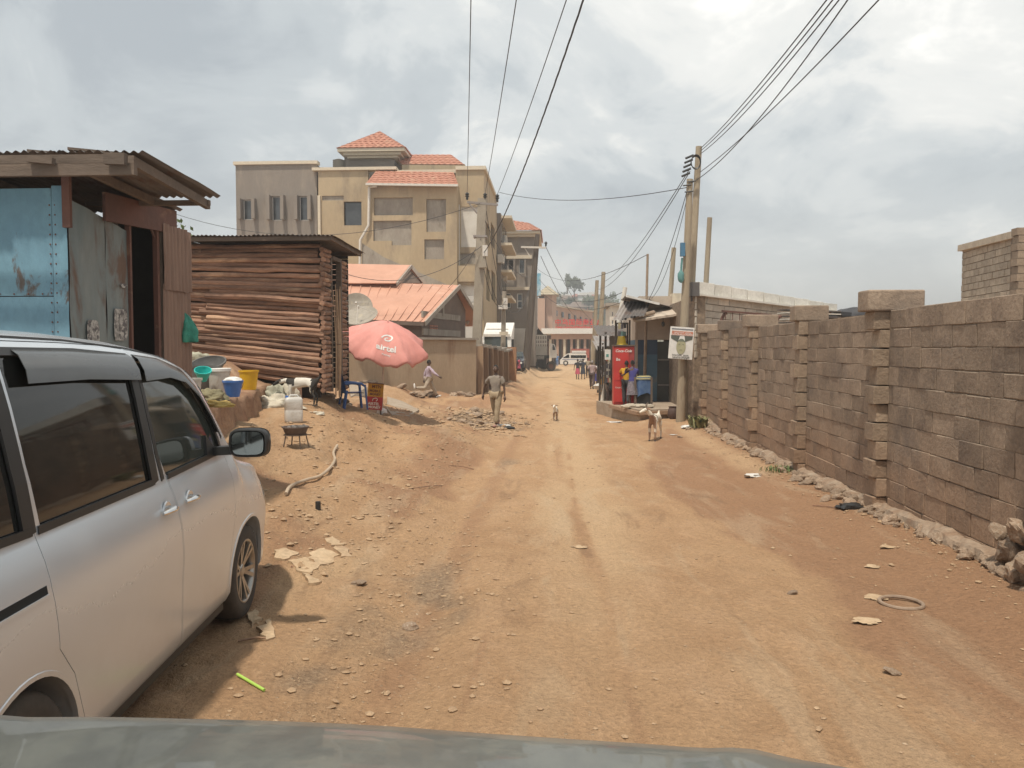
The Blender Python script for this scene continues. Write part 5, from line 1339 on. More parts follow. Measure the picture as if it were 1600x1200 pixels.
   dk = MB(); dk.lathe([(0, .0), (.13, .0), (.135, -.03)], n=24, M=Mx); dk.v = [(x + c.x, y + c.y, z + c.z) for x, y, z in dk.v]; vmb(dk, 'brake_disc', M_blackp, w_)
build_van()

# ------------------------------------------------------------------ nose of the vehicle the picture is taken from
M_bon = bpy.data.materials.new('dull_bonnet'); M_bon.use_nodes = True
def _bon():
 t = M_bon.node_tree; L = t.links.new; bs = t.nodes['Principled BSDF']; bs.inputs['Metallic'].default_value = .5; bs.inputs['Roughness'].default_value = .3; bs.inputs['Coat Weight'].default_value = .5
 tc = N(t, 'ShaderNodeTexCoord'); mp = N(t, 'ShaderNodeMapping'); mp.inputs['Scale'].default_value = (3, 2.0, 2.0); L(tc.outputs['Object'], mp.inputs[0])
 n = N(t, 'ShaderNodeTexNoise', inp={'Scale': 2.2, 'Detail': 7, 'Roughness': .7}); L(mp.outputs[0], n.inputs['Vector'])
 mx = N(t, 'ShaderNodeMix', data_type='RGBA'); cr = N(t, 'ShaderNodeMapRange', interpolation_type='SMOOTHSTEP', inp={'From Min': .36, 'From Max': .64}); L(n.outputs['Fac'], cr.inputs[0]); L(cr.outputs[0], mx.inputs[0]); mx.inputs[6].default_value = (.15, .155, .14, 1); mx.inputs[7].default_value = (.20, .205, .18, 1); L(mx.outputs[2], bs.inputs['Base Color'])
 r = N(t, 'ShaderNodeMapRange', inp={'To Min': .25, 'To Max': .6}); L(n.outputs['Fac'], r.inputs[0]); L(r.outputs[0], bs.inputs['Roughness'])
_bon()
def own_car():
 ed = [(-420, 1150), (-200, 1130), (0, 1122), (150, 1120), (300, 1123), (450, 1127), (600, 1134), (750, 1145), (900, 1155), (1050, 1165), (1200, 1180), (1290, 1192), (1400, 1212), (1520, 1240), (1620, 1290)]
 root = thing('parked_car', 'dusty grey green bonnet of a car along the bottom edge of the view', 'car', (-.15, .9, 0))
 zf = [.955 - .03 * abs(i - 5) / 9 - (.04 * max(0, i - 10) / 4) for i in range(len(ed))]
 E = []
 for (px, py), z in zip(ed, zf):
  d = _M @ Vector(((px - 800) / FPX, (600 - py) / FPX, -1)); t = (z - CAMZ) / d.z; E.append(Vector((d.x * t, d.y * t, z)))
 mb = MB(); vs = []; n = len(E); cols = 60; pts = []
 for i in range(cols + 1):
  t = i / cols * (n - 1); k = min(n - 2, int(t)); f_ = t - k
  p0, p1, p2, p3 = E[max(0, k - 1)], E[k], E[k + 1], E[min(n - 1, k + 2)]
  pts.append(.5 * ((2 * p1) + (p2 - p0) * f_ + (2 * p0 - 5 * p1 + 4 * p2 - p3) * f_ ** 2 + (3 * p1 - p0 - 3 * p2 + p3) * f_ ** 3))
 x_l, x_r = pts[0].x, pts[-1].x
 prof = [(.02, -.60), (.03, -.30), (.03, -.16), (.015, -.05), (0, 0), (-.03, .014), (-.08, .025), (-.16, .04), (-.28, .058), (-.45, .08), (-.7, .10)]
 for p in pts:
  side = abs((p.x - (x_l + x_r) / 2) / ((x_r - x_l) / 2))
  crease = .012 * math.exp(-((side - .62) / .05) ** 2)
  for dy, dz in prof:
   vs.append((p.x, p.y + dy, p.z + dz + (crease if dy < -.02 else 0) - .10 * side ** 6 * (dz + .1)))
 m = len(prof); fs = [(i * m + j, i * m + j + 1, (i + 1) * m + j + 1, (i + 1) * m + j) for i in range(cols) for j in range(m - 1)]
 mb.add(vs, fs, 0, True); mb.build('bonnet', M_bon, root, sharp=False)
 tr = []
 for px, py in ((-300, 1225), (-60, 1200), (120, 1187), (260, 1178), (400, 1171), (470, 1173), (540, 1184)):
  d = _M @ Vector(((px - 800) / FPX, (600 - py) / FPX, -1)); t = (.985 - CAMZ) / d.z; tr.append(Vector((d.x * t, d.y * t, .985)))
 mb = MB(); mb.tube(tr, .004, 8); mb.build('bonnet_highlight', mat('highlight_pale', (.62, .62, .56), (.5, .5, .45), rough=.3), root)  # pale tube stands in for the bright reflected streak on the bonnet
 mb = MB(); mb.b2(x_l + .05, .15, .35, x_r - .1, .9, .75); mb.build('engine_bay', M_blackp, root)
 for x in (x_l + .14, x_r - .3):
  mb = MB(); mb.lathe([(.2, -.1), (.29, -.11), (.33, -.06), (.335, .0), (.33, .06), (.29, .11), (.2, .1)], (x, .75, .335), 32, M=Matrix.Rotation(R(90), 3, 'Y')); mb.lathe([(0, .08), (.2, .06), (.2, -.06), (0, -.08)], (x, .75, .335), 20, M=Matrix.Rotation(R(90), 3, 'Y')); mb.build('wheel', M_rubber, root)
own_car()
# ------------------------------------------------------------------ right side: block buildings behind the wall
M_bpale = mat('pale_new_block', (.54, .48, .40), (.45, .395, .325), scale=3, rough=.95, bump=.6, bscale=20, rnd=.12, fine=.15, bd=.015)
M_bwhite = mat('parapet_block', (.66, .63, .57), (.56, .53, .47), scale=3, rough=.95, bump=.5, bscale=20, rnd=.1, fine=.15, bd=.015)
def block_building():
 a = P(1085, 500, 22.0); b = P(1304, 500, 25.2); zl = P(1085, 462, 22.0).z; zr_ = P(1304, 489, 25.2).z
 root = thing('block_building', 'grey concrete block building with pale parapet rising behind the long wall', 'building', ((a.x + b.x) / 2, 24, 0))
 p0 = Vector((a.x, a.y, 0)); p1 = Vector((b.x, b.y, 0)); d = p1 - p0; L_ = d.length; t = d.normalized(); rz = math.atan2(t.y, t.x); n = Vector((t.y, -t.x, 0))
 mb = MB(); mb.prism([(a.x, a.y, -.4), (b.x, b.y, -.4), (b.x, b.y, zr_), (a.x, a.y, zl)], n * -.03, n * -.4); mb.prism([(a.x, a.y, -.4), (a.x - .02, a.y + 6, -.4), (a.x - .02, a.y + 6, zl), (a.x, a.y, zl)], (-.0, .1, 0), (.3, .1, 0))
 mb.build('mortar_core', M_mortar, root, kind='stuff')
 ms = mk_blocks('block', M_bpale, .45, .2, .2, 5)
 z0 = 1.55; ch = .215; nc = int((zl - z0) / ch) + 1
 ch = (zl - z0) / nc
 for c in range(nc):
  x = -(.22 if c % 2 else 0)
  while x < L_:
   l = .45 * U(.93, 1.05); s, e = max(0, x), min(L_, x + l)
   ztop_here = zl + (zr_ - zl) * (s + e) / 2 / L_
   zc = z0 + ch * (c + .5) + (zr_ - zl) * (s + e) / 2 / L_
   if e - s > .06 and zc > 1.5:
    o = bpy.data.objects.new('block', rng.choice(ms)); COL.objects.link(o); o.parent = root
    q = p0 + t * ((s + e) / 2) + n * (U(-.012, .012) - .06); o.location = Vector((q.x, q.y, zc)) - ORIG[root.name]; o.scale = ((e - s - .014) / .45, 1, (ch - .014) / .2); o.rotation_euler = (0, math.atan2(-(zr_ - zl), L_), rz)
   x += l
 mb = MB(); mb.beam(p0 + n * .08 + Vector((0, 0, zl + .015)), p1 + n * .08 + Vector((0, 0, zr_ + .015)), .34, .05); mb.build('slab_edge', M_white, root)
 ms2 = mk_blocks('parapet_block', M_bwhite, .6, .3, .2, 5); k = 9
 for i in range(k):
  tm = (i + .5) / k; q = p0 + d * tm
  o = bpy.data.objects.new('parapet_block', ms2[i % 5]); COL.objects.link(o); o.parent = root; hh = .34 - .015 * i
  o.location = Vector((q.x, q.y, zl + (zr_ - zl) * tm + .045 + hh / 2)) - ORIG[root.name]; o.scale = ((L_ / k - .03) / .6, 1, hh / .3); o.rotation_euler = (0, math.atan2(-(zr_ - zl), L_) + U(-.015, .015), rz + U(-.02, .02))
 mb = MB(); mb.box((p0.x - .02, p0.y - .03, zl + .17), (.24, .3, .38)); mb.build('corner_pad', flat('dark_paint', (.10, .09, .085)), root)
 for (px, py) in ((1128, 498), (1213, 503)):
  q = P(px, py, 21.4); mb = MB(); mb.tube([(q.x, q.y, 1.7), (q.x, q.y, q.z), (q.x + .06, q.y, q.z + .13), (q.x + .13, q.y, q.z + .16)], .045, 8); mb.build('vent_pipe', M_rust, root)
 q0 = P(1128, 486, 21.3); q1 = P(1205, 492, 21.9); mb = MB(); mb.beam(q0, q1, .05, .05); mb.build('grille_rail', M_rust, root)
 for i in range(7):
  q = q0.lerp(q1, (i + .5) / 7); mb = MB(); mb.beam(q, (q.x, q.y, 1.9), .02, .02); mb.build('grille_bar', M_rust, root)
block_building()
def far_block_house():
 a = P(1503, 460, 27.0); b = P(1590, 460, 23.0); c = P(1660, 460, 23.4)
 root = thing('tall_block_house', 'tan block house corner seen above the right end of the long wall', 'building', (b.x, 24, 0))
 zt = P(1590, 366, 23).z; zt2 = P(1503, 388, 27).z
 for (s0, s1, ta, tb) in ((a, b, zt2, zt), (b, c, zt, zt)):
  p0, p1 = Vector((s0.x, s0.y, 0)), Vector((s1.x, s1.y, 0)); d = p1 - p0; L_ = d.length; t = d.normalized(); n = Vector((t.y, -t.x, 0)); rz = math.atan2(t.y, t.x)
  mb = MB(); mb.prism([(p0.x, p0.y, 0), (p1.x, p1.y, 0), (p1.x, p1.y, tb), (p0.x, p0.y, ta)], n * -.02, n * -.3); mb.build('mortar_core', M_mortar, root)
  ms = mk_blocks('block', M_blockpale, .4, .2, .2, 4); nc = 13; z0 = 2.2; ch = .215
  z = z0; k = 0
  while z < max(ta, tb) - .06:
   x = -(.2 if k % 2 else 0)
   while x < L_:
    l = .4; s, e = max(0, x), min(L_, x + l)
    if e - s > .06 and z < ta + (tb - ta) * (s + e) / 2 / L_ - .1:
     o = bpy.data.objects.new('block', rng.choice(ms)); COL.objects.link(o); o.parent = root; q = p0 + t * ((s + e) / 2) + n * (U(-.008, .008) - .07)
     o.location = Vector((q.x, q.y, z + ch / 2)) - ORIG[root.name]; o.scale = ((e - s - .018) / .4, 1, (ch - .018) / .2); o.rotation_euler = (0, 0, rz)
    x += l
   z += ch; k += 1
  mb = MB(); mb.beam((p0.x + n.x * .02, p0.y + n.y * .02, ta + .0), (p1.x + n.x * .02, p1.y + n.y * .02, tb + .0), .3, .2); mb.build('ring_beam', M_blockpale, root)
 z = 2.2; k = 0
 while z < zt + .1:
  mb = MB(); mb.box((b.x + U(-.02, .02), b.y - .08, z + .1), (.34 if k % 2 else .26, .3, .2)); mb.build('corner_block', M_blocktan, root); z += .215; k += 1
far_block_house()
q = P(1335, 487, 24); t = thing('dark_tarpaulin', 'dark crumpled tarpaulin heap behind the long wall beside the parapet', 'tarpaulin', (q.x, q.y, 1.9))
mb = MB(); mb.blob((q.x, q.y, q.z - .15), (.65, .5, .27), 3.1, .5, 16, 8); mb.b2(q.x - .5, q.y - .2, 1.5, q.x + .5, q.y + .2, q.z - .2); mb.build('tarp', flat('dark_tarp', (.035, .035, .04)), t)
for k in range(5):
 q0 = P(1222, 484 + k * 5, 22.6); q1 = P(1306, 487 + k * 4.5, 23.5); o = MB(); o.beam(q0, q1, .4, .03); o.build('iron_sheet', M_white if k % 2 else M_corrtop, None, 'pale iron sheet stacked at the end of the block building, behind the long wall', 'iron sheet', 'iron sheets stacked behind the long wall', root=(q0.x, q0.y, q0.z))

# ------------------------------------------------------------------ the shop with the blue front
M_shopw = mat('shop_cream', (.50, .42, .34), (.44, .36, .285), scale=1.2, rough=.85, c3=(.36, .28, .21), s3=1.2, fine=.08, bscale=6)
M_shopb = mat('shop_blue', (.065, .135, .20), (.085, .155, .215), scale=1.0, rough=.6, c3=(.14, .155, .16), s3=1.4, fine=.08, bscale=6)
M_navy = flat('shop_navy', (.045, .075, .13), .6)
M_red = mat('coke_red', (.50, .04, .035), (.42, .035, .03), scale=1.5, rough=.45, c3=(.36, .075, .05), s3=2.5, fine=.05)
M_wt = flat('white_paint', (.72, .70, .66), .6)
M_step = mat('concrete_step', (.36, .29, .22), (.30, .23, .165), scale=3, rough=.92, bump=.4, bscale=18, c3=(.24, .165, .11), s3=2)
M_ditch = mat('awning_iron', (.28, .25, .23), (.22, .19, .17), scale=2, rough=.6, c3=(.19, .10, .06), s3=2.5, fine=.12)
SY = 26.6
def shop():
 xl = P(993, 560, SY).x; xr = P(1064, 560, SY).x + .2; zt = P(1020, 474, SY).z
 root = thing('blue_shop', 'small shop with cream upper wall and blue lower front right of the red drinks cabinet', 'shop', ((xl + xr) / 2, SY, 0))
 zm = P(1020, 531, SY).z; zn = P(1020, 554, SY).z; zb = .0; xd = P(1027, 560, SY).x
 mb = MB(); mb.b2(xl, SY, zm, xr, SY + .25, zt); mb.b2(xl, SY + .25, zm, xl + .25, SY + 5, zt); mb.build('upper_wall', M_shopw, root)
 mb = MB(); mb.b2(xl, SY - .012, zn, xd, SY + .25, zm - .002); mb.build('navy_band', M_navy, root)
 mb = MB(); mb.b2(xl, SY - .01, -.4, xd, SY + .25, zn - .002); mb.b2(xl - .002, SY + .252, -.4, xl + .25, SY + 5, zm - .004); mb.build('lower_wall', M_shopb, root)
 mb = MB(); mb.b2(xl - .015, SY - .03, P(995, 600, SY).z - .6, xl + .07, SY + .02, zt - .1); mb.build('corner_post', M_shopw, root)
 xe = P(1050, 560, SY).x
 mb = MB(); mb.b2(xd + .004, SY + .05, -.05, xe, SY + .1, zm - .06); d = mb.build('door', mat('grey_door', (.085, .085, .075), (.07, .07, .062), scale=2, rough=.6, fine=.08), root)
 for z in (zm - .7, .55): mb = MB(); mb.b2(xd + .03, SY + .02, z, xe - .03, SY + .048, z + .05); mb.build('door_rail', M_ditch, d)
 mb = MB(); mb.b2(xe + .004, SY, -.4, xr, SY + .25, zm - .003); mb.build('dark_jamb', M_inside, root)
 a = P(991, 500, SY - 1.6); b_ = P(1066, 489, SY - 1.4); 
 mb = MB(); nn = 14; top = []; 
 for i in range(nn + 1):
  q = a.lerp(b_, i / nn); dy = .10 * nz(i * .9, 2, 1); top.append((q.x, q.y + dy, q.z + .02 * nz(i, 4, 1.3)))
 vs = top + [(x, SY - .003, z + .30) for x, y, z in top] + [(x, y, z - .07) for x, y, z in top] + [(x, SY - .003, z + .2) for x, y, z in top]
 n = nn + 1; fs = []
 for i in range(nn): fs += [(i, i + 1, n + i + 1, n + i), (2 * n + i + 1, 2 * n + i, 3 * n + i, 3 * n + i + 1), (i + 1, i, 2 * n + i, 2 * n + i + 1)]
 fs += [(0, n, 3 * n, 2 * n), (nn, 2 * n + nn, 3 * n + nn, n + nn)]
 mb.add(vs, fs); mb.build('canopy', M_shopw, root, fix=True)
 mb = MB(); 
 q = P(1036, 503, SY - .8); mb.tube([(q.x, q.y, q.z + .12), (q.x, q.y, q.z)], .012, 6); mb.blob((q.x, q.y, q.z - .07), (.06, .06, .09), 1, .05, 10, 8); mb.build('hanging_bulb', M_glassd, root)
 q = rect(998, 452, 1058, 490, SY + .6); mb = MB(); mb.b2(q[0], SY + .4, q[1], q[2], SY + 4, q[3] - .25); mb.build('attic_wall', M_shopw, root)
 q = rect(1051, 458, 1066, 484, SY + .2); mb = MB(); mb.b2(q[0], SY + .26, q[1] + .0, q[2], SY + .9, q[3]); mb.build('attic_pier', M_cream, root)
 for (p0, p1, w_) in ((P(979, 462, 25.2), P(1050, 479, 26.0), 2.2), (P(1020, 467, 27), P(1050, 477, 27), 2.5)):
  d = (p1 - p0); mb = MB(); corr_sheet(mb, p0, (0, 1, 0), d, Vector((0, 1, 0)).cross(d), d.length, w_, .15, .018, rag=.05, nl=5, seed=p0.x); mb.build('roof_sheet', M_ditch, root, sharp=False)
 a_, b2_ = P(979, 462.5, 25.15), P(1030, 475, 25.6); mb = MB(); mb.beam(a_, b2_, .05, .07); mb.build('verge_board', M_wt, root)
 mb = MB(); z = P(975, 632, 25.2).z
 poly = [P(957, 632, 24.9), P(999, 654, 22.9), P(1062, 646, 23.3), Vector((xr, SY, 0)), Vector((xl - 1.3, SY + .2, 0))]
 poly = [(p.x, p.y, .02) for p in poly]; mb.prism(poly, (0, 0, .02), (0, 0, -.6)); mb.build('platform', M_step, root, fix=True)
 mb = MB(); a = Vector(poly[0]); b_ = Vector(poly[1]); c = Vector(poly[2]); mb.beam(a + Vector((-.06, -.05, -.04)), b_ + Vector((-.03, -.08, -.10)), .14, .1); mb.beam(b_ + Vector((0, -.08, -.1)), c + Vector((.05, -.08, -.08)), .14, .1); mb.build('kerb_board', M_blocktan, root)
 return xl, xr
shop_xl, shop_xr = shop()
def cabinet():
 Y = 24.9; q = rect(959, 541, 991, 631, Y); x0, zb, x1, zt = q[0], .02, q[2], q[3]
 root = thing('drinks_cabinet', 'tall red drinks cabinet standing on the shop platform', 'drinks cabinet', ((x0 + x1) / 2, Y + .3, zb))
 mb = MB(); mb.b2(x0, Y, zb, x1, Y + .6, zt); o = mb.build('casing', M_red, root); m = o.modifiers.new('b', 'BEVEL'); m.width = .02; m.segments = 2
 xe = x0 + (x1 - x0) * .72
 mb = MB(); mb.b2(x0 + .02, Y - .035, zb + .78, xe, Y - .004, zt - .04); mb.build('upper_door', M_red, root)
 mb = MB(); mb.b2(x0 + .02, Y - .035, zb + .1, xe, Y - .004, zb + .76); mb.build('lower_door', M_red, root)
 mb = MB(); mb.b2(xe + .02, Y - .02, zb + .3, x1 - .02, Y - .004, zt - .1); mb.build('side_panel', mat('faded_red', (.34, .05, .045), (.28, .045, .04), scale=2, rough=.5), root)
 mb = MB(); mb.b2(x0 - .02, Y - .06, zt + .0, x1 + .03, Y + .62, zt + .045); mb.build('top_board', M_timber, root)
 text_part('lettering', 'Coca-Cola', .118, M_wt, root, (x0 + (xe - x0) * .66, Y - .038, zt - .15), shear=.3, extra=.003, sx=1.0)
 text_part('lettering', 'Be', .13, M_wt, root, (x0 + .14, Y - .038, zt - .42), extra=.002)
 text_part('lettering', 'Coca-Cola', .07, M_wt, root, (x0 + .2, Y - .038, zb + .55), extra=.001)
 mb = MB(); mb.b2(xe - .05, Y - .06, zb + .95, xe - .03, Y - .036, zb + 1.25); mb.build('handle', M_blackp, root)
 cx = x0 + .26; t = thing('yellow_bucket', 'yellow bucket standing upside down on the red drinks cabinet', 'bucket', (cx, Y + .2, zt + .05))
 mb = MB(); h = .27; mb.lathe([(.0, zt + .05 + h), (.115, zt + .05 + h), (.15, zt + .09), (.20, zt + .07), (.205, zt + .05), (.145, zt + .05)], (cx, Y + .2, 0), 24); mb.build('bucket_shell', mat('yellow_plastic', (.66, .47, .03), (.58, .40, .025), scale=3, rough=.45, fine=.05, c3=(.40, .22, .03), s3=3.5, t3=(.62, .7)), t)
cabinet()
Y = 24.3; q = P(1003, 640, Y); cx = q.x; t = thing('draped_stand', 'small stand draped with blue plastic and a yellow cloth beside the drinks cabinet', 'stand', (cx, Y, .02))
mb = MB(); mb.b2(cx - .2, Y - .2, .02, cx + .28, Y + .25, .9); mb.build('box', M_dark, t)
for dx in (-.24, .26): mb = MB(); mb.b2(cx + dx - .03, Y - .27, .02, cx + dx + .03, Y - .21, .93); mb.build('leg', M_timber, t)
def f(u, v):
 a = u * 6.283; k = 1 + .10 * math.sin(a * 6) * v; return (cx + .03 + .27 * k * math.copysign(abs(math.cos(a)) ** .6, math.cos(a)), Y + .26 * k * math.copysign(abs(math.sin(a)) ** .6, math.sin(a)), .93 - .55 * v * (1 + .25 * nz(u * 7, 1, 1, 2)))
mb = MB(); mb.grid(f, 40, 8); mb.build('blue_plastic', mat('blue_plastic_sheet', (.05, .10, .22), (.09, .15, .26), scale=7, rough=.35, fine=.15), t, sharp=False)
def f2(u, v):
 a = u * 6.283; return (cx + .02 + .29 * v ** .5 * math.copysign(abs(math.cos(a)) ** .6, math.cos(a)), Y + .28 * v ** .5 * math.copysign(abs(math.sin(a)) ** .6, math.sin(a)), .965 - .10 * max(0, v - .6) * 2.4 + .012 * nz(u * 8, v * 3, 1))
mb = MB(); mb.grid(f2, 32, 6); mb.build('yellow_cloth', mat('dull_yellow_cloth', (.33, .28, .12), (.25, .24, .15), scale=6, rough=.9, fine=.2), t, sharp=False)
for k, (px, py) in enumerate([(985, 636), (993, 641), (1003, 645), (1013, 648), (978, 631)]):
 q = P(px, py, 24.0 - k * .12); t = thing('folded_sack', 'small folded pale sack on the edge of the shop platform', 'sack', (q.x, q.y, .03), 'folded sacks on the shop platform')
 mb = MB(); mb.blob((q.x, q.y, .07), (.17, .13, .06), k * 2.2, .5, 12, 7); mb.build('cloth', mat('pale_sack', (.46, .40, .32), (.36, .31, .24), scale=9, rough=.95, bump=.3, fine=.15), t)
q = P(1052, 640, 22.6); t = thing('dark_pot', 'dark brown pot standing at the foot of the double utility pole', 'pot', (q.x, q.y, gz(q.x, q.y)))
mb = MB(); z0 = gz(q.x, q.y); mb.lathe([(0, z0), (.10, z0), (.16, z0 + .12), (.15, z0 + .26), (.12, z0 + .32), (.14, z0 + .36), (.11, z0 + .35), (.10, z0 + .3)], (q.x, q.y, 0), 20); mb.build('pot_body', flat('dark_clay', (.09, .055, .045), .7), t)

# ------------------------------------------------------------------ market stalls further up the street
M_stalld = mat('stall_timber', (.075, .058, .045), (.05, .04, .033), scale=3, rough=.9, fine=.2, rnd=.2)
def stall(pxl, pxr, pyt, pyb, Y, depth, label, m_wall, roofm, over=.8, tilt=.25, goods=True):
 a = P(pxl, pyb, Y); b = P(pxr, pyt, Y); g = gz(a.x, Y)
 root = thing('market_stall', label, 'stall', ((a.x + b.x) / 2, Y, g), 'roadside stalls along the right of the street')
 zt = b.z
 mb = MB(); mb.b2(a.x + .5, Y + .15, g, b.x, Y + depth, zt - .1); mb.build('stall_wall', m_wall, root)
 for (x, y) in ((a.x, Y), (b.x, Y), (a.x, Y + depth)):
  mb = MB(); mb.tube([(x, y, g - .1), (x + .02, y, zt)], .05, 6); mb.build('post', M_stalld, root)
 w = .8; x = a.x - over * .5; k = 0
 while x < b.x + .2:
  mb = MB(); corr_sheet(mb, (x, Y - over, zt - tilt + (.012 if k % 2 else 0)), (1, 0, 0), (0, 1, tilt / over * .5), (0, 0, 1), depth + over, w + .05, .16, .02, rag=.08, nl=4, seed=k + Y); mb.build('roof_sheet', roofm, root, sharp=False); x += w; k += 1
 if goods:
  for k in range(6):
   z = g + .35 + .32 * k
   if z < zt - .4: mb = MB(); mb.b2(a.x + .02, Y + .02, z, b.x - .1, Y + .14, z + .03); mb.build('shelf', M_stalld, root)
 return root
stall(945, 962, 519, 625, 30.0, 3.5, 'dark roadside stall with rusty awning left of the red drinks cabinet', M_stalld, M_corrtop, .6, .15)
stall(941, 956, 536, 612, 38.0, 4, 'roadside stall hung with goods, second behind the red drinks cabinet', M_stalld, M_ditch, .6, .15)
stall(940, 954, 545, 600, 48.0, 6, 'dim roadside stall with low iron awning, third behind the drinks cabinet', M_grey, M_ditch, .6, .12)
stall(939, 952, 549, 588, 64.0, 8, 'farthest roadside stall behind the two tall poles', M_grey, M_corrtop, .6, .12)
def rack(px0, py0, px1, py1, Y, label, cat, nx, nzz):
 a = P(px0, py1, Y); b = P(px1, py0, Y); root = thing('goods_rack', label, cat, ((a.x + b.x) / 2, Y, a.z), 'racks of goods at the stalls')
 mb = MB()
 mb.b2(a.x, Y, a.z, a.x + .05, Y + .05, b.z); mb.b2(b.x - .05, Y, a.z, b.x, Y + .05, b.z); mb.b2(a.x + .05, Y, b.z - .05, b.x - .05, Y + .05, b.z); mb.build('rack_frame', M_stalld, root, kind='stuff')
 cols = [(.5, .47, .42), (.10, .09, .10), (.30, .10, .07), (.12, .22, .20), (.38, .33, .2), (.06, .06, .07)]
 for i in range(nx):
  for j in range(nzz):
   if rng.random() < .8:
    x = a.x + .07 + (b.x - a.x - .14) * (i + .5) / nx; z = a.z + (b.z - a.z) * (j + .55) / nzz; c = cols[rng.randrange(6)]
    mb = MB(); mb.box((x, Y - .03, z), ((b.x - a.x) / nx * U(.5, .8), .04, (b.z - a.z) / nzz * U(.5, .85)), ry=U(-.1, .1)); mb.build('ware', flat('ware_%d' % cols.index(c), c), root)
rack(962, 504, 982, 540, 26.4, 'dark rack holding packets above the yellow bucket', 'rack', 3, 3)
rack(944, 545, 957, 600, 28.6, 'tall rack of small goods at the dark stall left of the drinks cabinet', 'rack', 3, 5)
q = rect(945, 546, 954, 562, 28.3); t = thing('notice_board', 'white notice board with faint print hanging on the dark stall', 'sign', ((q[0] + q[2]) / 2, 28.3, q[1]))
mb = MB(); mb.b2(q[0], 28.3, q[1], q[2], 28.33, q[3]); mb.build('board', M_wt, t)
mb = MB(); mb.b2(q[0] + .05, 28.29, q[1] + .1, q[0] + .14, 28.297, q[1] + .2); mb.build('print', flat('print_teal', (.10, .30, .26)), t)
t = thing('ragged_awning', 'ragged grey iron awning sloping out above the red drinks cabinet', 'awning', (P(975, 490, 25.6).x, 25.6, 1.9))
for k in range(3):
 p0 = P(957 + k * 14, 500 - k * 3, 24.6); p1 = P(975 + k * 12, 470 - k * 1, 26.8); d = p1 - p0
 mb = MB(); corr_sheet(mb, p0, (1, .05, 0), d, Vector((1, 0, 0)).cross(d), d.length, .42, .11, .016, rag=.08, nl=5, seed=k); mb.build('iron_sheet', M_corrtop if k else M_ditch, t, sharp=False)
for px in (962, 984): q = P(px, 500, 25.0); mb = MB(); mb.tube([(q.x, 25.0, 0.0), (q.x, 25.0, q.z)], .03, 6); mb.build('awning_post', M_stalld, t)
mb = MB(); a, b_ = P(990, 497, 25), P(1022, 488, 25.4); mb.tube([a, b_], .07, 8); mb.build('awning_log', M_blocktan, t)
for k, (px, py, Y, sx, sz, c, lab) in enumerate([(944, 604, 40, .5, .22, (.62, .60, .56), 'white sack lying on the ground in front of the stalls'), (950, 596, 38.5, .35, .3, (.55, .30, .05), 'orange and yellow bag standing among the stalls'), (951, 586, 38.8, .38, .3, (.60, .58, .56), 'white sack leaning on top of the orange bag by the stalls')]):
 q = P(px, py, Y); t = thing('produce_sack', lab, 'sack', (q.x, Y, q.z - sz)); mb = MB(); mb.blob((q.x, Y, q.z), (sx, .35, sz), k * 3.3, .35, 14, 9); mb.build('sack_cloth', mat('sack_%d' % k, c, tuple(v * .8 for v in c), scale=6, rough=.9, fine=.12), t)

# ------------------------------------------------------------------ poles
M_pole = mat('grey_pole_wood', (.36, .30, .215), (.28, .225, .16), scale=2.5, rough=.9, bump=.5, bscale=20, stretch=(2.5, 2.5, .25), c3=(.22, .155, .105), s3=2, fine=.15)
M_concp = mat('concrete_pole', (.33, .285, .225), (.27, .23, .18), scale=2.5, rough=.9, bump=.3, bscale=20, stretch=(1, 1, .4), fine=.12)
M_dpole = mat('dark_pole', (.12, .095, .075), (.09, .07, .057), scale=2.5, rough=.9, bump=.4, bscale=20, stretch=(2, 2, .3), fine=.15)
def pole(label, pxb, pyb, pxt, pyt, Y, wb, wt, m, square=False, group=None, base=None, name='utility_pole', Yt=None):
 a = P(pxb, pyb, Y); b = P(pxt, pyt, Yt or Y); g = base if base is not None else gz(a.x, a.y)
 t = (g - .1 - a.z) / (b.z - a.z); a0 = a.lerp(b, t)
 root = thing(name, label, 'utility pole', (a0.x, a0.y, g), group)
 mb = MB()
 if square: mb.beam(a0, b, wb, wb * .8)
 else: mb.tube([a0, a0.lerp(b, .33), a0.lerp(b, .66), b], [wb / 2, wb / 2 * .9 + wt * .05, (wb * .35 + wt * .65) / 2, wt / 2], 10)
 mb.build('pole_shaft', m, root); return root, a0, b
PL = {}
r1, a1, PL['main'] = pole('tall grey wooden pole, the higher of the pair beside the campaign poster', 1074, 560, 1092, 229, 22.3, .24, .17, M_pole)
r2, a2, PL['short'] = pole('wooden pole carrying the campaign poster, the shorter and nearer of the pair', 1063, 662, 1078, 280, 21.5, .25, .17, M_pole)
def box_at(root, name, px, py, Y, d, m):
 q = P(px, py, Y); mb = MB(); mb.box(q, d); return mb.build(name, m, root)
mb = MB(); q = P(1086, 255, 22.1)
for k in range(5): mb.tube([(q.x + .0 + .13 * math.cos(a_), q.y - .1 - k * .012, q.z + (.16 + .01 * k) * math.sin(a_)) for a_ in np.linspace(0, 6.283, 20)[:-1]], .014, 6, closed=True)
mb.build('cable_coil', M_blackp, r1)
for k in range(5): q = P(1083 - k * 1.5, 243 + k * 7, 22.1); mb = MB(); mb.tube([(q.x, q.y - .05, q.z), (q.x - .22, q.y - .1, q.z - .1)], .03, 8); mb.build('insulator', M_blackp, r1)
for k, (px, py) in enumerate(((1077, 300), (1074, 290), (1081, 284))): q = P(px, py, 21.4); mb = MB(); mb.tube([(q.x - .12, q.y, q.z), (q.x + .1, q.y, q.z + .02)], .02, 6); mb.build('bracket', M_blackp, r2)
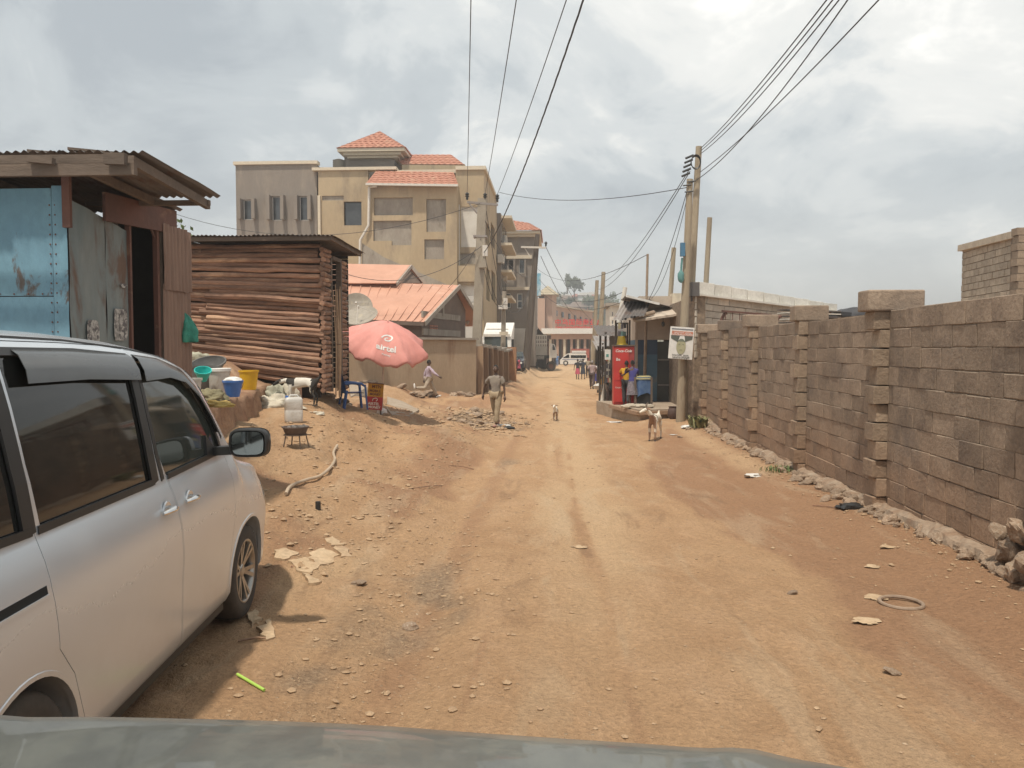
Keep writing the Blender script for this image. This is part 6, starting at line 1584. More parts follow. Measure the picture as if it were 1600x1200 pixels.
mb = MB(); q = P(1077, 470, 22.3); qq = P(1086, 462, 22.2); mb.box(qq, (.27, .27, .32)); mb.build('dark_band', flat('dark_paint', (.10, .09, .085)), r1)
box_at(r2, 'meter_box', 1066.5, 390, 21.35, (.12, .12, .36), flat('meter_blue', (.06, .16, .26)))
mb = MB(); q0 = P(1066, 403, 21.35); q1 = P(1064, 432, 21.35); mb.blob(q1, (.09, .07, .18), 4, .3, 12, 8); mb.tube([q0, (q0.x - .02, q0.y, q0.z - .2), q1], .03, 6); mb.build('hanging_cover', flat('faded_teal', (.10, .24, .23)), r2)
pole('pale wooden pole standing behind the long wall right of the pair', 1103, 445, 1109, 340, 27.5, .20, .17, M_pole)
pole('weathered wooden pole behind the shop roof, left of the poster poles', 1047, 470, 1053, 387, 27.8, .19, .16, M_pole)
_, _, PL['thin'] = pole('thin pale pole rising from the shop roof', 1010, 480, 1012, 397, 26.2, .11, .08, M_blocktan)
_, _, PL['lean'] = pole('short cream post leaning above the roadside stalls', 967, 500, 977, 449, 33.0, .24, .18, M_white)
_, _, PL['fr1'] = pole('far wooden pole, left of the two beside the red lettered building', 927, 560, 933, 438, 66, .40, .30, M_pole)
_, _, PL['fr2'] = pole('far wooden pole, right and taller of the two beside the red lettered building', 936, 561, 943, 425, 62, .42, .32, M_pole)
rc, ac, PL['conc'] = pole('square concrete utility pole with crossarm in front of the tan building', 744, 560, 754, 311, 36.5, .50, .44, M_concp, square=True)
q0, q1 = P(730, 316, 36.3), P(778, 320, 36.3); mb = MB(); mb.beam(q0, q1, .12, .1); mb.build('crossarm', M_ditch, rc)
INS = []
for px, py in ((730, 314), (758, 315), (777, 317)):
 q = P(px, py, 36.3); mb = MB(); mb.lathe([(.0, q.z + .05), (.05, q.z + .05), (.06, q.z + .18), (.11, q.z + .22), (.06, q.z + .26), (.1, q.z + .32), (.05, q.z + .38), (0, q.z + .4)], (q.x, q.y, 0), 12); mb.build('insulator', M_blackp, rc); INS.append(Vector((q.x, q.y, q.z + .38)))
mb = MB(); mb.beam(P(733, 318, 36.2), P(746, 334, 36.3), .06, .06); mb.build('brace', M_ditch, rc)
box_at(rc, 'junction_box', 754, 412, 36.1, (.34, .3, .38), M_concp); box_at(rc, 'junction_box', 758, 392, 36.1, (.22, .25, .5), M_pipe); box_at(rc, 'metal_band', 750.5, 370, 36.48, (.62, .5, .1), M_ditch)
rt, at_, PL['post'] = pole('thin concrete post with meter boxes behind the stained roadside wall', 786, 545, 788, 455, 44, .30, .24, M_concp)
box_at(rt, 'meter_box', 786, 480, 43.7, (.5, .3, .22), M_pipe); box_at(rt, 'meter_box', 790, 471, 43.7, (.22, .3, .35), M_pipe); box_at(rt, 'sign_plate', 787, 521, 43.6, (.48, .05, .2), M_cream)
rd, ad, PL['dark'] = pole('dark leaning utility pole standing before the grey truck', 822, 572, 840, 366, 62, .66, .38, M_dpole)
q0, q1 = P(814, 386, 61.6), P(853, 387, 61.6); mb = MB(); mb.beam(q0, q1, .14, .14); mb.build('crossarm', M_pipe, rd)
q = P(853, 385, 61.6); mb = MB(); mb.lathe([(.06, q.z), (.08, q.z + .2), (.14, q.z + .25), (.06, q.z + .35), (0, q.z + .4)], (q.x, q.y, 0), 10); mb.build('insulator', M_blackp, rd)
mb = MB(); mb.beam(P(820, 388, 61.7), P(829, 402, 61.7), .07, .07); mb.build('brace', M_pipe, rd)

def poster():
 Y = 21.2; c = P(1064.5, 536, Y); w, h = .64, .86; R3 = Matrix.Rotation(R(4), 3, 'Y')
 root = thing('campaign_poster', 'white election poster with a portrait nailed to the near wooden pole', 'poster', (c.x, Y, c.z - h / 2))
 def pt(x, z, d=0.0): v = R3 @ Vector((x, 0, z)); return Vector((c.x + v.x, Y - d, c.z + v.z))
 mb = MB()
 n = 10; mb.prism([pt(-w / 2, -h / 2), pt(w / 2, -h / 2), pt(w / 2, h / 2), pt(-w / 2, h / 2)], (0, 0, 0), (0, .012, 0)); mb.build('sheet', M_wt, root, fix=True)
 def patch(nm, pts, m, d): mb = MB(); mb.prism([pt(x, z, d) for x, z in pts], (0, 0, 0), (0, .0015, 0)); return mb.build(nm, m, root, fix=True)
 patch('red_band', [(-.27, .20), (.29, .20), (.29, .315), (-.27, .315)], flat('poster_red', (.50, .17, .10)), .006)
 patch('grey_band', [(-.28, .355), (.29, .355), (.29, .385), (-.28, .385)], flat('poster_grey', (.16, .16, .18)), .006)
 patch('jacket', [(-.29, .195), (-.05, .195), (-.10, .02), (-.28, .11)], flat('poster_dark', (.10, .11, .09)), .007); patch('jacket', [(.07, .195), (.29, .195), (.28, .11), (.10, .04)], flat('poster_dark', (.10, .11, .09)), .007)
 face = [(.0 + .125 * math.cos(a_), -.10 + .205 * math.sin(a_)) for a_ in np.linspace(0, 6.283, 25)[:-1]]
 patch('portrait_face', face, flat('poster_face', (.40, .38, .24)), .009); cap = [(.0 + .128 * math.cos(a_), -.09 + .205 * math.sin(a_)) for a_ in np.linspace(.35, math.pi - .35, 14)]
 patch('portrait_hair', cap + [(-.09, .04), (.09, .04)], flat('poster_hair', (.17, .19, .14)), .0115)
 for x in (-.05, .05): patch('portrait_eye', [(x - .022, -.04), (x + .022, -.04), (x + .015, -.025), (x - .015, -.025)], flat('poster_hair', (.17, .19, .14)), .0135)
 patch('portrait_mouth', [(-.04, -.19), (.04, -.19), (.03, -.178), (-.03, -.178)], flat('poster_hair', (.17, .19, .14)), .0135)
 xd = R3 @ Vector((1, 0, 0)); up = R3 @ Vector((0, 0, 1))
 pk = flat('print_black', (.04, .04, .04))
 def scribble(x0, x1, z, h, m, seed):
  r = random.Random(seed); x = x0; mb = MB()
  while x < x1:
   w_ = h * r.uniform(.45, .8)
   if r.random() > .14:
    for (xa, za, xb, zb_) in ((0, 0, .28, 1), (.72, 0, 1, r.choice((.5, 1))), (.28, r.choice((0, .4, .75)), .72, None)):
     zb_ = zb_ if zb_ is not None else za + .25
     mb.prism([pt(x + xa * w_, z + za * h, .0085), pt(x + xb * w_, z + za * h, .0085), pt(x + xb * w_, z + zb_ * h, .0085), pt(x + xa * w_, z + zb_ * h, .0085)], (0, 0, 0), (0, .001, 0))
   x += w_ + h * .22
  mb.build('lettering', m, root, kind='stuff')
 scribble(-.22, .24, .262, .03, M_wt, 1); scribble(-.25, .27, .207, .045, M_wt, 2); scribble(-.22, .2, -.345, .035, pk, 3); scribble(-.24, .24, -.41, .052, pk, 4)
poster()

# ------------------------------------------------------------------ wires
M_wire = flat('wire_black', (.05, .05, .055), .7)
def wire(a, b, sag, r, label, n=18, twist=False):
 r *= .8
 a, b = Vector(a), Vector(b); pts = []
 for i in range(n + 1):
  t = i / n; p = a.lerp(b, t); p.z -= sag * 4 * t * (1 - t); pts.append(p)
 root = (a.x, a.y, a.z); mb = MB()
 if twist:
  m = 90
  for s in range(3):
   q = []
   for i in range(m + 1):
    t = i / m; p = a.lerp(b, t); p.z -= sag * 4 * t * (1 - t); an = t * 75 + s * 2.09; q.append(p + Vector((math.cos(an), 0, math.sin(an))) * r * 1.1)
   mb.tube(q, r, 5)
 else: mb.tube(pts, r, 5)
 return mb.build('overhead_wire', M_wire, None, label, 'wire', root=root)
wire(INS[0], P(737, -60, 14), .12, .014, 'overhead wire, leftmost of those rising from the concrete pole crossarm')
wire(INS[1], P(816, -60, 14), .12, .014, 'overhead wire, middle one rising from the concrete pole crossarm')
wire(INS[2], P(905, -60, 14), .15, .014, 'overhead wire rising from the right end of the concrete pole crossarm')
wire(P(756, 395, 36.2), P(928, -50, 13), .55, .012, 'thick twisted black cable rising to the upper middle of the view', twist=True)
m_ = PL['main']; s_ = PL['short']
wire(m_ + Vector((.05, 0, -.05)), P(1322, -40, 9), .12, .012, 'upper wire from the tall pole to the top right, first of the bunch')
wire(m_ + Vector((.05, 0, -.12)), P(1332, -40, 9), .14, .012, 'second wire of the bunch from the tall pole to the top right')
wire(m_ + Vector((.05, 0, -.2)), P(1342, -40, 9), .17, .012, 'third wire of the bunch from the tall pole to the top right')
wire(m_ + Vector((.05, 0, -.7)), P(1410, -40, 9), .14, .012, 'lower single wire from the tall pole to the top right')
wire(s_ + Vector((.05, 0, -.1)), P(1352, -40, 9), .3, .012, 'lowest wire sagging from the shorter pole to the top right')
wire(P(1079, 262, 22.2), P(944, 440, 62), .5, .016, 'wire from the tall pole down to the far right pole')
wire(P(1078, 268, 22.2), P(934, 452, 66), .8, .016, 'wire from the tall pole down to the far left pole')
wire(P(1073, 293, 21.4), INS[2] + Vector((.1, 0, .1)), .35, .014, 'nearly level wire crossing the street from the shorter pole to the concrete pole')
wire(P(1011, 398, 26.2), P(840, 420, 61.8), .9, .014, 'wire from the thin pale pole across the street to the dark leaning pole')
wire(P(1073, 300, 21.4), P(1013, 470, 27), .25, .012, 'wire hanging from the shorter pole to the shop roof, left one')
wire(P(1075, 303, 21.4), P(1018, 466, 27), .5, .010, 'wire hanging from the shorter pole to the shop roof, right one')
wire(P(977, 455, 33), P(842, 436, 61.8), 1.0, .016, 'wire from the leaning cream post to the dark leaning pole')
wire(P(977, 470, 33), P(842, 452, 61.8), .9, .016, 'low wire from the stalls to the dark leaning pole')
wire(P(853, 386, 61.6), P(925, 500, 110), .8, .03, 'wire running on from the dark leaning pole crossarm to the far street')
wire(P(845, 400, 61.6), P(905, 500, 110), .8, .03, 'second wire running on from the dark leaning pole to the far street')
wire(P(752, 385, 36.2), P(540, 428, 33), .8, .016, 'service wire from the concrete pole over the pink roof to the log shed')
wire(P(750, 318, 36.2), P(270, 333, 40), 1.3, .016, 'long level wire crossing in front of the grey wing')
wire(P(752, 372, 36.2), P(700, 450, 38), .2, .014, 'short service wire from the concrete pole down to the pink roof')
for k, (p0, p1, s) in enumerate([((758, 400, 36.1), (786, 480, 43.6), .6), ((756, 420, 36.1), (790, 470, 43.6), .9), ((760, 330, 36.2), (785, 470, 43.6), .3), ((788, 478, 43.7), (830, 440, 61.6), 1.2), ((758, 345, 36.1), (834, 430, 61.6), 1.0)]):
 wire(P(*p0), P(*p1), s, .018, ['short cable looping from the box on the concrete pole to the thin post', 'slack cable below the box on the concrete pole', 'steep cable from the concrete pole top to the thin post', 'cable from the thin post up to the dark leaning pole', 'cable from the concrete pole across to the dark leaning pole'][k])
# ------------------------------------------------------------------ far end of the street
M_salmon = mat('salmon_render', (.46, .31, .235), (.40, .265, .20), scale=.3, rough=.9, fine=.06, c3=(.38, .23, .17), s3=.4, stretch=(1, 1, .4), bscale=3)
def far_building():
 Y = 128.0; root = thing('market_hall', 'long salmon coloured building with a white canopy and red rooftop lettering', 'building', (P(900, 560, Y).x, Y, -.5))
 G = -.6
 a = P(862, 478, Y); b = P(925, 494, Y + 26)
 x0 = a.x; x1 = P(926, 500, Y + 26).x
 p0 = Vector((x0, Y, 0)); p1 = Vector((x1, Y + 26, 0)); d = p1 - p0; t = d.normalized(); n = Vector((t.y, -t.x, 0)); zt = a.z
 mb = MB(); mb.prism([(p0.x, p0.y, G), (p1.x, p1.y, G), (p1.x, p1.y, zt + .2), (p0.x, p0.y, zt)], (0, 0, 0), -n * 8); mb.build('wing_wall', M_salmon, root, fix=True)
 mb = MB(); mb.beam(p0 + Vector((0, 0, zt + .1)), p1 + Vector((0, 0, zt + .3)), .5, .3); mb.build('coping', M_cream, root)
 for px in (868.5, 878.5, 889, 898, 907, 915.5, 922.5):
  k = (px - 867) / 1218; tt = (k * p0.y - p0.x + .0) ; den = (d.x - k * d.y); s_ = (k * p0.y - p0.x) / den if abs(den) > 1e-6 else 0
  q = P(px, 490, Y); dv = Vector((q.x, q.y, 0)); 
  det = d.x * (-dv.y) - d.y * (-dv.x); s_ = ((-p0.x) * (-dv.y) - (-p0.y) * (-dv.x)) / det
  c = p0 + d * s_; py = 485 + (px - 868) * .26; z0 = P(px, py + 8.5, c.y).z; z1 = P(px, py, c.y).z
  mb = MB(); mb.beam((c.x + n.x * .05, c.y + n.y * .05, z0), (c.x + n.x * .05, c.y + n.y * .05, z1), .9, .25, up=n); mb.build('window', M_glassd, root)
 q = rect(826, 466, 851, 560, Y - 6); mb = MB(); mb.b2(q[0], Y - 6, G, q[2], Y + 4, q[3]); mb.build('left_wing', M_salmon, root)
 q = rect(834, 476, 838, 494, Y - 6.1); mb = MB(); mb.b2(q[0], Y - 6.06, q[1], q[2], Y - 6.003, q[3]); mb.build('window', M_frame, root)
 q = rect(849, 476, 851.5, 490, Y - 2); mb = MB(); mb.b2(q[2] + .02, Y - 1, q[1], q[2] + .1, Y - .3, q[3]); mb.build('window', M_glassd, root)
 c = P(858, 470, Y); mb = MB(); r = 1.3; zt2 = P(858, 462, Y).z; mb.prism([(c.x + r * math.cos(R(22.5 + 45 * k)), c.y + r * math.sin(R(22.5 + 45 * k)), G) for k in range(8)], (0, 0, G), (0, 0, zt2)); mb.build('tower', M_salmon, root, fix=True)
 za = P(848, 446, Y).z; q = rect(838, 462, 873, 470, Y - 2)
 mb = MB(); hip(mb, q[0], q[2], Y - 2.5, Y + 3, zt2, za - zt2, 4, cols=0); mb.build('hipped_roof', mat('beige_roof', (.42, .36, .26), (.36, .30, .21), scale=2, rough=.8), root)
 mb = MB(); q = rect(842, 463, 850, 470, Y - 5.5); mb.b2(q[0], Y - 5.5, q[1], q[2], Y - 2.6, q[3]); mb.build('belvedere', M_dark, root)
 Yc = 112.0; q = rect(846, 513, 953, 521.5, Yc); mb = MB(); mb.b2(q[0], Yc, q[1], q[2], Y - .2, q[3]); mb.build('canopy', M_wt, root)
 q2 = rect(861, 523, 945, 530, Yc + .6); mb = MB(); mb.b2(q2[0], Yc + .6, q2[1], q2[2], Yc + 1.2, q[1] - .01); mb.build('canopy_band', M_salmon, root)
 for k, px in enumerate((860, 871, 882, 893, 903, 914, 925, 940)):
  c = P(px, 540, Yc + .9); mb = MB(); mb.b2(c.x - .18, Yc + .7, G, c.x + .18, Yc + 1.1, q2[1] - .01); mb.build('column', M_salmon if k % 2 else M_cream, root)
 mb = MB(); q3 = rect(861, 531, 945, 570, Yc + 4); mb.b2(q3[0], Yc + 4, G, q3[2], Yc + 4.3, q3[3] + 1); mb.build('shop_glazing', mat('far_glass', (.10, .085, .075), (.06, .05, .045), scale=.5, rough=.3), root)
 for i in range(12):
  x = q3[0] + (q3[2] - q3[0]) * (i + .5) / 12; mb = MB(); mb.b2(x - .05, Yc + 3.9, G, x + .05, Yc + 3.99, q3[3] + 1); mb.build('mullion', M_salmon, root)
 mb = MB(); q4 = rect(893, 545, 921, 552, Yc + .3); mb.b2(q4[0], Yc + .3, q4[1] - 1.6, q4[2], Yc + .5, q4[3]); mb.build('red_barrier', mat('barrier_red', (.38, .10, .07), (.3, .08, .06), rough=.7), root)
 red = mat('letter_red', (.62, .035, .03), (.55, .03, .03), rough=.5, fine=0)
 Yl = Yc + .8; h = abs(P(870, 499.5, Yl).z - P(870, 509, Yl).z)
 for ch, px in zip('中乌国际商业城', (872, 883, 893.5, 905, 915.5, 925.5, 935.5)):
  c = P(px, 504.2, Yl); text_part('letter', ch, h * 1.08, red, root, (c.x, Yl, c.z), ext=.06, extra=.012)
 c = P(906, 512, Yl); w = P(953, 512, Yl).x - P(862, 512, Yl).x
 text_part('lettering', 'CHINA UGANDA INTERNATIONAL TRADE CITY', .52, red, root, (c.x, Yl, c.z), ext=.05, extra=.012, sx=w / (37 * .36))
 mb = MB()
 for px in range(864, 952, 10): c = P(px, 512, Yl + .15); mb.b2(c.x, Yl + .12, q[3], c.x + .06, Yl + .18, P(px, 500, Yl).z)
 mb.build('letter_frame', M_ditch, root, kind='stuff')
far_building()
t_ = thing('billboard', 'upright blue and white billboard above the salmon building behind the leaning pole', 'billboard', (P(839, 460, 118).x, 118, 0))
q = rect(834, 427, 845, 462, 118); mb = MB(); mb.b2(q[0], 118, q[1], q[2], 118.2, q[3]); mb.build('panel', mat('billboard_print', (.12, .33, .46), (.52, .56, .56), scale=.9, rough=.6, fine=.1, det=3), t_); mb = MB(); mb.b2(q[0] + .4, 118.2, 0, q[0] + .6, 118.4, q[3] - .2); mb.build('billboard_post', M_ditch, t_)
t_ = thing('white_building', 'pale three storey building seen between the tall far poles and the stalls', 'building', (P(968, 480, 95).x, 96, 0))
q = rect(953, 478, 990, 560, 95); mb = MB(); W = [rect(956 + i * 7, 487 + j * 13, 958.5 + i * 7, 494 + j * 13, 95) for i in range(3) for j in range(3)]; facade(mb, q[0], -.6, q[2], q[3], 95, W); mb.b2(q[0], 95.36, -.6, q[2], 103, q[3] - .1); mb.build('wall', M_white, t_)
for w in W: window(t_, *w, 95, fr=.05, depth=.12)
mb = MB(); mb.b2(q[0] - .5, 94.5, q[3], q[2] + .3, 103, q[3] + .35); mb.build('roof_slab', M_cem, t_)
t_ = thing('pale_kiosk', 'low pale building with a flat white roof right of the salmon market hall', 'building', (P(955, 530, 105).x, 105, 0))
q = rect(937, 517, 962, 560, 105); mb = MB(); W = [rect(941, 523, 945, 530, 105), rect(950, 523, 954, 530, 105)]; facade(mb, q[0], -.6, q[2], q[3], 105, W); mb.b2(q[0], 105.36, -.6, q[2], 108, q[3] - .1); mb.build('wall', M_white, t_)
for w in W: window(t_, *w, 105, fr=.05)

def hz_(x, y):
 c = P(905, 545, 360); 
 return -2 + 25 * math.exp(-((x - c.x + 6) / 62) ** 2 - ((y - 385) / 95) ** 2) * (1 + .10 * fbm(x, y, .02, 3))
mb = MB(); mb.grid(lambda u, v: (lambda x, y: (x, y, hz_(x, y)))(-230 + 470 * u, 190 + 420 * v), 60, 50)
mb.build('hill', mat('hill_green', (.10, .115, .06), (.17, .13, .075), scale=.05, rough=.95, coord='World', c3=(.27, .18, .11), s3=.04, bscale=.6), None, kind='structure', sharp=False)
M_leaf = mat('far_leaf', (.055, .075, .035), (.085, .10, .045), scale=.8, rough=.8, rnd=.25, coord='Object', fine=.2, bscale=3)
M_bark = flat('bark', (.11, .085, .065), .9)
def tree(x, y, z, h, rw, label, kind='round', group=None, leaf=None, n=380, seed=0, name='tree', lsz=1.0):
 r = random.Random(seed); root = thing(name, label, 'tree', (x, y, z), group)
 mb = MB(); th = h * (.45 if kind == 'round' else .72); mb.tube([(x, y, z - .2), (x + .02 * h, y, z + th * .5), (x - .01 * h, y, z + th)], [h * .028, h * .022, h * .012], 7)
 for k in range(4):
  a = r.uniform(0, 6.28); mb.tube([(x, y, z + th * .8), (x + rw * .5 * math.cos(a), y + rw * .5 * math.sin(a), z + h * .78)], [h * .012, h * .005], 5)
 mb.build('trunk', M_bark, root)
 cl = []
 nc = 9
 for k in range(nc):
  a = r.uniform(0, 6.28); rr = rw * .62 * math.sqrt(r.random())
  if kind == 'flat': cz = z + h * r.uniform(.8, .93)
  elif kind == 'lolly': cz = z + h * r.uniform(.76, .92)
  else: cz = z + h * r.uniform(.45, .9)
  cl.append((x + rr * math.cos(a), y + rr * math.sin(a), cz, rw * r.uniform(.32, .55)))
 vs = []; fs = []
 for k in range(n):
  c = cl[k % nc]; d = Vector((r.gauss(0, 1), r.gauss(0, 1), r.gauss(0, .8))).normalized() * (r.random() ** .4) * c[3]
  p = Vector(c[:3]) + d; s = rw * .10 * r.uniform(.7, 1.4) * lsz; u = Vector((r.gauss(0, 1), r.gauss(0, 1), r.gauss(0, 1))).normalized(); w = u.orthogonal().normalized()
  b = len(vs); vs += [p - u * s, p + w * s * .6, p + u * s, p - w * s * .6]; fs.append((b, b + 1, b + 2, b + 3))
 mb = MB(); mb.add(vs, fs); mb.build('crown', leaf or M_leaf, root, sharp=False)
def onhill(px, Y): x = P(px, 500, Y).x; return x, Y, hz_(x, Y)
tl = [(866, 345, 7, 3.5), (874, 350, 6.5, 3.6), (879, 372, 6, 3.5), (892, 340, 6, 3.2), (911, 335, 6, 3.2), (918, 320, 8, 4), (924, 330, 8.5, 4.2), (930, 300, 9, 4.5), (938, 330, 9, 4.4), (947, 310, 10, 5), (956, 300, 10, 5), (950, 350, 8, 4), (936, 285, 9, 4.6), (962, 320, 8, 4.2), (906, 372, 5, 3), (941, 260, 9, 5), (951, 262, 9, 5)]
for k, (px, Y, h, rw) in enumerate(tl):
 x, y, z = onhill(px, Y); tree(x, y, z, h, rw, 'bushy dark green tree among the houses on the far hill', 'round', 'trees on the far hill', seed=k, n=260, lsz=1.5)
x, y, z = onhill(885.5, 380); tree(x, y, z, 15.0, 2.2, 'lone slender tree with a small oval crown standing highest on the far hill', 'lolly', None, seed=40, n=260, lsz=2)
x, y, z = onhill(897, 340); tree(x, y, z, 14, 4.6, 'broad flat crowned tree on a tall trunk near the middle of the far hill', 'flat', None, seed=41, n=380, lsz=1.6)
M_hr1 = flat('hill_roof_red', (.34, .12, .08), .8); M_hr2 = flat('hill_roof_grey', (.40, .38, .35), .6); M_hr3 = flat('hill_roof_brown', (.20, .14, .11), .8); M_hw = flat('hill_wall', (.50, .42, .34), .9)
hh = [(870, 330, 5, 0, 1), (884, 365, 7, 0, 1), (881, 345, 9, 2, 0), (890, 322, 8, 2, 0), (904, 360, 6, 1, 0), (913, 355, 6, 0, 1), (921, 372, 7, 1, 2), (914, 378, 5, 0, 0), (907, 318, 10, 2, 2), (917, 315, 8, 1, 0), (929, 350, 6, 2, 1), (926, 378, 6, 0, 1), (900, 385, 5, 1, 0), (945, 345, 6, 2, 1), (921, 340, 5, 1, 1), (935, 372, 6, 0, 1)]
for k, (px, Y, w, rk, wk) in enumerate(hh):
 x, y, z = onhill(px, Y); hgt = 3.2 + (k % 3) * .8
 lab = ['small pale roofed house on the far hill', 'small red roofed house on the far hill', 'small brown roofed house on the far hill'][[0, 1, 2][{0: 0, 1: 1, 2: 2}[rk]]]
 t_ = thing('hill_house', lab, 'house', (x, y, z), ['pale roofed houses on the far hill', 'red roofed houses on the far hill', 'brown roofed houses on the far hill'][rk])
 mb = MB(); mb.b2(x - w / 2, y, z - 1.5, x + w / 2, y + w * .8, z + hgt); mb.build('wall', [M_hw, M_wt, M_salmon][wk], t_)
 mb = MB(); e = .5; tile_slope(mb, (x - w / 2 - e, y - e, z + hgt), (x + w / 2 + e, y - e, z + hgt), (x + w / 2 - w * .2, y + w * .4, z + hgt + w * .24), (x - w / 2 + w * .2, y + w * .4, z + hgt + w * .24), 1); mb.add([(x - w / 2 - e, y - e, z + hgt), (x - w / 2 - e, y + w * .8, z + hgt), (x - w / 2 + w * .2, y + w * .4, z + hgt + w * .24)], [(0, 1, 2)]); mb.add([(x + w / 2 + e, y - e, z + hgt), (x + w / 2 + e, y + w * .8, z + hgt), (x + w / 2 - w * .2, y + w * .4, z + hgt + w * .24)], [(0, 1, 2)]); mb.build('roof', [M_hr2, M_hr1, M_hr3][rk], t_)
 for i in range(2):
  mb = MB(); xx = x + (i - .5) * w * .45; mb.b2(xx - .4, y - .06, z + 1, xx + .4, y - .003, z + 2.1); mb.build('window', M_dark, t_)
M_leaf2 = mat('near_leaf', (.075, .12, .035), (.13, .17, .055), scale=2, rough=.7, fine=.2, bscale=6)
q = P(262, 345, 17.5); tree(q.x - .5, 17.5, 1.1, q.z - .75, 1.0, 'leafy green tree showing between the blue shed roof and the log shed', 'round', leaf=M_leaf2, n=900, seed=70, lsz=.55)
q = P(309, 364, 19.5); tree(q.x, 19.5, 1.1, q.z - 1.05, .22, 'tip of a small green tree just above the log shed roof', 'lolly', leaf=M_leaf2, n=120, seed=71, lsz=.9)

# ------------------------------------------------------------------ vehicles down the street
def wheel_at(par, c, r, w, ax, hub=M_wt):
 M = Matrix.Rotation(ax, 3, 'Z') @ Matrix.Rotation(R(90), 3, 'X'); mb = MB()
 mb.lathe([(r * .5, -w / 2), (r * .93, -w / 2), (r, -w * .35), (r, w * .35), (r * .93, w / 2), (r * .5, w / 2)], c, 24, M=M); o = mb.build('wheel', M_rubber, par)
 mb = MB(); mb.lathe([(0, -w * .38), (r * .52, -w * .42), (r * .55, -w * .1), (r * .55, w * .1), (r * .52, w * .42), (0, w * .38)], c, 18, M=M); mb.build('rim', hub, o)
def white_truck():
 Y = 50.0; x0 = P(752, 540, Y).x; x1 = P(804, 540, Y).x; w = x1 - x0; g = gz(x0 + 1, Y)
 root = thing('white_truck', 'white cab of a large truck showing above the stained roadside wall', 'truck', ((x0 + x1) / 2, Y + 2, g))
 z = lambda py: P(776, py, Y).z
 mb = MB(); mb.prism([(x0 + .05, Y + .15, z(549)), (x0 + .05, Y + .35, z(527)), (x0 + .12, Y + .55, z(518)), (x0 + .2, Y + 1.5, z(503)), (x0 + .2, Y + 2.2, z(503)), (x0 + .05, Y + 2.2, g + .9), (x0 + .05, Y + .1, g + .9)], (0, 0, 0), (w - .3, 0, 0)); o = mb.build('cab', M_wt, root, fix=True)
 mb = MB(); mb.prism([(x0 + .14, Y + .12, z(548)), (x0 + w - .45, Y + .12, z(548)), (x0 + w - .5, Y + .33, z(526)), (x0 + .2, Y + .33, z(526))], (0, 0, 0), (0, .03, 0)); mb.build('windscreen', M_tint2, root, fix=True)
 mb = MB(); mb.b2(x0 + .1, Y + .22, z(526), x0 + w - .3, Y + .33, z(522)); mb.b2(x0 + .25, Y + .75, z(514), x0 + w - .45, Y + .85, z(513)); mb.build('sun_visor', M_pipe, root)
 mb = MB(); mb.b2(x1 - .24, Y + .5, z(548), x1 - .21, Y + 1.3, z(530)); mb.build('side_window', M_tint, root)
 mb = MB(); mb.b2(x0 - .1, Y + .0, z(545), x0 + .04, Y + .12, z(526)); mb.b2(x1 - .2, Y + .0, z(546), x1 - .06, Y + .12, z(530)); mb.build('mirrors', M_blackp, root, kind='stuff')
 mb = MB(); mb.b2(x0 + .2, Y + .05, g + .9, x1 - .4, Y + .099, z(556)); mb.build('grille', M_blackp, root)
 mb = MB(); mb.b2(x0 + .0, Y - .05, g + .45, x1 - .22, Y + .3, g + .88); mb.build('bumper', M_wt, root)
 mb = MB(); mb.b2(x0 + .05, Y + 2.3, g + .8, x1 - .2, Y + 9, g + 1.0); mb.b2(x0 + .1, Y + 2.3, g + 1.0, x1 - .3, Y + 3, z(530)); mb.build('chassis', M_blackp, root)
 for yy in (1.2, 6.2, 7.6):
  for xx in (x0 + .25, x1 - .45): wheel_at(root, (xx, Y + yy, g + .5), .5, .3, R(90))
white_truck()
def flatbed():
 Y = 80.0; xa = P(812, 560, Y).x; xb = P(858, 560, Y).x; xc = P(870, 560, Y).x; g = gz(xc, Y); z = lambda py: P(850, py, Y).z
 root = thing('flatbed_truck', 'grey and white lorry with slatted load bed parked across the far street', 'truck', ((xa + xc) / 2, Y + 1, g))
 mb = MB(); mb.b2(xa, Y, z(555), xb - .2, Y + 2.3, z(541)); mb.build('load_bed', mat('lorry_grey', (.42, .40, .36), (.36, .34, .30), scale=2, rough=.6), root)
 mb = MB()
 for i in range(16):
  x = xa + .1 + (xb - xa - .4) * i / 15; mb.b2(x - .05, Y + .0, z(541) + .002, x + .05, Y + .06, z(524))
 for py in (538, 532, 525): mb.b2(xa, Y - .03, z(py), xb - .2, Y - .003, z(py) + .12)
 mb.build('bed_slats', M_pipe, root, kind='stuff')
 mb = MB(); mb.b2(xa, Y + 2.2, z(541), xb - .2, Y + 2.25, z(522)); mb.build('far_side_board', M_stalld, root)
 mb = MB(); mb.prism([(xb + .05, Y, z(559)), (xc, Y, z(559)), (xc, Y, z(548)), (xc - .22, Y, z(538)), (xb + .05, Y, z(536))], (0, Y, 0), (0, Y + 2.2, 0)); mb.build('cab', M_wt, root, fix=True)
 mb = MB(); mb.prism([(xb + .35, Y - .02, z(547)), (xc - .12, Y - .02, z(547)), (xc - .3, Y - .02, z(539)), (xb + .35, Y - .02, z(539))], (0, Y - .02, 0), (0, Y - .004, 0)); mb.build('cab_window', M_tint, root, fix=True)
 mb = MB(); mb.b2(xa, Y + .2, z(560), xb, Y + 2.0, z(555) - .002); mb.build('chassis', M_blackp, root)
 for k in range(3): mb = MB(); mb.b2(xa + .2, Y - .03, z(557 + k * 2), xb - .5, Y + .0, z(556.2 + k * 2)); mb.build('side_rail', M_pipe, root)
 for x in (P(833, 560, Y).x, P(861, 560, Y).x):
  for yy in (.2, 2.0): wheel_at(root, (x, Y + yy, g + .5), .5, .35, 0, M_rust)
flatbed()
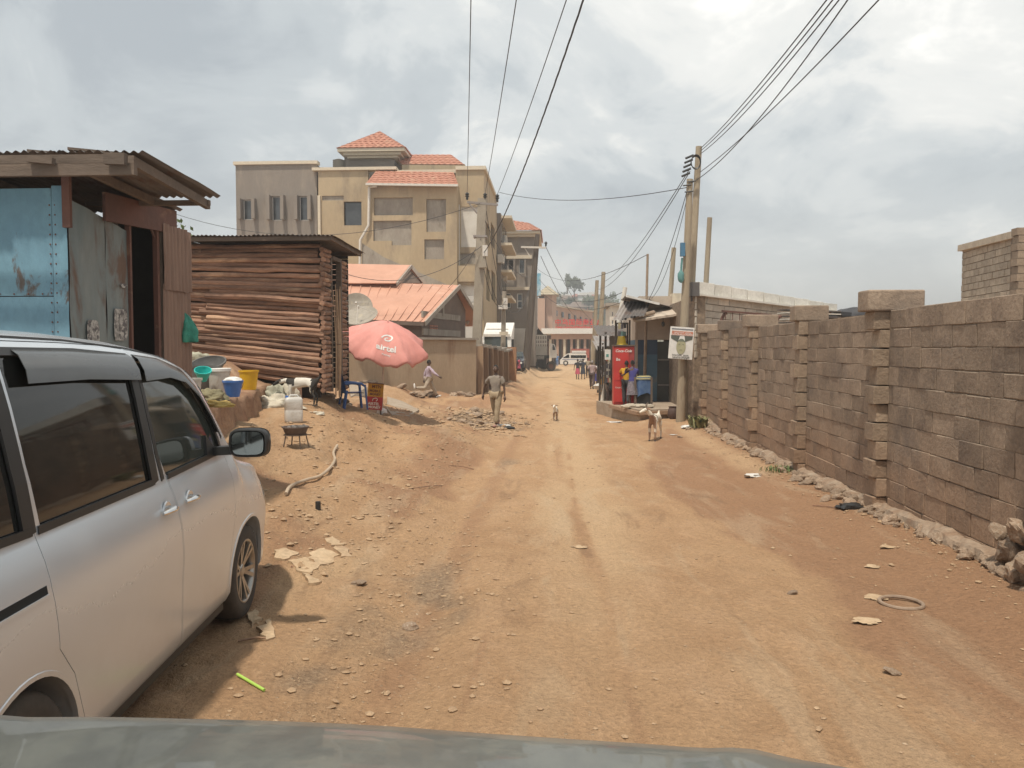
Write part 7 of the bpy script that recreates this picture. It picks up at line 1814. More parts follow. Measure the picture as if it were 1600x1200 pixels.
t_ = thing('pitched_shelter', 'dark pitched roof shelter behind the lorry load bed', 'shelter', (P(845, 540, 86).x, 87, 0))
mb = MB(); a, b, c = P(829, 531, 85), P(858, 532, 85), P(837, 508, 85); mb.prism([a, b, c], (0, 0, 0), (0, 3, 0)); mb.b2(a.x + .3, 85.2, -.4, b.x - .3, 87.8, a.z); mb.build('shelter_roof', M_stalld, t_, fix=True)
mb = MB(); mb.beam(P(832, 509, 84.9), P(840, 514, 84.9), .3, .25); mb.build('ridge_cap', M_wt, t_)
def minibus():
 Y = 103.0; x0 = P(875, 560, Y).x; x1 = P(917, 560, Y).x; g = gz(x1, Y); z = lambda py: P(895, py, Y).z; g = z(571)
 root = thing('minibus', 'white minibus with a roof rack crossing the far end of the street', 'minibus', ((x0 + x1) / 2, Y + 1, g))
 prof = [(x0, z(569)), (x0, z(563)), (x0 + .25, z(560)), (x0 + .95, z(553)), (x0 + 1.3, z(552)), (x1 - .15, z(552)), (x1, z(556)), (x1, z(569))]
 mb = MB(); mb.prism([(x, Y, zz) for x, zz in prof], (0, Y, 0), (0, Y + 1.7, 0)); mb.build('body', M_wt, root, fix=True)
 mb = MB(); mb.prism([(x, Y - .01, zz) for x, zz in [(x0 + .35, z(559.5)), (x0 + 1.0, z(554)), (x0 + 1.2, z(554)), (x0 + 1.25, z(559.5))]], (0, Y - .01, 0), (0, Y - .003, 0)); mb.build('front_side_window', M_tint, root, fix=True)
 mb = MB(); mb.b2(x0 + 1.4, Y - .01, z(559.5), x1 - .1, Y - .003, z(555)); mb.build('side_windows', M_tint, root)
 mb = MB(); mb.b2(x0 + .3, Y - .011, z(562), x1 - .2, Y - .003, z(561.2)); mb.build('blue_stripe', flat('stripe_blue', (.08, .12, .28)), root)
 mb = MB(); mb.b2(x0 + 1.6, Y + .2, z(551.2), x1 - .1, Y + 1.5, z(548)); mb.build('roof_load', M_dish if False else M_wt, root)
 mb = MB(); mb.b2(x0 + 1.5, Y + .1, z(552), x1 - .05, Y + .15, z(551.3)); mb.build('roof_rack', M_blackp, root)
 for x in (x0 + .75, x1 - .8):
  for yy in (.1, 1.6): wheel_at(root, (x, Y + yy, g + .33), .36, .2, 0)
minibus()
def dark_car():
 Y = 56.0; x0 = P(798, 570, Y).x; x1 = P(818, 570, Y).x; g = gz((x0 + x1) / 2, Y)
 root = thing('dark_car', 'dark blue car nosing out behind the end of the roadside wall', 'car', ((x0 + x1) / 2, Y + 2, g)); w = x1 - x0
 mb = MB(); w = 1.6; x0 = x1 - w
 rows = []
 prof = [(0, .35, .55), (.02, .6, .75), (.9, .75, .92), (1.2, .78, 1.0), (1.9, .65, 1.38), (3.2, .62, 1.4), (3.9, .72, 1.0), (4.3, .7, .9), (4.35, .6, .5)]
 vs = []; cx = x0 + w / 2
 for y, hw, zz in prof: vs += [(cx - .8, Y + y, g + .25), (cx - .8, Y + y, g + min(zz, .85)), (cx - hw, Y + y, g + zz), (cx + hw, Y + y, g + zz), (cx + .8, Y + y, g + min(zz, .85)), (cx + .8, Y + y, g + .25)]
 fs = [(i * 6 + j, i * 6 + (j + 1) % 6, (i + 1) * 6 + (j + 1) % 6, (i + 1) * 6 + j) for i in range(len(prof) - 1) for j in range(6)] + [tuple(range(6)), tuple(48 + j for j in range(6))[::-1]]
 mb.add(vs, fs); mb.build('body', mat('dark_blue_paint', (.03, .035, .05), (.025, .03, .04), rough=.25, coat=.6), root, fix=True)
 mb = MB(); mb.prism([(cx - .68, Y + 1.27, g + 1.03), (cx + .68, Y + 1.27, g + 1.03), (cx + .58, Y + 1.87, g + 1.38), (cx - .58, Y + 1.87, g + 1.38)], (0, 0, 0), (0, -.02, .03)); mb.build('windscreen', M_tint2, root, fix=True)
 for s in (-1, 1): mb = MB(); mb.box((cx + s * .55, Y - .02, g + .62), (.3, .06, .14)); mb.build('headlight', M_wt, root)
 for s in (-1, 1):
  for yy in (.8, 3.4): wheel_at(root, (cx + s * .72, Y + yy, g + .31), .31, .2, R(90))
dark_car()
# ------------------------------------------------------------------ people and goats
def skin_mesh(nodes, edges, subdiv=1):
 """nodes: list of (pos, radius or (rx, ry)); grows one continuous surface over the chain"""
 me = bpy.data.meshes.new('sk'); me.from_pydata([tuple(n[0]) for n in nodes], edges, [])
 o = bpy.data.objects.new('sk', me); link(o)
 m = o.modifiers.new('s', 'SKIN'); m.use_smooth_shade = True; m.branch_smoothing = .6
 sv = me.skin_vertices[0].data
 for i, n in enumerate(nodes):
  r = n[1] if isinstance(n[1], tuple) else (n[1], n[1]); sv[i].radius = r
 sv[0].use_root = True
 s = o.modifiers.new('u', 'SUBSURF'); s.levels = subdiv; s.render_levels = subdiv
 out = evald(o); bpy.data.objects.remove(o); bpy.data.meshes.remove(me)
 return out
SKIN = mat('dark_skin', (.115, .066, .044), (.085, .048, .032), scale=6, rough=.55, fine=.06)
HAIR = flat('black_hair', (.012, .010, .009), .9)
def clothm(name, c, c2=None, **k): return mat('cloth_' + name, c, c2 or tuple(v * .78 for v in c), scale=k.pop('scale', 7), rough=.95, bump=.5, bscale=14, fine=.14, bd=.02, **k)
def person(label, px, py, Y, h, face, shirt, trous, shoes=None, stride=.35, sleeves='short', swing=.4, z=None, hair=HAIR, skirt=False, shorts=False, lean=0.0, detail=False, group=None, lift=0.0, headturn=0.0, armL=None, armR=None):
 q = P(px, py, Y); gx_, gy_ = q.x, q.y; g = z if z is not None else gz(gx_, gy_)
 s = h / 1.75
 fwd = Vector((math.sin(face), math.cos(face), 0)); rgt = Vector((fwd.y, -fwd.x, 0))
 base = Vector((gx_, gy_, g))
 def W(x, y, z_): return base + rgt * (x * s) + fwd * (y * s) + Vector((0, 0, z_ * s))
 th, sh_ = .43, .42
 def leg(side, a, b):
  hip_ = Vector((side * .095, 0, .92)); k = hip_ + Vector((0, math.sin(a) * th, -math.cos(a) * th)); an = k + Vector((0, math.sin(a - b) * sh_, -math.cos(a - b) * sh_)); return hip_, k, an
 LH, LK, LA = leg(-1, stride, .12); RH, RK, RA = leg(1, -stride * .9, .35 + lift)
 dz = .075 - min(LA.z, RA.z)
 J = {}
 for k_, v in zip(('LH', 'LK', 'LA', 'RH', 'RK', 'RA'), (LH, LK, LA, RH, RK, RA)): J[k_] = v + Vector((0, 0, dz))
 def T(x, y, z_): return Vector((x, y + lean * (z_ - .9), z_ + dz))
 pel, wai, che, nek = T(0, 0, .95), T(0, 0, 1.10), T(0, .0, 1.32), T(0, 0, 1.47)
 hd = T(0, .02, 1.62)
 def arm(side, a, b, out=.10):
  s0 = T(side * .175, 0, 1.40); e = s0 + Vector((side * out, math.sin(a) * .27, -math.cos(a) * .28)); w_ = e + Vector((side * out * .3, math.sin(a + b) * .25, -math.cos(a + b) * .25)); return s0, e, w_
 aL = armL or (-swing, .25, .10); aR = armR or (swing, .35, .10)
 LS, LE, LW = arm(-1, *aL); RS, RE, RW = arm(1, *aR)
 def w_(v): return W(v.x, v.y, v.z)
 root = thing('person', label, 'person', (gx_, gy_, g), group)
 def r(v): return v * s if not isinstance(v, tuple) else (v[0] * s, v[1] * s)
 hand_f = []
 nodes = [(w_(pel), r((.12, .10))), (w_(wai), r((.115, .09))), (w_(che), r((.135, .10))), (w_(nek), r(.052)), (w_(T(0, .01, 1.55)), r(.055)),
    (w_(LS), r(.055)), (w_(LE), r(.038)), (w_(LW), r(.026)), (w_(RS), r(.055)), (w_(RE), r(.038)), (w_(RW), r(.026)),
    (w_(J['LH']), r(.085)), (w_(J['LK']), r(.055)), (w_(J['LA']), r(.036)), (w_(J['RH']), r(.085)), (w_(J['RK']), r(.055)), (w_(J['RA']), r(.036))]
 edges = [(0, 1), (1, 2), (2, 3), (3, 4), (2, 5), (5, 6), (6, 7), (2, 8), (8, 9), (9, 10), (0, 11), (11, 12), (12, 13), (0, 14), (14, 15), (15, 16)]
 me = skin_mesh(nodes, edges, 1)
 mb = MB(); mb.add([v.co for v in me.vertices], [tuple(p.vertices) for p in me.polygons], 0, True); bpy.data.meshes.remove(me)
 hs = s; hf = fwd.copy(); hf.rotate(Matrix.Rotation(headturn, 3, 'Z')); hr = Vector((hf.y, -hf.x, 0)); hc = w_(hd)
 nu, nv = 20, 14; vs = []
 for j in range(nv + 1):
  ph = math.pi * j / nv
  for i in range(nu):
   a = 2 * math.pi * i / nu; x, y, z_ = math.sin(ph) * math.cos(a), math.sin(ph) * math.sin(a), math.cos(ph)
   kx, ky, kz = .074, .095, .118
   if z_ < 0: kx *= 1 - .26 * (-z_) ** 1.2; ky *= 1 - .12 * (-z_)
   X, Y_, Z = x * kx, y * ky, z_ * kz
   if y > .3:
    f_ = (y - .3) / .7; ax = abs(x)
    Y_ += .020 * math.exp(-((ax) / .16) ** 2 - ((z_ + .12) / .14) ** 2) * f_      # nose
    Y_ += .007 * math.exp(-((ax) / .3) ** 2 - ((z_ + .42) / .1) ** 2) * f_         # lips
    Y_ += .006 * math.exp(-((ax) / .4) ** 2 - ((z_ - .2) / .1) ** 2) * f_          # brow
    Y_ -= .010 * math.exp(-((ax - .34) / .16) ** 2 - ((z_ - .04) / .1) ** 2) * f_   # eye hollows
   vs.append(hc + hr * (X * hs) + hf * (Y_ * hs) + Vector((0, 0, Z * hs)))
 fs = [(j * nu + i, (j + 1) * nu + i, (j + 1) * nu + (i + 1) % nu, j * nu + (i + 1) % nu) for j in range(nv) for i in range(nu)]
 mb.add(vs, fs, 0, True)
 for sd in (-1, 1): mb.blob(hc + hr * (sd * .076 * hs) + Vector((0, 0, -.005 * hs)), (.012 * hs, .022 * hs, .032 * hs), 1, .1, 8, 6)
 for (S_, E_, H_, sd) in ((LS, LE, LW, -1), (RS, RE, RW, 1)):
  d = (H_ - E_).normalized(); up = Vector((sd, 0, 0)); sdv = d.cross(up).normalized()
  pc = H_ + d * .045
  mb.tube([w_(H_ - d * .01), w_(pc), w_(pc + d * .045)], [.026 * s, .036 * s, .034 * s], 8)
  for k in range(4):
   o_ = sdv * ((k - 1.5) * .019); L_ = (.062, .074, .07, .055)[k]; c0 = pc + d * .04 + o_; c1 = c0 + d * L_ * .55 + up * -.008 * 1; c2 = c1 + d * L_ * .45 + up * (-.022)
   mb.tube([w_(c0), w_(c1), w_(c2)], [.0095 * s, .0085 * s, .007 * s], 6)
  c0 = pc - d * .01 - sdv * .03; mb.tube([w_(c0), w_(c0 - sdv * .022 + d * .03), w_(c0 - sdv * .026 + d * .06)], [.011 * s, .010 * s, .008 * s], 6)
 body = mb.build('body', SKIN, root, sharp=False)
 for sd in (-1, 1):
  if detail:
   e = hc + hr * (sd * .031 * hs) + hf * (.083 * hs) + Vector((0, 0, .006 * hs)); m2 = MB(); m2.blob(e, (.012 * hs, .008 * hs, .007 * hs), 1, .0, 8, 6); m2.build('eye', M_wt, body); m2 = MB(); m2.blob(e + hf * .006 * hs, (.005 * hs, .004 * hs, .005 * hs), 1, 0, 6, 5); m2.build('pupil', M_blackp, body)
 m2 = MB(); vs = []
 for j in range(7):
  for i in range(20):
   a = 2 * math.pi * i / 20; ph = math.pi * (.27 + .30 * ss(.75, -.1, math.sin(a))) * j / 6; x, y, z_ = math.sin(ph) * math.cos(a), math.sin(ph) * math.sin(a), math.cos(ph)
   cut = 1.0
   vs.append(hc + hr * (x * .0775 * hs * cut) + hf * ((y * .099 - .003) * hs * cut) + Vector((0, 0, (z_ * .123 + .001) * hs)))
 m2.add(vs, [(j * 20 + i, (j + 1) * 20 + i, (j + 1) * 20 + (i + 1) % 20, j * 20 + (i + 1) % 20) for j in range(6) for i in range(20)], 0, True); m2.build('hair', hair, root, sharp=False)
 t_ = .75 if sleeves == 'short' else 1.0
 hem = T(0, 0, .83)
 LSe = LS.lerp(LE, t_) if t_ < 1 else LE; RSe = RS.lerp(RE, t_) if t_ < 1 else RE
 nodes = [(w_(che), r((.165, .125))), (w_(wai), r((.15, .118))), (w_(pel), r((.155, .128))), (w_(hem), r((.158, .13))), (w_(T(0, 0, 1.42)), r((.12, .085))), (w_(T(0, 0, 1.475)), r((.066, .062))),
    (w_(LS + Vector((0, 0, .0))), r(.078)), (w_(LSe), r(.068)), (w_(RS), r(.078)), (w_(RSe), r(.068))]
 edges = [(0, 1), (1, 2), (2, 3), (0, 4), (4, 5), (0, 6), (6, 7), (0, 8), (8, 9)]
 if sleeves == 'long':
  nodes += [(w_(LE.lerp(LW, .92)), r(.04)), (w_(RE.lerp(RW, .92)), r(.04))]; edges += [(7, 10), (9, 11)]
 me = skin_mesh(nodes, edges, 2)
 for v in me.vertices: v.co += v.normal * (.012 * s * mnoise.noise(v.co * 9) + .006 * s * mnoise.noise(v.co * 24))
 m2 = MB(); m2.add([v.co for v in me.vertices], [tuple(p.vertices) for p in me.polygons], 0, True); bpy.data.meshes.remove(me); sh = m2.build('shirt', shirt, root, sharp=False)
 if skirt:
  m2 = MB(); kz = min(J['LK'].z, J['RK'].z) - .05
  def f(u, v): a = u * 6.283; rr = (.15 + .07 * v) * (1 + .06 * math.sin(a * 7)); c = pel.lerp((J['LK'] + J['RK']) / 2, v * .9); return w_(Vector((c.x + rr * math.cos(a), c.y + rr * .9 * math.sin(a), pel.z - (pel.z - kz) * v)))
  m2.grid(f, 24, 8); m2.build('skirt', trous, root, sharp=False)
 else:
  e_ = .45 if shorts else .93
  nodes = [(w_(pel), r((.148, .12)))]
  edges = []
  for hp, kn, an in (('LH', 'LK', 'LA'), ('RH', 'RK', 'RA')):
   b_ = len(nodes); nodes += [(w_(J[hp]), r(.112)), (w_(J[kn]), r(.082))]; edges += [(0, b_), (b_, b_ + 1)]
   if not shorts: nodes.append((w_(J[kn].lerp(J[an], e_)), r(.068))); edges.append((b_ + 1, b_ + 2))
  me = skin_mesh(nodes, edges, 2)
  for v in me.vertices: v.co += v.normal * (.010 * s * mnoise.noise(v.co * 10) + .005 * s * mnoise.noise(v.co * 26))
  m2 = MB(); m2.add([v.co for v in me.vertices], [tuple(p.vertices) for p in me.polygons], 0, True); bpy.data.meshes.remove(me); m2.build('trousers', trous, root, sharp=False)
 for an, kn in (('LA', 'LK'), ('RA', 'RK')):
  A = J[an]; d = (A - J[kn]).normalized(); toe = Vector((0, -d.z, d.y)); toe = toe if toe.y > 0 else -toe
  m2 = MB(); heel = A - toe * .05 + d * .035; m2.tube([w_(heel), w_(A + toe * .03 + d * .035), w_(A + toe * .12 + d * .05), w_(A + toe * .19 + d * .055)], [.036 * s, .042 * s, .036 * s, .018 * s], 8); m2.build('shoe', shoes or SKIN, root, sharp=False)
 return root
FACE_CAM = math.pi
C_khaki = clothm('washed_khaki', (.28, .24, .195), (.19, .16, .135), c3=(.37, .32, .28), s3=5); C_tanpants = clothm('tan', (.36, .28, .185), (.27, .205, .13))
C_lilac = clothm('lilac', (.50, .40, .47)); C_beige = clothm('beige', (.42, .35, .27)); C_dark = clothm('charcoal', (.045, .045, .05)); C_navyc = clothm('navy_dress', (.05, .055, .075))
C_check = clothm('pale_check', (.40, .32, .31), (.24, .17, .17), scale=30); C_brown = clothm('brown', (.10, .07, .065)); C_pink = clothm('pink', (.50, .10, .15)); C_white = clothm('white', (.62, .58, .56)); C_yel = clothm('yellow', (.60, .34, .03)); C_viol = clothm('violet_blue', (.07, .065, .24)); C_greyp = clothm('grey_print', (.24, .21, .23), (.10, .09, .11), scale=18); C_redd = clothm('red', (.42, .05, .05)); C_blue = clothm('sky_blue', (.12, .22, .42))
M_sand = flat('sandal_pink', (.40, .22, .18), .8)
person('man in a washed grey shirt and tan trousers walking down the dirt road', 775, 668, 21.4, 1.74, FACE_CAM + .35, C_khaki, C_tanpants, M_sand, .30, 'short', .30, detail=True, headturn=.15, armL=(-.05, .12, .07), armR=(-.45, .30, .22))
person('man in a lilac shirt and beige trousers striding past the tan compound wall', 670, 627, 30.6, 1.62, R(62), C_lilac, C_beige, M_wt, .55, 'long', .35, lift=.75, armR=(.55, .45, .12), armL=(-.3, .2, .08))
person('woman in a dark top and pink skirt, left of the two walking near the minibus', 902.5, 588, 62, 1.62, R(5), C_dark, C_pink, M_blackp, .2, 'short', .2, skirt=True)
person('woman in a navy dress, right of the two walking near the minibus', 911, 589, 62, 1.66, R(-5), C_navyc, C_navyc, M_blackp, .22, 'short', .15, skirt=True)
person('man in a pale checked shirt and brown trousers walking away beside the stalls', 925, 606, 46.5, 1.72, R(10), C_check, C_brown, M_blackp, .22, 'short', .2, hair=flat('grey_cap', (.25, .23, .22)))
person('woman in a pink patterned top walking between two men beside the stalls', 931, 603, 48.5, 1.6, R(5), clothm('dusty_pink', (.42, .28, .28)), C_viol, M_blackp, .2, 'short', .2, skirt=True)
person('man in a white shirt and dark shorts standing next to the far stall sacks', 936.5, 602, 47.5, 1.66, R(-12), C_white, C_brown, M_blackp, .1, 'short', .1, shorts=True)
person('small child in a pink dress running beside the end of the roadside wall', 811, 590, 54, 1.05, R(-60), C_pink, C_pink, SKIN, .4, 'short', .4, skirt=True)
person('person in a yellow top leaning at the red drinks cabinet', 978.5, 631, 24.55, 1.42, R(15), C_yel, C_dark, M_blackp, .08, 'short', .1, z=.02, armL=(.9, .5, .1), armR=(.7, .5, .1))
person('person in a violet blue top and grey printed skirt at the shop front', 988, 635, 24.15, 1.44, R(-8), C_viol, C_greyp, M_wt, .06, 'short', .1, z=.02, skirt=True, armL=(.8, .6, .08), armR=(.5, .4, .08))
person('person in dark clothes standing at the stall left of the red cabinet', 953, 622, 29.3, 1.35, R(150), C_dark, C_brown, M_blackp, .1, 'short', .15)
person('man in dark clothes walking among the stalls right of the white shirted man', 943, 604, 44, 1.7, R(170), C_dark, C_brown, M_blackp, .2, 'short', .2)
person('man in a beige shirt far up the street just right of the two women', 918.5, 587, 66, 1.7, R(0), C_beige, C_dark, M_blackp, .2, 'short', .2)
person('person in light blue standing under the white canopy left of the minibus', 870.5, 573, 100, 1.65, R(180), C_blue, C_blue, M_blackp, .15, 'short', .1)

def goat(label, px, py, Y, s, face, m_body, m_patch, head_yaw=0.0, head_down=0.0, patchfn=None, z=None, horns=True):
 q = P(px, py, Y); g = z if z is not None else gz(q.x, q.y); base = Vector((q.x, q.y, g)); f = Vector((math.sin(face), math.cos(face), 0)); rg = Vector((f.y, -f.x, 0))
 def W(x, y, z_): return base + rg * (x * s) + f * (y * s) + Vector((0, 0, z_ * s))
 root = thing('goat', label, 'goat', (q.x, q.y, g))
 r = lambda a: a * s if not isinstance(a, tuple) else (a[0] * s, a[1] * s)
 nk = W(0, .36, .56); hb = Vector((math.sin(head_yaw) * .10, .40 + .10 * math.cos(head_yaw), .74 - head_down))
 hdir = Vector((math.sin(head_yaw), math.cos(head_yaw), -.45 - head_down * .8)).normalized(); h1 = hb + hdir * .10; h2 = hb + hdir * .19
 nodes = [(W(0, 0, .50), r((.115, .125))), (W(0, -.22, .52), r((.11, .115))), (W(0, -.34, .52), r((.075, .09))), (W(0, .18, .49), r((.105, .125))), (W(0, .30, .52), r((.075, .095))),
    (W(0, .37, .60 - head_down * .25), r(.055)), (W(hb.x * .8, hb.y - .02, hb.z - .03), r(.05)), (W(*hb), r((.052, .055))), (W(*h1), r(.04)), (W(*h2), r(.026)),
    (W(.065, .24, .40), r(.05)), (W(.065, .235, .23), r(.029)), (W(.065, .25, .035), r(.021)), (W(-.065, .24, .40), r(.05)), (W(-.065, .235, .23), r(.029)), (W(-.065, .25, .035), r(.021)),
    (W(.07, -.28, .42), r(.065)), (W(.07, -.24, .31), r(.036)), (W(.07, -.33, .19), r(.021)), (W(.07, -.31, .035), r(.018)), (W(-.07, -.28, .42), r(.065)), (W(-.07, -.24, .31), r(.036)), (W(-.07, -.33, .19), r(.021)), (W(-.07, -.31, .035), r(.018)),
    (W(0, -.40, .60), r(.024)), (W(0, -.43, .66), r(.012))]
 edges = [(0, 1), (1, 2), (0, 3), (3, 4), (4, 5), (5, 6), (6, 7), (7, 8), (8, 9), (3, 10), (10, 11), (11, 12), (3, 13), (13, 14), (14, 15), (1, 16), (16, 17), (17, 18), (18, 19), (1, 20), (20, 21), (21, 22), (22, 23), (2, 24), (24, 25)]
 me = skin_mesh(nodes, edges, 2)
 org = ORIG[root.name]; me.materials.clear(); me.materials.append(m_body); me.materials.append(m_patch)
 for p in me.polygons:
  c = p.center; d = (c - base) / s; loc = (d.dot(rg), d.dot(f), d.z + .04 * mnoise.noise(c * 14))
  p.material_index = 1 if patchfn and patchfn(*loc) else 0; p.use_smooth = True
 for v in me.vertices: v.co = v.co - org + v.normal * .005 * s * mnoise.noise(v.co * 40)
 me.name = 'body'; raw_obj('body', me, root)
 up = Vector((0, 0, 1)); hw = (rg * hdir.x + f * hdir.y + up * hdir.z); hs = hw.cross(up).normalized(); hu = hs.cross(hw)
 H = W(*hb)
 for sd in (-1, 1):
  m2 = MB(); a = H + hs * sd * .045 * s + hu * .025 * s; b = a + hs * sd * .07 * s - hu * .015 * s - hw * .03 * s; c = a + hs * sd * .12 * s - hu * .05 * s - hw * .04 * s
  m2.tube([a, b, c], [.016 * s, .024 * s, .006 * s], 8); m2.build('ear', m_patch if patchfn else m_body, root, sharp=False)
  if horns:
   m2 = MB(); a = H + hs * sd * .022 * s + hu * .045 * s; m2.tube([a, a + hu * .05 * s - hw * .03 * s + hs * sd * .01 * s, a + hu * .08 * s - hw * .10 * s + hs * sd * .03 * s], [.013 * s, .010 * s, .004 * s], 7); m2.build('horn', flat('horn', (.20, .15, .11)), root)
  m2 = MB(); m2.blob(H + hw * .05 * s + hs * sd * .043 * s + hu * .015 * s, (.009 * s,) * 3, 1, 0, 6, 5); m2.build('eye', M_blackp, root)
 for (x, y) in ((.065, .255), (-.065, .255), (.07, -.305), (-.07, -.305)):
  m2 = MB(); m2.box(W(x, y, .017), (.036 * s, .045 * s, .036 * s), rz=-face, taper=.75); m2.build('hoof', flat('hoof', (.07, .055, .045)), root)
 return root
M_gw = mat('goat_white', (.74, .68, .58), (.66, .59, .48), scale=8, rough=.95, bump=.5, fine=.1, bscale=60); M_gb = mat('goat_brown', (.33, .21, .14), (.26, .155, .10), scale=8, rough=.95, bump=.5, fine=.15, bscale=60); M_gk = mat('goat_black', (.025, .022, .02), (.035, .03, .025), scale=8, rough=.85, bump=.5, fine=.1, bscale=60)
goat('white and brown goat standing near the poster pole with its head turned left', 1023, 686, 18.1, 1.0, R(200), M_gw, M_gb, head_yaw=R(60), patchfn=lambda x, y, z: (y > .22 and .30 < z < .60 and abs(x) < .09) or (y > .2 and z < .2))
goat('small white and brown kid goat standing in the middle of the road', 868, 655, 23.9, .66, R(185), M_gw, M_gb, head_yaw=R(10), patchfn=lambda x, y, z: (z < .42 and y > .1) or (x > .06 and y > .3 and z > .6), horns=False)
goat('black and white goat nosing the sacks behind the white jerrycan', 472, 640, 13.3, .80, R(-82), mat('goat_pure_white', (.66, .62, .55), (.56, .52, .45), scale=8, rough=.95, bump=.4, fine=.08, bscale=60), M_gk, head_yaw=R(-15), head_down=.20, patchfn=lambda x, y, z: y < -.25 or (.14 < y < .34 and z > .44) or (y > .5 and z > .3), horns=False)
# ------------------------------------------------------------------ props
def og(px, py, lo=1.5, hi=60):
 """point of the ground sheet under photo pixel px, py"""
 Y = lo; prev = None
 while Y < hi:
  p = P(px, py, Y); d = p.z - gz(p.x, p.y)
  if d <= 0: break
  Y += .05
 return Vector((p.x, p.y, gz(p.x, p.y)))
TZ = 1.13
def ot(px, py):
 d = _M @ Vector(((px - 800) / FPX, (600 - py) / FPX, -1)); t = (TZ - CAMZ) / d.z; return Vector((d.x * t, d.y * t, TZ))
M_bw = mat('white_plastic', (.60, .58, .54), (.52, .50, .46), scale=4, rough=.45, c3=(.38, .33, .27), s3=3, fine=.05); M_by = mat('yellow_bucket', (.72, .43, .02), (.62, .36, .02), scale=4, rough=.45, c3=(.26, .13, .03), s3=9, t3=(.66, .70), fine=.05); M_bb = mat('blue_bucket', (.07, .19, .52), (.055, .15, .44), rough=.4, fine=.05); M_bt = mat('teal_plastic', (.04, .52, .47), (.03, .44, .40), rough=.4, fine=.05); M_bg = mat('grey_metal', (.17, .165, .155), (.12, .115, .11), scale=5, rough=.5, metal=.3, fine=.1)
def bucket(label, c, r0, r1, h, m, lid=None, tilt=None, handle=True, fill=None, square=0.0):
 root = thing('bucket', label, 'bucket', c); mb = MB(); M = tilt or Matrix.Identity(3)
 prof = [(0, 0), (r0 * .95, 0), (r0, .01), (r1, h), (r1 * 1.06, h), (r1 * 1.06, h - .018), (r1 * 1.0, h - .02)]
 mb.lathe([(0, .0), (r0 * .97, 0), (r0, .012), (r1 * .985, h - .03), (r1 * 1.05, h - .028), (r1 * 1.06, h), (r1 * .97, h), (r1 * .95, h - .03), (r0 * .95, .02), (0, .02)], c, 28, M=M); o = mb.build('shell', m, root)
 if lid: mb = MB(); mb.lathe([(0, h + .012), (r1 * 1.0, h + .012), (r1 * 1.09, h + .005), (r1 * 1.09, h - .035), (r1 * 1.07, h - .035)], c, 28, M=M); mb.build('lid', lid, root)
 if handle:
  mb = MB(); mb.tube([Vector(c) + M @ Vector((r1 * 1.07 * math.cos(a), r1 * .5 * math.sin(a) - .0, h - .03 - .12 * math.sin(a))) for a in np.linspace(0, math.pi, 12)], .0035, 5); mb.build('handle', M_bg, root)
 if fill: mb = MB(); mb.lathe([(0, h * .82), (r1 * .9, h * .82)], c, 20, M=M); mb.build('contents', fill, root)
 return root
bucket('yellow bucket speckled with dirt standing on the earth terrace', ot(389, 609), .115, .155, .32, M_by)
bucket('white lidded bucket on the terrace beside the teal basin', ot(342, 615), .135, .165, .37, M_bw, lid=M_wt)
bucket('blue bucket with a white cloth inside at the edge of the terrace', ot(364, 620), .09, .135, .23, M_bb)
q = ot(364, 620); t = thing('white_cloth', 'white cloth heaped in the blue bucket on the terrace', 'cloth', (q.x, q.y, q.z + .22)); mb = MB(); mb.blob((q.x, q.y, q.z + .225), (.12, .11, .05), 5, .5, 16, 8); mb.build('cloth', M_wt, t)
q = ot(318, 615); bucket('dark grey metal bucket holding up the teal basin on the terrace', q, .15, .19, .42, M_bg, handle=False)
q2 = P(317, 594, q.y - .28); bucket('teal plastic basin leaning against the grey bucket', q2, .06, .115, .17, M_bt, tilt=Matrix.Rotation(R(24), 3, 'X') @ Matrix.Rotation(R(12), 3, 'Y'), handle=False)
bucket('large grey basin with a pale rim behind the teal basin', Vector((q.x - .05, q.y + .35, TZ + .32)), .16, .25, .16, M_bg, lid=None, tilt=Matrix.Rotation(R(22), 3, 'X'), handle=False)
t = thing('crate', 'dark upturned crate under the large grey basin on the terrace', 'crate', (q.x - .05, q.y + .4, TZ)); mb = MB(); mb.b2(q.x - .25, q.y + .25, TZ, q.x + .15, q.y + .6, TZ + .31); mb.build('crate_body', M_stalld, t)
bucket('white bucket partly hidden behind the van pillar on the terrace', ot(296, 628), .12, .15, .3, M_bw)
bucket('grey metal pot behind the blue bucket on the terrace', ot(368, 606) , .12, .15, .17, M_bg, handle=False)
q = ot(361, 603); t = thing('kettle', 'dark kettle standing behind the blue bucket on the terrace', 'kettle', q); mb = MB(); mb.lathe([(0, q.z), (.09, q.z), (.11, q.z + .08), (.08, q.z + .17), (.03, q.z + .2), (0, q.z + .23)], (q.x, q.y, 0), 18); mb.build('kettle_body', M_blackp, t); mb = MB(); mb.tube([(q.x + .08, q.y, q.z + .08), (q.x + .13, q.y, q.z + .17), (q.x + .16, q.y, q.z + .2)], [.02, .014, .01], 7); mb.build('spout', M_blackp, t)
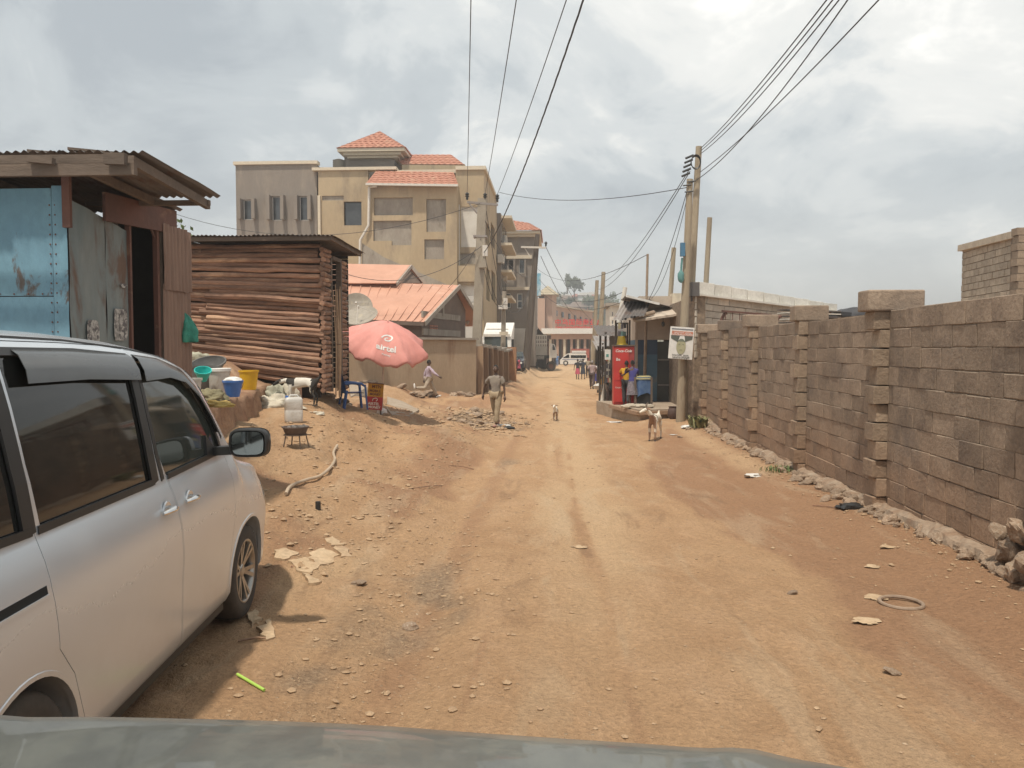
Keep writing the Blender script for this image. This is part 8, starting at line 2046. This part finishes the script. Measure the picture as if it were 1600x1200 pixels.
def cloth_heap(name, label, c, rad, m, seed, amp=.55, ridges=0, part='sack_cloth', yaw=0.0):
 t = thing(name, label, 'sack', (c[0], c[1], c[2])); mb = MB(); vs = []; nu, nv = 44, 20; cy_, sy_ = math.cos(yaw), math.sin(yaw)
 for j in range(nv + 1):
  th = math.pi * .5 * j / nv + (.0 if j else 0)
  for i in range(nu):
   ph = 2 * math.pi * i / nu; d = Vector((math.sin(th) * math.cos(ph), math.sin(th) * math.sin(ph), math.cos(th)))
   k = 1 + amp * (mnoise.noise(d * 1.7 + Vector((seed, 0, 0))) + .45 * mnoise.noise(d * 4.3 + Vector((0, seed, 0))) + .2 * mnoise.noise(d * 10 + Vector((0, 0, seed))))
   if ridges: k += .07 * math.sin(d.z * 16 + 4 * mnoise.noise(d * 2 + Vector((seed, 1, 1))))
   x, y = d.x * rad[0] * k, d.y * rad[1] * k; vs.append((c[0] + x * cy_ - y * sy_, c[1] + x * sy_ + y * cy_, c[2] - .03 + d.z * rad[2] * k))
 mb.add(vs, [(j * nu + i, (j + 1) * nu + i, (j + 1) * nu + (i + 1) % nu, j * nu + (i + 1) % nu) for j in range(nv) for i in range(nu)], 0, True); mb.build(part, m, t, sharp=False); return t
M_sw = mat('woven_white', (.58, .53, .43), (.47, .42, .33), scale=6, rough=.85, bump=.5, bscale=50, fine=.12); M_sg = mat('woven_greenish', (.43, .42, .33), (.33, .32, .24), scale=5, rough=.85, bump=.4, bscale=40, fine=.15, c3=(.22, .21, .16), s3=6); M_so = mat('olive_sack', (.24, .21, .12), (.17, .15, .09), scale=6, rough=.9, bump=.5, fine=.15); M_sy = mat('mustard_cloth', (.52, .37, .12), (.38, .25, .08), scale=7, rough=.9, fine=.12)
def hx(px, py, Y): p = P(px, py, Y); return (p.x, Y, gz(p.x, Y))
c = P(303, 566, 13.5); cloth_heap('sack', 'pale greenish sack slumped on the bank against the logs', (c.x, 13.5, c.z), (.33, .2, .22), M_sg, 2.0, .35)
c = ot(347, 619); cloth_heap('sack', 'olive sack slumped in front of the white lidded bucket', (c.x, c.y - .35, c.z), (.22, .15, .14), M_so, 5.0, .4)
c = ot(341, 629); cloth_heap('sack', 'mustard yellow cloth at the edge of the terrace beneath the olive sack', (c.x, c.y - .05, c.z - .02), (.20, .10, .07), M_sy, 7.5, .5)
cloth_heap('sack', 'gathered beige sack with deep folds leaning at the log shed corner', hx(428, 612, 13.5), (.24, .18, .34), M_sg, 3.0, .25, ridges=1)
cloth_heap('sack', 'bright white sack behind the goat at the log shed corner', hx(451, 605, 13.8), (.2, .16, .33), M_sw, 11.0, .35)
cloth_heap('sack', 'crumpled white sack spread on the ground in front of the gathered one', hx(430, 636, 12.95), (.40, .22, .20), M_sw, 8.3, .6, yaw=.15)
cloth_heap('rag', 'small pale rag lying behind the white jerrycan', hx(492, 648, 13.0), (.17, .09, .05), M_sw, 14.0, .6, part='rag_cloth')
def jerrycan(px, py, Y):
 p = P(px, py, Y); g = gz(p.x, Y); root = thing('jerrycan', 'white plastic jerrycan standing on the bank behind the charcoal stove', 'jerrycan', (p.x, Y, g))
 mb = MB(); w, d, h = .27, .20, .40; prof = [(0, .82, .82), (.015, .95, .95), (.03, 1, 1), (.19, 1, 1), (.20, .97, .97), (.21, 1, 1), (.35, 1, 1), (.375, .96, .94), (.395, .84, .78), (.40, .6, .5)]
 vs = []; n = 32
 for z_, kx, ky in prof:
  for i in range(n):
   a = 2 * math.pi * i / n; x = math.copysign(abs(math.cos(a)) ** .38, math.cos(a)) * w / 2 * kx; y = math.copysign(abs(math.sin(a)) ** .38, math.sin(a)) * d / 2 * ky
   ca, sa = math.cos(.45), math.sin(.45); vs.append((p.x + x * ca - y * sa, Y + x * sa + y * ca, g + z_ * 1.0))
 fs = [(j * n + i, j * n + (i + 1) % n, (j + 1) * n + (i + 1) % n, (j + 1) * n + i) for j in range(len(prof) - 1) for i in range(n)] + [tuple(range(n))[::-1], tuple((len(prof) - 1) * n + i for i in range(n))]
 mb.add(vs, fs, 0, True); mb.build('can', M_bw, root)
 mb = MB(); mb.tube([(p.x - .07, Y - .03, g + .395), (p.x - .04, Y - .018, g + .43), (p.x + .05, Y + .022, g + .43), (p.x + .07, Y + .03, g + .395)], .014, 8); mb.build('grip', M_bw, root)
 mb = MB(); mb.lathe([(.025, g + .39), (.025, g + .425), (0, g + .425)], (p.x - .09, Y - .045, 0), 12); mb.build('cap', M_bb, root)
jerrycan(459, 662, 12.0)
def stove(px, py, Y):
 p = P(px, py, Y); g = gz(p.x, Y); root = thing('charcoal_stove', 'small metal charcoal stove on four thin legs beside the van mirror', 'stove', (p.x, Y, g))
 mb = MB(); mb.lathe([(0, g + .17), (.12, g + .17), (.14, g + .19), (.175, g + .28), (.19, g + .285), (.19, g + .30), (.165, g + .30), (.15, g + .25), (0, g + .245)], (p.x, Y, 0), 24); mb.build('bowl', mat('stove_iron', (.14, .10, .08), (.09, .07, .06), scale=8, rough=.8, fine=.15), root)
 mb = MB(); mb.lathe([(.145, g + .175), (.165, g + .175), (.165, g + .188), (.145, g + .188)], (p.x, Y, 0), 24); mb.build('ring', M_timber, root)
 for a in (.5, 2.2, 3.9, 5.4): mb = MB(); mb.beam((p.x + .14 * math.cos(a), Y + .14 * math.sin(a), g + .19), (p.x + .19 * math.cos(a), Y + .19 * math.sin(a), g - .03), .014, .014); mb.build('leg', M_timber, root)
 mb = MB()
 for k in range(14): mb.blob((p.x + rng.gauss(0, .06), Y + rng.gauss(0, .06), g + .29), (.03, .025, .022), k, .5, 6, 4)
 mb.build('charcoal', mat('ash_coal', (.22, .20, .185), (.07, .065, .06), scale=12, rough=.95), root, kind='stuff')
stove(462, 700, 10.7)
pts = [og(px, py) for px, py in ((527, 701), (521, 712), (523, 724), (516, 736), (500, 748), (480, 754), (463, 760), (452, 768), (447, 778))]
def smooth_pts(p, k=6):
 out = []
 for i in range(len(p) - 1):
  p0, p1, p2, p3 = p[max(0, i - 1)], p[i], p[i + 1], p[min(len(p) - 1, i + 2)]
  for j in range(k):
   f_ = j / k; out.append(.5 * ((2 * p1) + (p2 - p0) * f_ + (2 * p0 - 5 * p1 + 4 * p2 - p3) * f_ ** 2 + (3 * p1 - p0 - 3 * p2 + p3) * f_ ** 3))
 return out + [p[-1]]
mb = MB(); mb.tube([v + Vector((0, 0, .035)) for v in smooth_pts(pts)], .020, 8); mb.build('hose', mat('pale_hose', (.46, .36, .26), (.38, .29, .20), scale=6, rough=.6, fine=.08), None, 'short pale curved hose lying on the bank by the van mirror', 'hose', root=pts[0])
mb = MB(); q = og(497, 797); mb.lathe([(0, q.z + .08), (.028, q.z + .08), (.03, q.z - .02)], (q.x, q.y, 0), 10); mb.build('stump', M_blackp, None, 'short dark stub standing in the dirt beyond the van wheel', 'stub', root=q)
def chair():
 p = P(553, 640, 15.1); g = gz(p.x, 15.1); root = thing('plastic_chair', 'blue plastic armchair facing away beside the roadside money sign', 'chair', (p.x, 15.1, g)); Y = 15.1; x = p.x
 M = mat('chair_blue', (.035, .09, .25), (.03, .075, .21), rough=.4, fine=.05)
 a = R(-25); ca, sa = math.cos(a), math.sin(a)
 def w(u, v, z): return Vector((x + (u * ca - v * sa) * .84, Y + (u * sa + v * ca) * .84, g + z * .84))
 a = R(-62); ca, sa = math.cos(a), math.sin(a)
 mb = MB(); mb.grid(lambda s, t: w((s - .5) * .44, (t - .5) * .42, .40 - .02 * math.sin(s * 3.14)), 8, 6); mb.grid(lambda s, t: w((s - .5) * .44, (.5 - t) * .42, .385 - .02 * math.sin(s * 3.14)), 8, 6); mb.build('seat', M, root)
 mb = MB(); mb.grid(lambda s, t: w((s - .5) * (.46 - .06 * t), -.21 - .10 * t - .05 * math.sin(s * 3.14), .38 + .44 * t), 10, 8); mb.grid(lambda s, t: w((.5 - s) * (.46 - .06 * t), -.225 - .10 * t - .05 * math.sin(s * 3.14), .38 + .44 * t), 10, 8); mb.build('backrest', M, root)
 for sd in (-1, 1):
  mb = MB(); mb.tube([w(sd * .24, -.26, .60), w(sd * .27, -.1, .62), w(sd * .27, .12, .60), w(sd * .26, .20, .54)], [.022, .028, .028, .02], 8); mb.build('armrest', M, root)
  mb = MB(); mb.beam(w(sd * .27, .20, .58), w(sd * .28, .25, 0), .05, .035); mb.build('leg', M, root)
  mb = MB(); mb.beam(w(sd * .22, -.22, .45), w(sd * .27, -.30, 0), .05, .035); mb.build('leg', M, root)
chair()
def umbrella():
 Y = 18.0; b = P(597, 650, Y); g = gz(b.x, Y); top = P(611, 512, Y - .12)
 root = thing('market_umbrella', 'faded pinkish red sun umbrella leaning over the roadside money sign', 'umbrella', (b.x, Y, g))
 base = Vector((b.x, Y, g - .05)); M_um = mat('umbrella_cloth', (.66, .28, .24), (.60, .245, .21), scale=1.6, rough=.75, fine=.06, c3=(.66, .33, .28), s3=1.2, bscale=6)
 apex = P(606, 503, Y - .15); axis = Vector((.26, -.34, 1)).normalized(); u = axis.cross(Vector((0, 1, 0))).normalized(); u = -u if u.x < 0 else u; v = axis.cross(u)
 if v.y < 0: v = -v
 Rr = 1.06; n = 8
 def pt(a, t):
  k = (a / (2 * math.pi) * n) % 1; sag = math.sin(k * math.pi); rr = Rr * t * (1 - .12 * sag * t)
  drop = .52 * t ** 1.45 + .10 * sag * t * t + (.05 * sag if t > .98 else 0)
  wr = .045 * mnoise.noise(Vector((a * 3, t * 4, 1))) * t + .022 * math.sin(a * 24 + t * 7 + 3 * mnoise.noise(Vector((a * 2, t * 2, 5)))) * t * t * sag + .03 * mnoise.noise(Vector((a * 9, t * 7, 3))) * t
  return apex + (u * math.cos(a) + v * math.sin(a)) * rr - axis * (drop + wr)
 mb = MB(); na, nt = 96, 14; vs = [pt(2 * math.pi * i / na + .2, j / nt) for j in range(nt + 1) for i in range(na)]
 fs = [(j * na + i, j * na + (i + 1) % na, (j + 1) * na + (i + 1) % na, (j + 1) * na + i) for j in range(nt) for i in range(na)]
 m0 = len(vs)
 for i in range(na): p = vs[nt * na + i]; vs.append(p - Vector((0, 0, 1)) * (.07 + .02 * math.sin(i * .9)))
 fs += [(nt * na + i, nt * na + (i + 1) % na, m0 + (i + 1) % na, m0 + i) for i in range(na)]
 mb.add(vs, fs, 0, True); can = mb.build('canopy', M_um, root, sharp=False); md = can.modifiers.new('s', 'SOLIDIFY'); md.thickness = .004
 mb = MB(); mb.lathe([(0, .05), (.02, .03), (.03, 0)], apex, 8); mb.build('finial', M_um, root)
 hub = apex - axis * .62
 mb = MB(); mb.tube([base, base.lerp(hub, .5), hub, apex], .019, 8); mb.build('pole', mat('pole_pale', (.55, .46, .38), (.46, .38, .31), rough=.5), root)
 for i in range(n):
  a = 2 * math.pi * i / n + .2; mb = MB(); p1, p2, p3 = [pt(a, t) - axis * .02 for t in (.05, .5, .97)]; mb.tube([p1, p2, p3], .007, 5); rb = mb.build('rib', M_pipe, root)
  mb = MB(); mb.tube([hub, p2], .007, 5); mb.build('strut', M_pipe, rb)
 bm_v = [tuple(x) for x in vs[:m0]]; tree_ = BVHTree.FromPolygons(bm_v, [f_ for f_ in fs if max(f_) < m0])
 def put(me, c, xd, upd, nm):
  nd = xd.cross(upd).normalized(); bm = bmesh.new(); bm.from_mesh(me)
  bmesh.ops.subdivide_edges(bm, edges=[e for e in bm.edges if e.calc_length() > .06], cuts=2, use_grid_fill=False)
  org = ORIG[root.name]
  for vv in bm.verts:
   q = c + xd * vv.co.x + upd * vv.co.y + nd * .6; hit = tree_.ray_cast(q, -nd)
   vv.co = (hit[0] + nd * (.010 + (.003 if vv.co.z > 0 else 0)) if hit[0] is not None else q - nd * .6) - org
  bm.to_mesh(me); bm.free(); me.materials.clear(); me.materials.append(M_wt); raw_obj(nm, me, root)
 c = P(604, 541, Y - .7); c.y = Y - .75; nd = Vector((.1, -.72, .55)).normalized(); xd = Vector((0, 0, 1)).cross(nd).normalized(); upd = nd.cross(xd)
 xd2 = (xd + upd * -.05).normalized()
 put(text_mesh('airtel', .20, .001, 1.05, .006), c, xd2, nd.cross(xd2), 'lettering')
 put(text_mesh('money', .07, .001, 1, .001), c - upd * .15, xd2, nd.cross(xd2), 'lettering')
 mm = MB(); cc = c + upd * .27; pts2 = [(-.11, -.03), (-.06, .04), (.02, .085), (.10, .07), (.115, .01), (.06, -.05), (-.02, -.07), (-.03, -.02), (.03, .01)]
 pp = smooth_pts([Vector((a_, b_, 0)) for a_, b_ in pts2], 5); vs2 = []; 
 for i, p_ in enumerate(pp):
  a_ = pp[max(0, i - 1)]; b_ = pp[min(len(pp) - 1, i + 1)]; t_ = (b_ - a_).normalized(); w_ = .020 * (.55 + .45 * math.sin(math.pi * min(1, (i + 4) / len(pp)))); vs2 += [p_ + Vector((-t_.y, t_.x, 0)) * w_, p_ - Vector((-t_.y, t_.x, 0)) * w_]
 me = bpy.data.meshes.new('mark'); me.from_pydata([tuple(v_) for v_ in vs2], [], [(i * 2, i * 2 + 1, i * 2 + 3, i * 2 + 2) for i in range(len(pp) - 1)]); put(me, cc, xd2, nd.cross(xd2), 'emblem')
 mb = MB(); mb.lathe([(0, g + .16), (.05, g + .16), (.11, g + .12), (.13, g + .02), (.13, g - .05)], (b.x, Y, 0), 16); mb.build('foot_weight', M_wt, root)
umbrella()
def money_sign():
 Y = 17.8; q = rect(572, 597, 600, 643, Y); x0, z0, x1, z1 = q; tl = R(5)
 root = thing('money_sign', 'hand painted orange and red board leaning at the umbrella pole', 'sign', ((x0 + x1) / 2, Y, gz((x0 + x1) / 2, Y))); c = Vector(((x0 + x1) / 2, Y, (z0 + z1) / 2)); w, h = .36, .60
 xd = Vector((math.cos(tl), 0, -math.sin(tl))); up = Vector((math.sin(tl), 0, math.cos(tl)))
 def pl(nm, a0, b0, a1, b1, m, d=0.0, th=.02): mb = MB(); mb.prism([c + xd * a + up * b + Vector((0, -d, 0)) for a, b in ((a0, b0), (a1, b0), (a1, b1), (a0, b1))], (0, 0, 0), (0, th, 0)); return mb.build(nm, m, root, fix=True)
 pl('orange_board', -w / 2, 0.0, w / 2, h / 2, mat('sign_orange', (.52, .27, .02), (.46, .23, .02), scale=3, rough=.6, c3=(.34, .16, .03), s3=3)); pl('red_board', -w / 2, -h / 2, w / 2, -.002, mat('sign_red', (.40, .035, .04), (.34, .03, .035), scale=3, rough=.6, c3=(.27, .04, .035), s3=3)); pl('top_rail', -w / 2 - .01, h / 2 + .001, w / 2 + .01, h / 2 + .02, M_rust, .005, .03)
 tx = flat('sign_brown', (.16, .06, .03))
 for s_, (a, b), sz, m in (('MTN', (.02, .235), .105, tx), ('MOBILE', (-.01, .135), .075, tx), ('MONEY', (.0, .055), .075, tx), ('AIRTEL', (-.02, -.165), .085, M_wt), ('MONEY', (.0, -.245), .080, M_wt)):
  text_part('lettering', s_, sz, m, root, c + xd * a + up * b + Vector((0, -.003, 0)), xd, up, .001, extra=.0025)
 mb = MB(); pts_ = smooth_pts([Vector((-.05, -.10, 0)), Vector((-.04, -.05, 0)), Vector((.03, -.03, 0)), Vector((.06, -.06, 0)), Vector((.03, -.10, 0))], 4); mb.tube([c + xd * p_.x + up * p_.y + Vector((0, -.004, 0)) for p_ in pts_], .009, 5); mb.build('emblem', M_wt, root)
 g = gz(c.x, Y)
 for a in (-.15, .15):
  p = c + xd * a + up * (-h / 2); mb = MB(); mb.beam(p + Vector((0, .03, .1)), (p.x, Y + .03, g - .05), .03, .03); mb.build('leg', M_timber, root)
 for k, a in enumerate((-.12, .24)):
  o = raw_obj('prop_stone', ROCKS[k + 2]); o.location = (c.x + a, Y + .02, gz(c.x + a, Y) + .03); o.scale = (.09, .08, .08); tagit(o, ['round brown stone propping the left foot of the money sign', 'round brown stone right of the umbrella pole foot'][k], 'stone')
money_sign()
t = None
q = og(560, 612); mb = MB(); mb.prism([og(545, 600) + Vector((0, 0, .03)), og(574, 606) + Vector((0, 0, .03)), og(575, 620) + Vector((0, 0, .03)), og(548, 622) + Vector((0, 0, .03))], (0, 0, 0), (0, 0, -.2)); mb.build('cement_slab', M_step, None, 'pale cement slab on the ground behind the blue chair', 'slab', root=q, fix=True)
pg = [(605, 622), (628, 628), (655, 642), (640, 652), (612, 650), (604, 640)]
q = og(620, 640); mb = MB(); mb.prism([og(a, b) + Vector((0, 0, .035)) for a, b in pg], (0, 0, 0), (0, 0, -.2)); mb.build('cement_spill', M_step, None, 'grey cement patch spilled on the slope right of the umbrella pole', 'slab', root=q, fix=True)

M_slab = mat('old_paving', (.47, .345, .22), (.40, .28, .17), scale=4, rough=.9, bump=.4, bscale=20, c3=(.33, .21, .13), s3=3, coord='World')
slabs = [[(482, 868), (505, 860), (528, 870), (515, 884), (492, 886)], [(452, 880), (476, 874), (500, 893), (480, 903), (458, 896)], [(518, 852), (540, 858), (552, 872), (535, 874)], [(472, 902), (492, 905), (500, 914), (484, 916)], [(505, 846), (522, 842), (536, 852), (520, 856)],
   [(428, 862), (450, 858), (468, 868), (448, 878), (432, 874)], [(405, 985), (422, 972), (428, 998), (412, 1004)], [(388, 962), (402, 958), (408, 975), (396, 982)]]
labs = ['large pale broken paving slab beyond the van wheel', 'long pale paving slab nearest the van among the broken slabs', 'small upper right piece of the broken paving slabs', 'smallest lower piece of the broken paving slabs', 'pale paving chip at the top of the broken slabs', 'pale cracked slab between the van wheel and the broken paving', 'tilted pale stone slab at the edge of the van shadow', 'small pale slab half in the van shadow']
for k, pl_ in enumerate(slabs):
 pts = [og(a, b) + Vector((0, 0, .012 + .006 * (k % 2))) for a, b in pl_]
 dens = []
 for i in range(len(pts)):
  a, b = pts[i], pts[(i + 1) % len(pts)]
  for j in range(5): p_ = a.lerp(b, j / 5); dens.append(p_ + Vector((.06 * nz(p_.x * 12, p_.y * 12, 1, k), .06 * nz(p_.x * 9, p_.y * 9, 1, k + 5), 0)))
 mb = MB(); mb.prism(dens, (0, 0, 0), (0, 0, -.08)); mb.build('paving_slab', M_slab, None, labs[k], 'paving slab', 'broken paving slabs by the van', root=dens[0], fix=True)
st = [(1237, 930, .035, 'small dark stone lying alone in the right half of the road'), (1187, 744, .05, 'pale stone beside the wall footing'), (1290, 783, .07, 'brown block of stone at the middle of the wall foot'), (1245, 752, .09, 'flat brown stone under the second pillar'), (1258, 757, .08, 'flat brown stone just right of another under the second pillar'), (1150, 690, .10, 'pale stone at the far end of the footing'), (1075, 672, .07, 'stone among the litter beside the poster pole'), (1062, 684, .06, 'small stone in front of the poster pole'),
   (1395, 1056, .04, 'small dark stone near the bottom right of the road'), (640, 985, .05, 'pale stone at the gutter edge'), (560, 915, .05, 'pale stone in the gutter by the broken paving'), (700, 640, .09, 'stone left of the rubble heap'), (745, 648, .10, 'large stone block right behind the rubble heap'), (425, 612, .06, 'rough stone below the terrace edge')]
for k, (px, py, s, lab) in enumerate(st):
 p = og(px, py); o = raw_obj('stone', ROCKS[k % 7]); o.location = p + Vector((0, 0, s * .25)); o.scale = (s * 1.2, s, s * .8); o.rotation_euler = (U(-.5, .5), U(-.5, .5), U(0, 6)); tagit(o, lab, 'stone')
M_bag = mat('plastic_bag', (.66, .64, .60), (.58, .56, .52), scale=12, rough=.4, fine=.1)
lit = [(1179, 745, .13, 'clear crumpled plastic bag on the right side of the road'), (1052, 680, .09, 'small white paper scrap beside the poster pole'), (1075, 668, .16, 'white plastic scrap at the foot of the poster pole'), (786, 666, .16, 'white plastic bag on the ground beside the walking man'), (1388, 856, .07, 'flat pale wrapper near the middle of the wall foot'), (1370, 938, .08, 'scatter of pale crumbs beside the metal ring'), (1356, 974, .085, 'torn cardboard scrap in front of the metal ring'), (1362, 887, .06, 'flat brown paper scrap on the right side of the road'), (905, 856, .07, 'tiny pale scrap in the middle of the road'), (1330, 795, .16, 'dark plastic rag against the wall footing'), (960, 660, .2, 'white scrap on the ground before the shop platform')]
for k, (px, py, s, lab) in enumerate(lit):
 p = og(px, py); mb = MB(); dk = 'dark' in lab
 mb.blob(p + Vector((0, 0, .012)), (s, s * .7, s * (.28 if k in (0, 2, 3, 9) else .06)), k * 2.7, .75, 20, 8, fr=1.5)
 o = mb.build('litter', M_blackp if dk else (M_bag if 'white' in lab or 'clear' in lab else M_slab), None, lab, 'litter', root=p)
p = og(1408, 945); mb = MB(); mb.tube([(p.x + .14 * math.cos(a), p.y + .14 * math.sin(a), p.z + .012) for a in np.linspace(0, 6.283, 33)[:-1]], .014, 8, closed=True); mb.build('metal_ring', mat('dusty_ring', (.30, .22, .16), (.24, .17, .12), rough=.8), None, 'dusty metal ring lying on the right side of the road', 'ring', root=p)
a, b = og(371, 1064), og(413, 1084); mb = MB(); mb.tube([a + Vector((0, 0, .015)), b + Vector((0, 0, .012))], .0085, 10); mb.build('drinking_straw', mat('lime_plastic', (.42, .62, .12), (.36, .55, .10), rough=.4, fine=0), None, 'lime green plastic stick on the ground beside the van', 'stick', root=a)
p = og(796, 671, 15); mb = MB(); 
t = thing('dropped_shoe', 'dark shoe lying on the road in front of the walking man', 'shoe', p); mb.tube([p + Vector((-.13, 0, .04)), p + Vector((-.03, 0, .05)), p + Vector((.08, 0, .035)), p + Vector((.14, .01, .03))], [.04, .05, .042, .025], 8); mb.build('shoe_body', M_blackp, t)
for k, (pa, pb, lab) in enumerate([((372, 1006), (420, 1002), 'dry twig near the van shadow'), ((455, 888), (500, 876), 'thin dry twig across the broken paving'), ((1270, 792), (1310, 797), 'dry stick lying below the wall footing'), ((690, 760), (640, 765), 'dry twig in the gutter'), ((740, 735), (700, 728), 'dry twig at the gutter edge beyond the hose')]):
 a, b = og(*pa), og(*pb); mb = MB(); m_ = a.lerp(b, .5) + Vector((.02, .03, .015)); mb.tube([a + Vector((0, 0, .01)), m_, b + Vector((0, 0, .01))], [.007, .006, .003], 6); mb.build('twig', M_log, None, lab, 'twig', root=a)
def weed(px, py, label, h, n, w, m, broad=False, Y=None):
 p = og(px, py); root = thing('weed', label, 'plant', p); r = random.Random(px); mb = MB()
 for k in range(n):
  a = r.uniform(0, 6.28); l = h * r.uniform(.5, 1.1); o = p + Vector((r.gauss(0, w), r.gauss(0, w), 0)); d = Vector((math.cos(a), math.sin(a), 0)); wd = (.03 if broad else .006) * r.uniform(.7, 1.3); s_ = Vector((-d.y, d.x, 0)) * wd
  p1 = o + d * l * .25 + Vector((0, 0, l * .6)); p2 = o + d * l * .7 + Vector((0, 0, l * .85)); mb.add([o - s_ * .4, o + s_ * .4, p1 + s_, p1 - s_, p2], [(0, 1, 2, 3), (3, 2, 4)])
 mb.build('leaves', m, root, sharp=False)
weed(1092, 668, 'leafy weed growing at the foot of the wall beside the poster pole', .34, 110, .10, mat('weed_leaf', (.16, .17, .07), (.22, .20, .09), scale=6, rough=.8, fine=.2), True)
weed(1218, 737, 'patch of short green grass at the foot of the wall footing', .10, 160, .12, M_leaf2)
weed(1235, 735, 'thin tuft of grass right of the green patch at the footing', .09, 60, .06, M_leaf2)
weed(1140, 672, 'dry straw coloured weed at the far wall foot', .12, 60, .1, M_tanleaf if 'M_tanleaf' in globals() else mat('dry_grass', (.38, .30, .14), (.30, .23, .11), rough=.9))

# ------------------------------------------------------------------ dusty air
hm = bpy.data.materials.new('dusty_air'); hm.use_nodes = True; ht = hm.node_tree; ht.nodes.clear()
ho = N(ht, 'ShaderNodeOutputMaterial'); hv = N(ht, 'ShaderNodeVolumePrincipled'); hv.inputs['Color'].default_value = (.93, .93, .92, 1); hv.inputs['Density'].default_value = 0.0018; hv.inputs['Anisotropy'].default_value = .35
ht.links.new(hv.outputs[0], ho.inputs['Volume'])
mb = MB(); mb.b2(-3300, -40, -2.5, 3300, 3300, 42); hz = mb.build('haze', hm, None, 'thin pale dusty haze filling the air along the whole street', 'haze', kind='stuff')
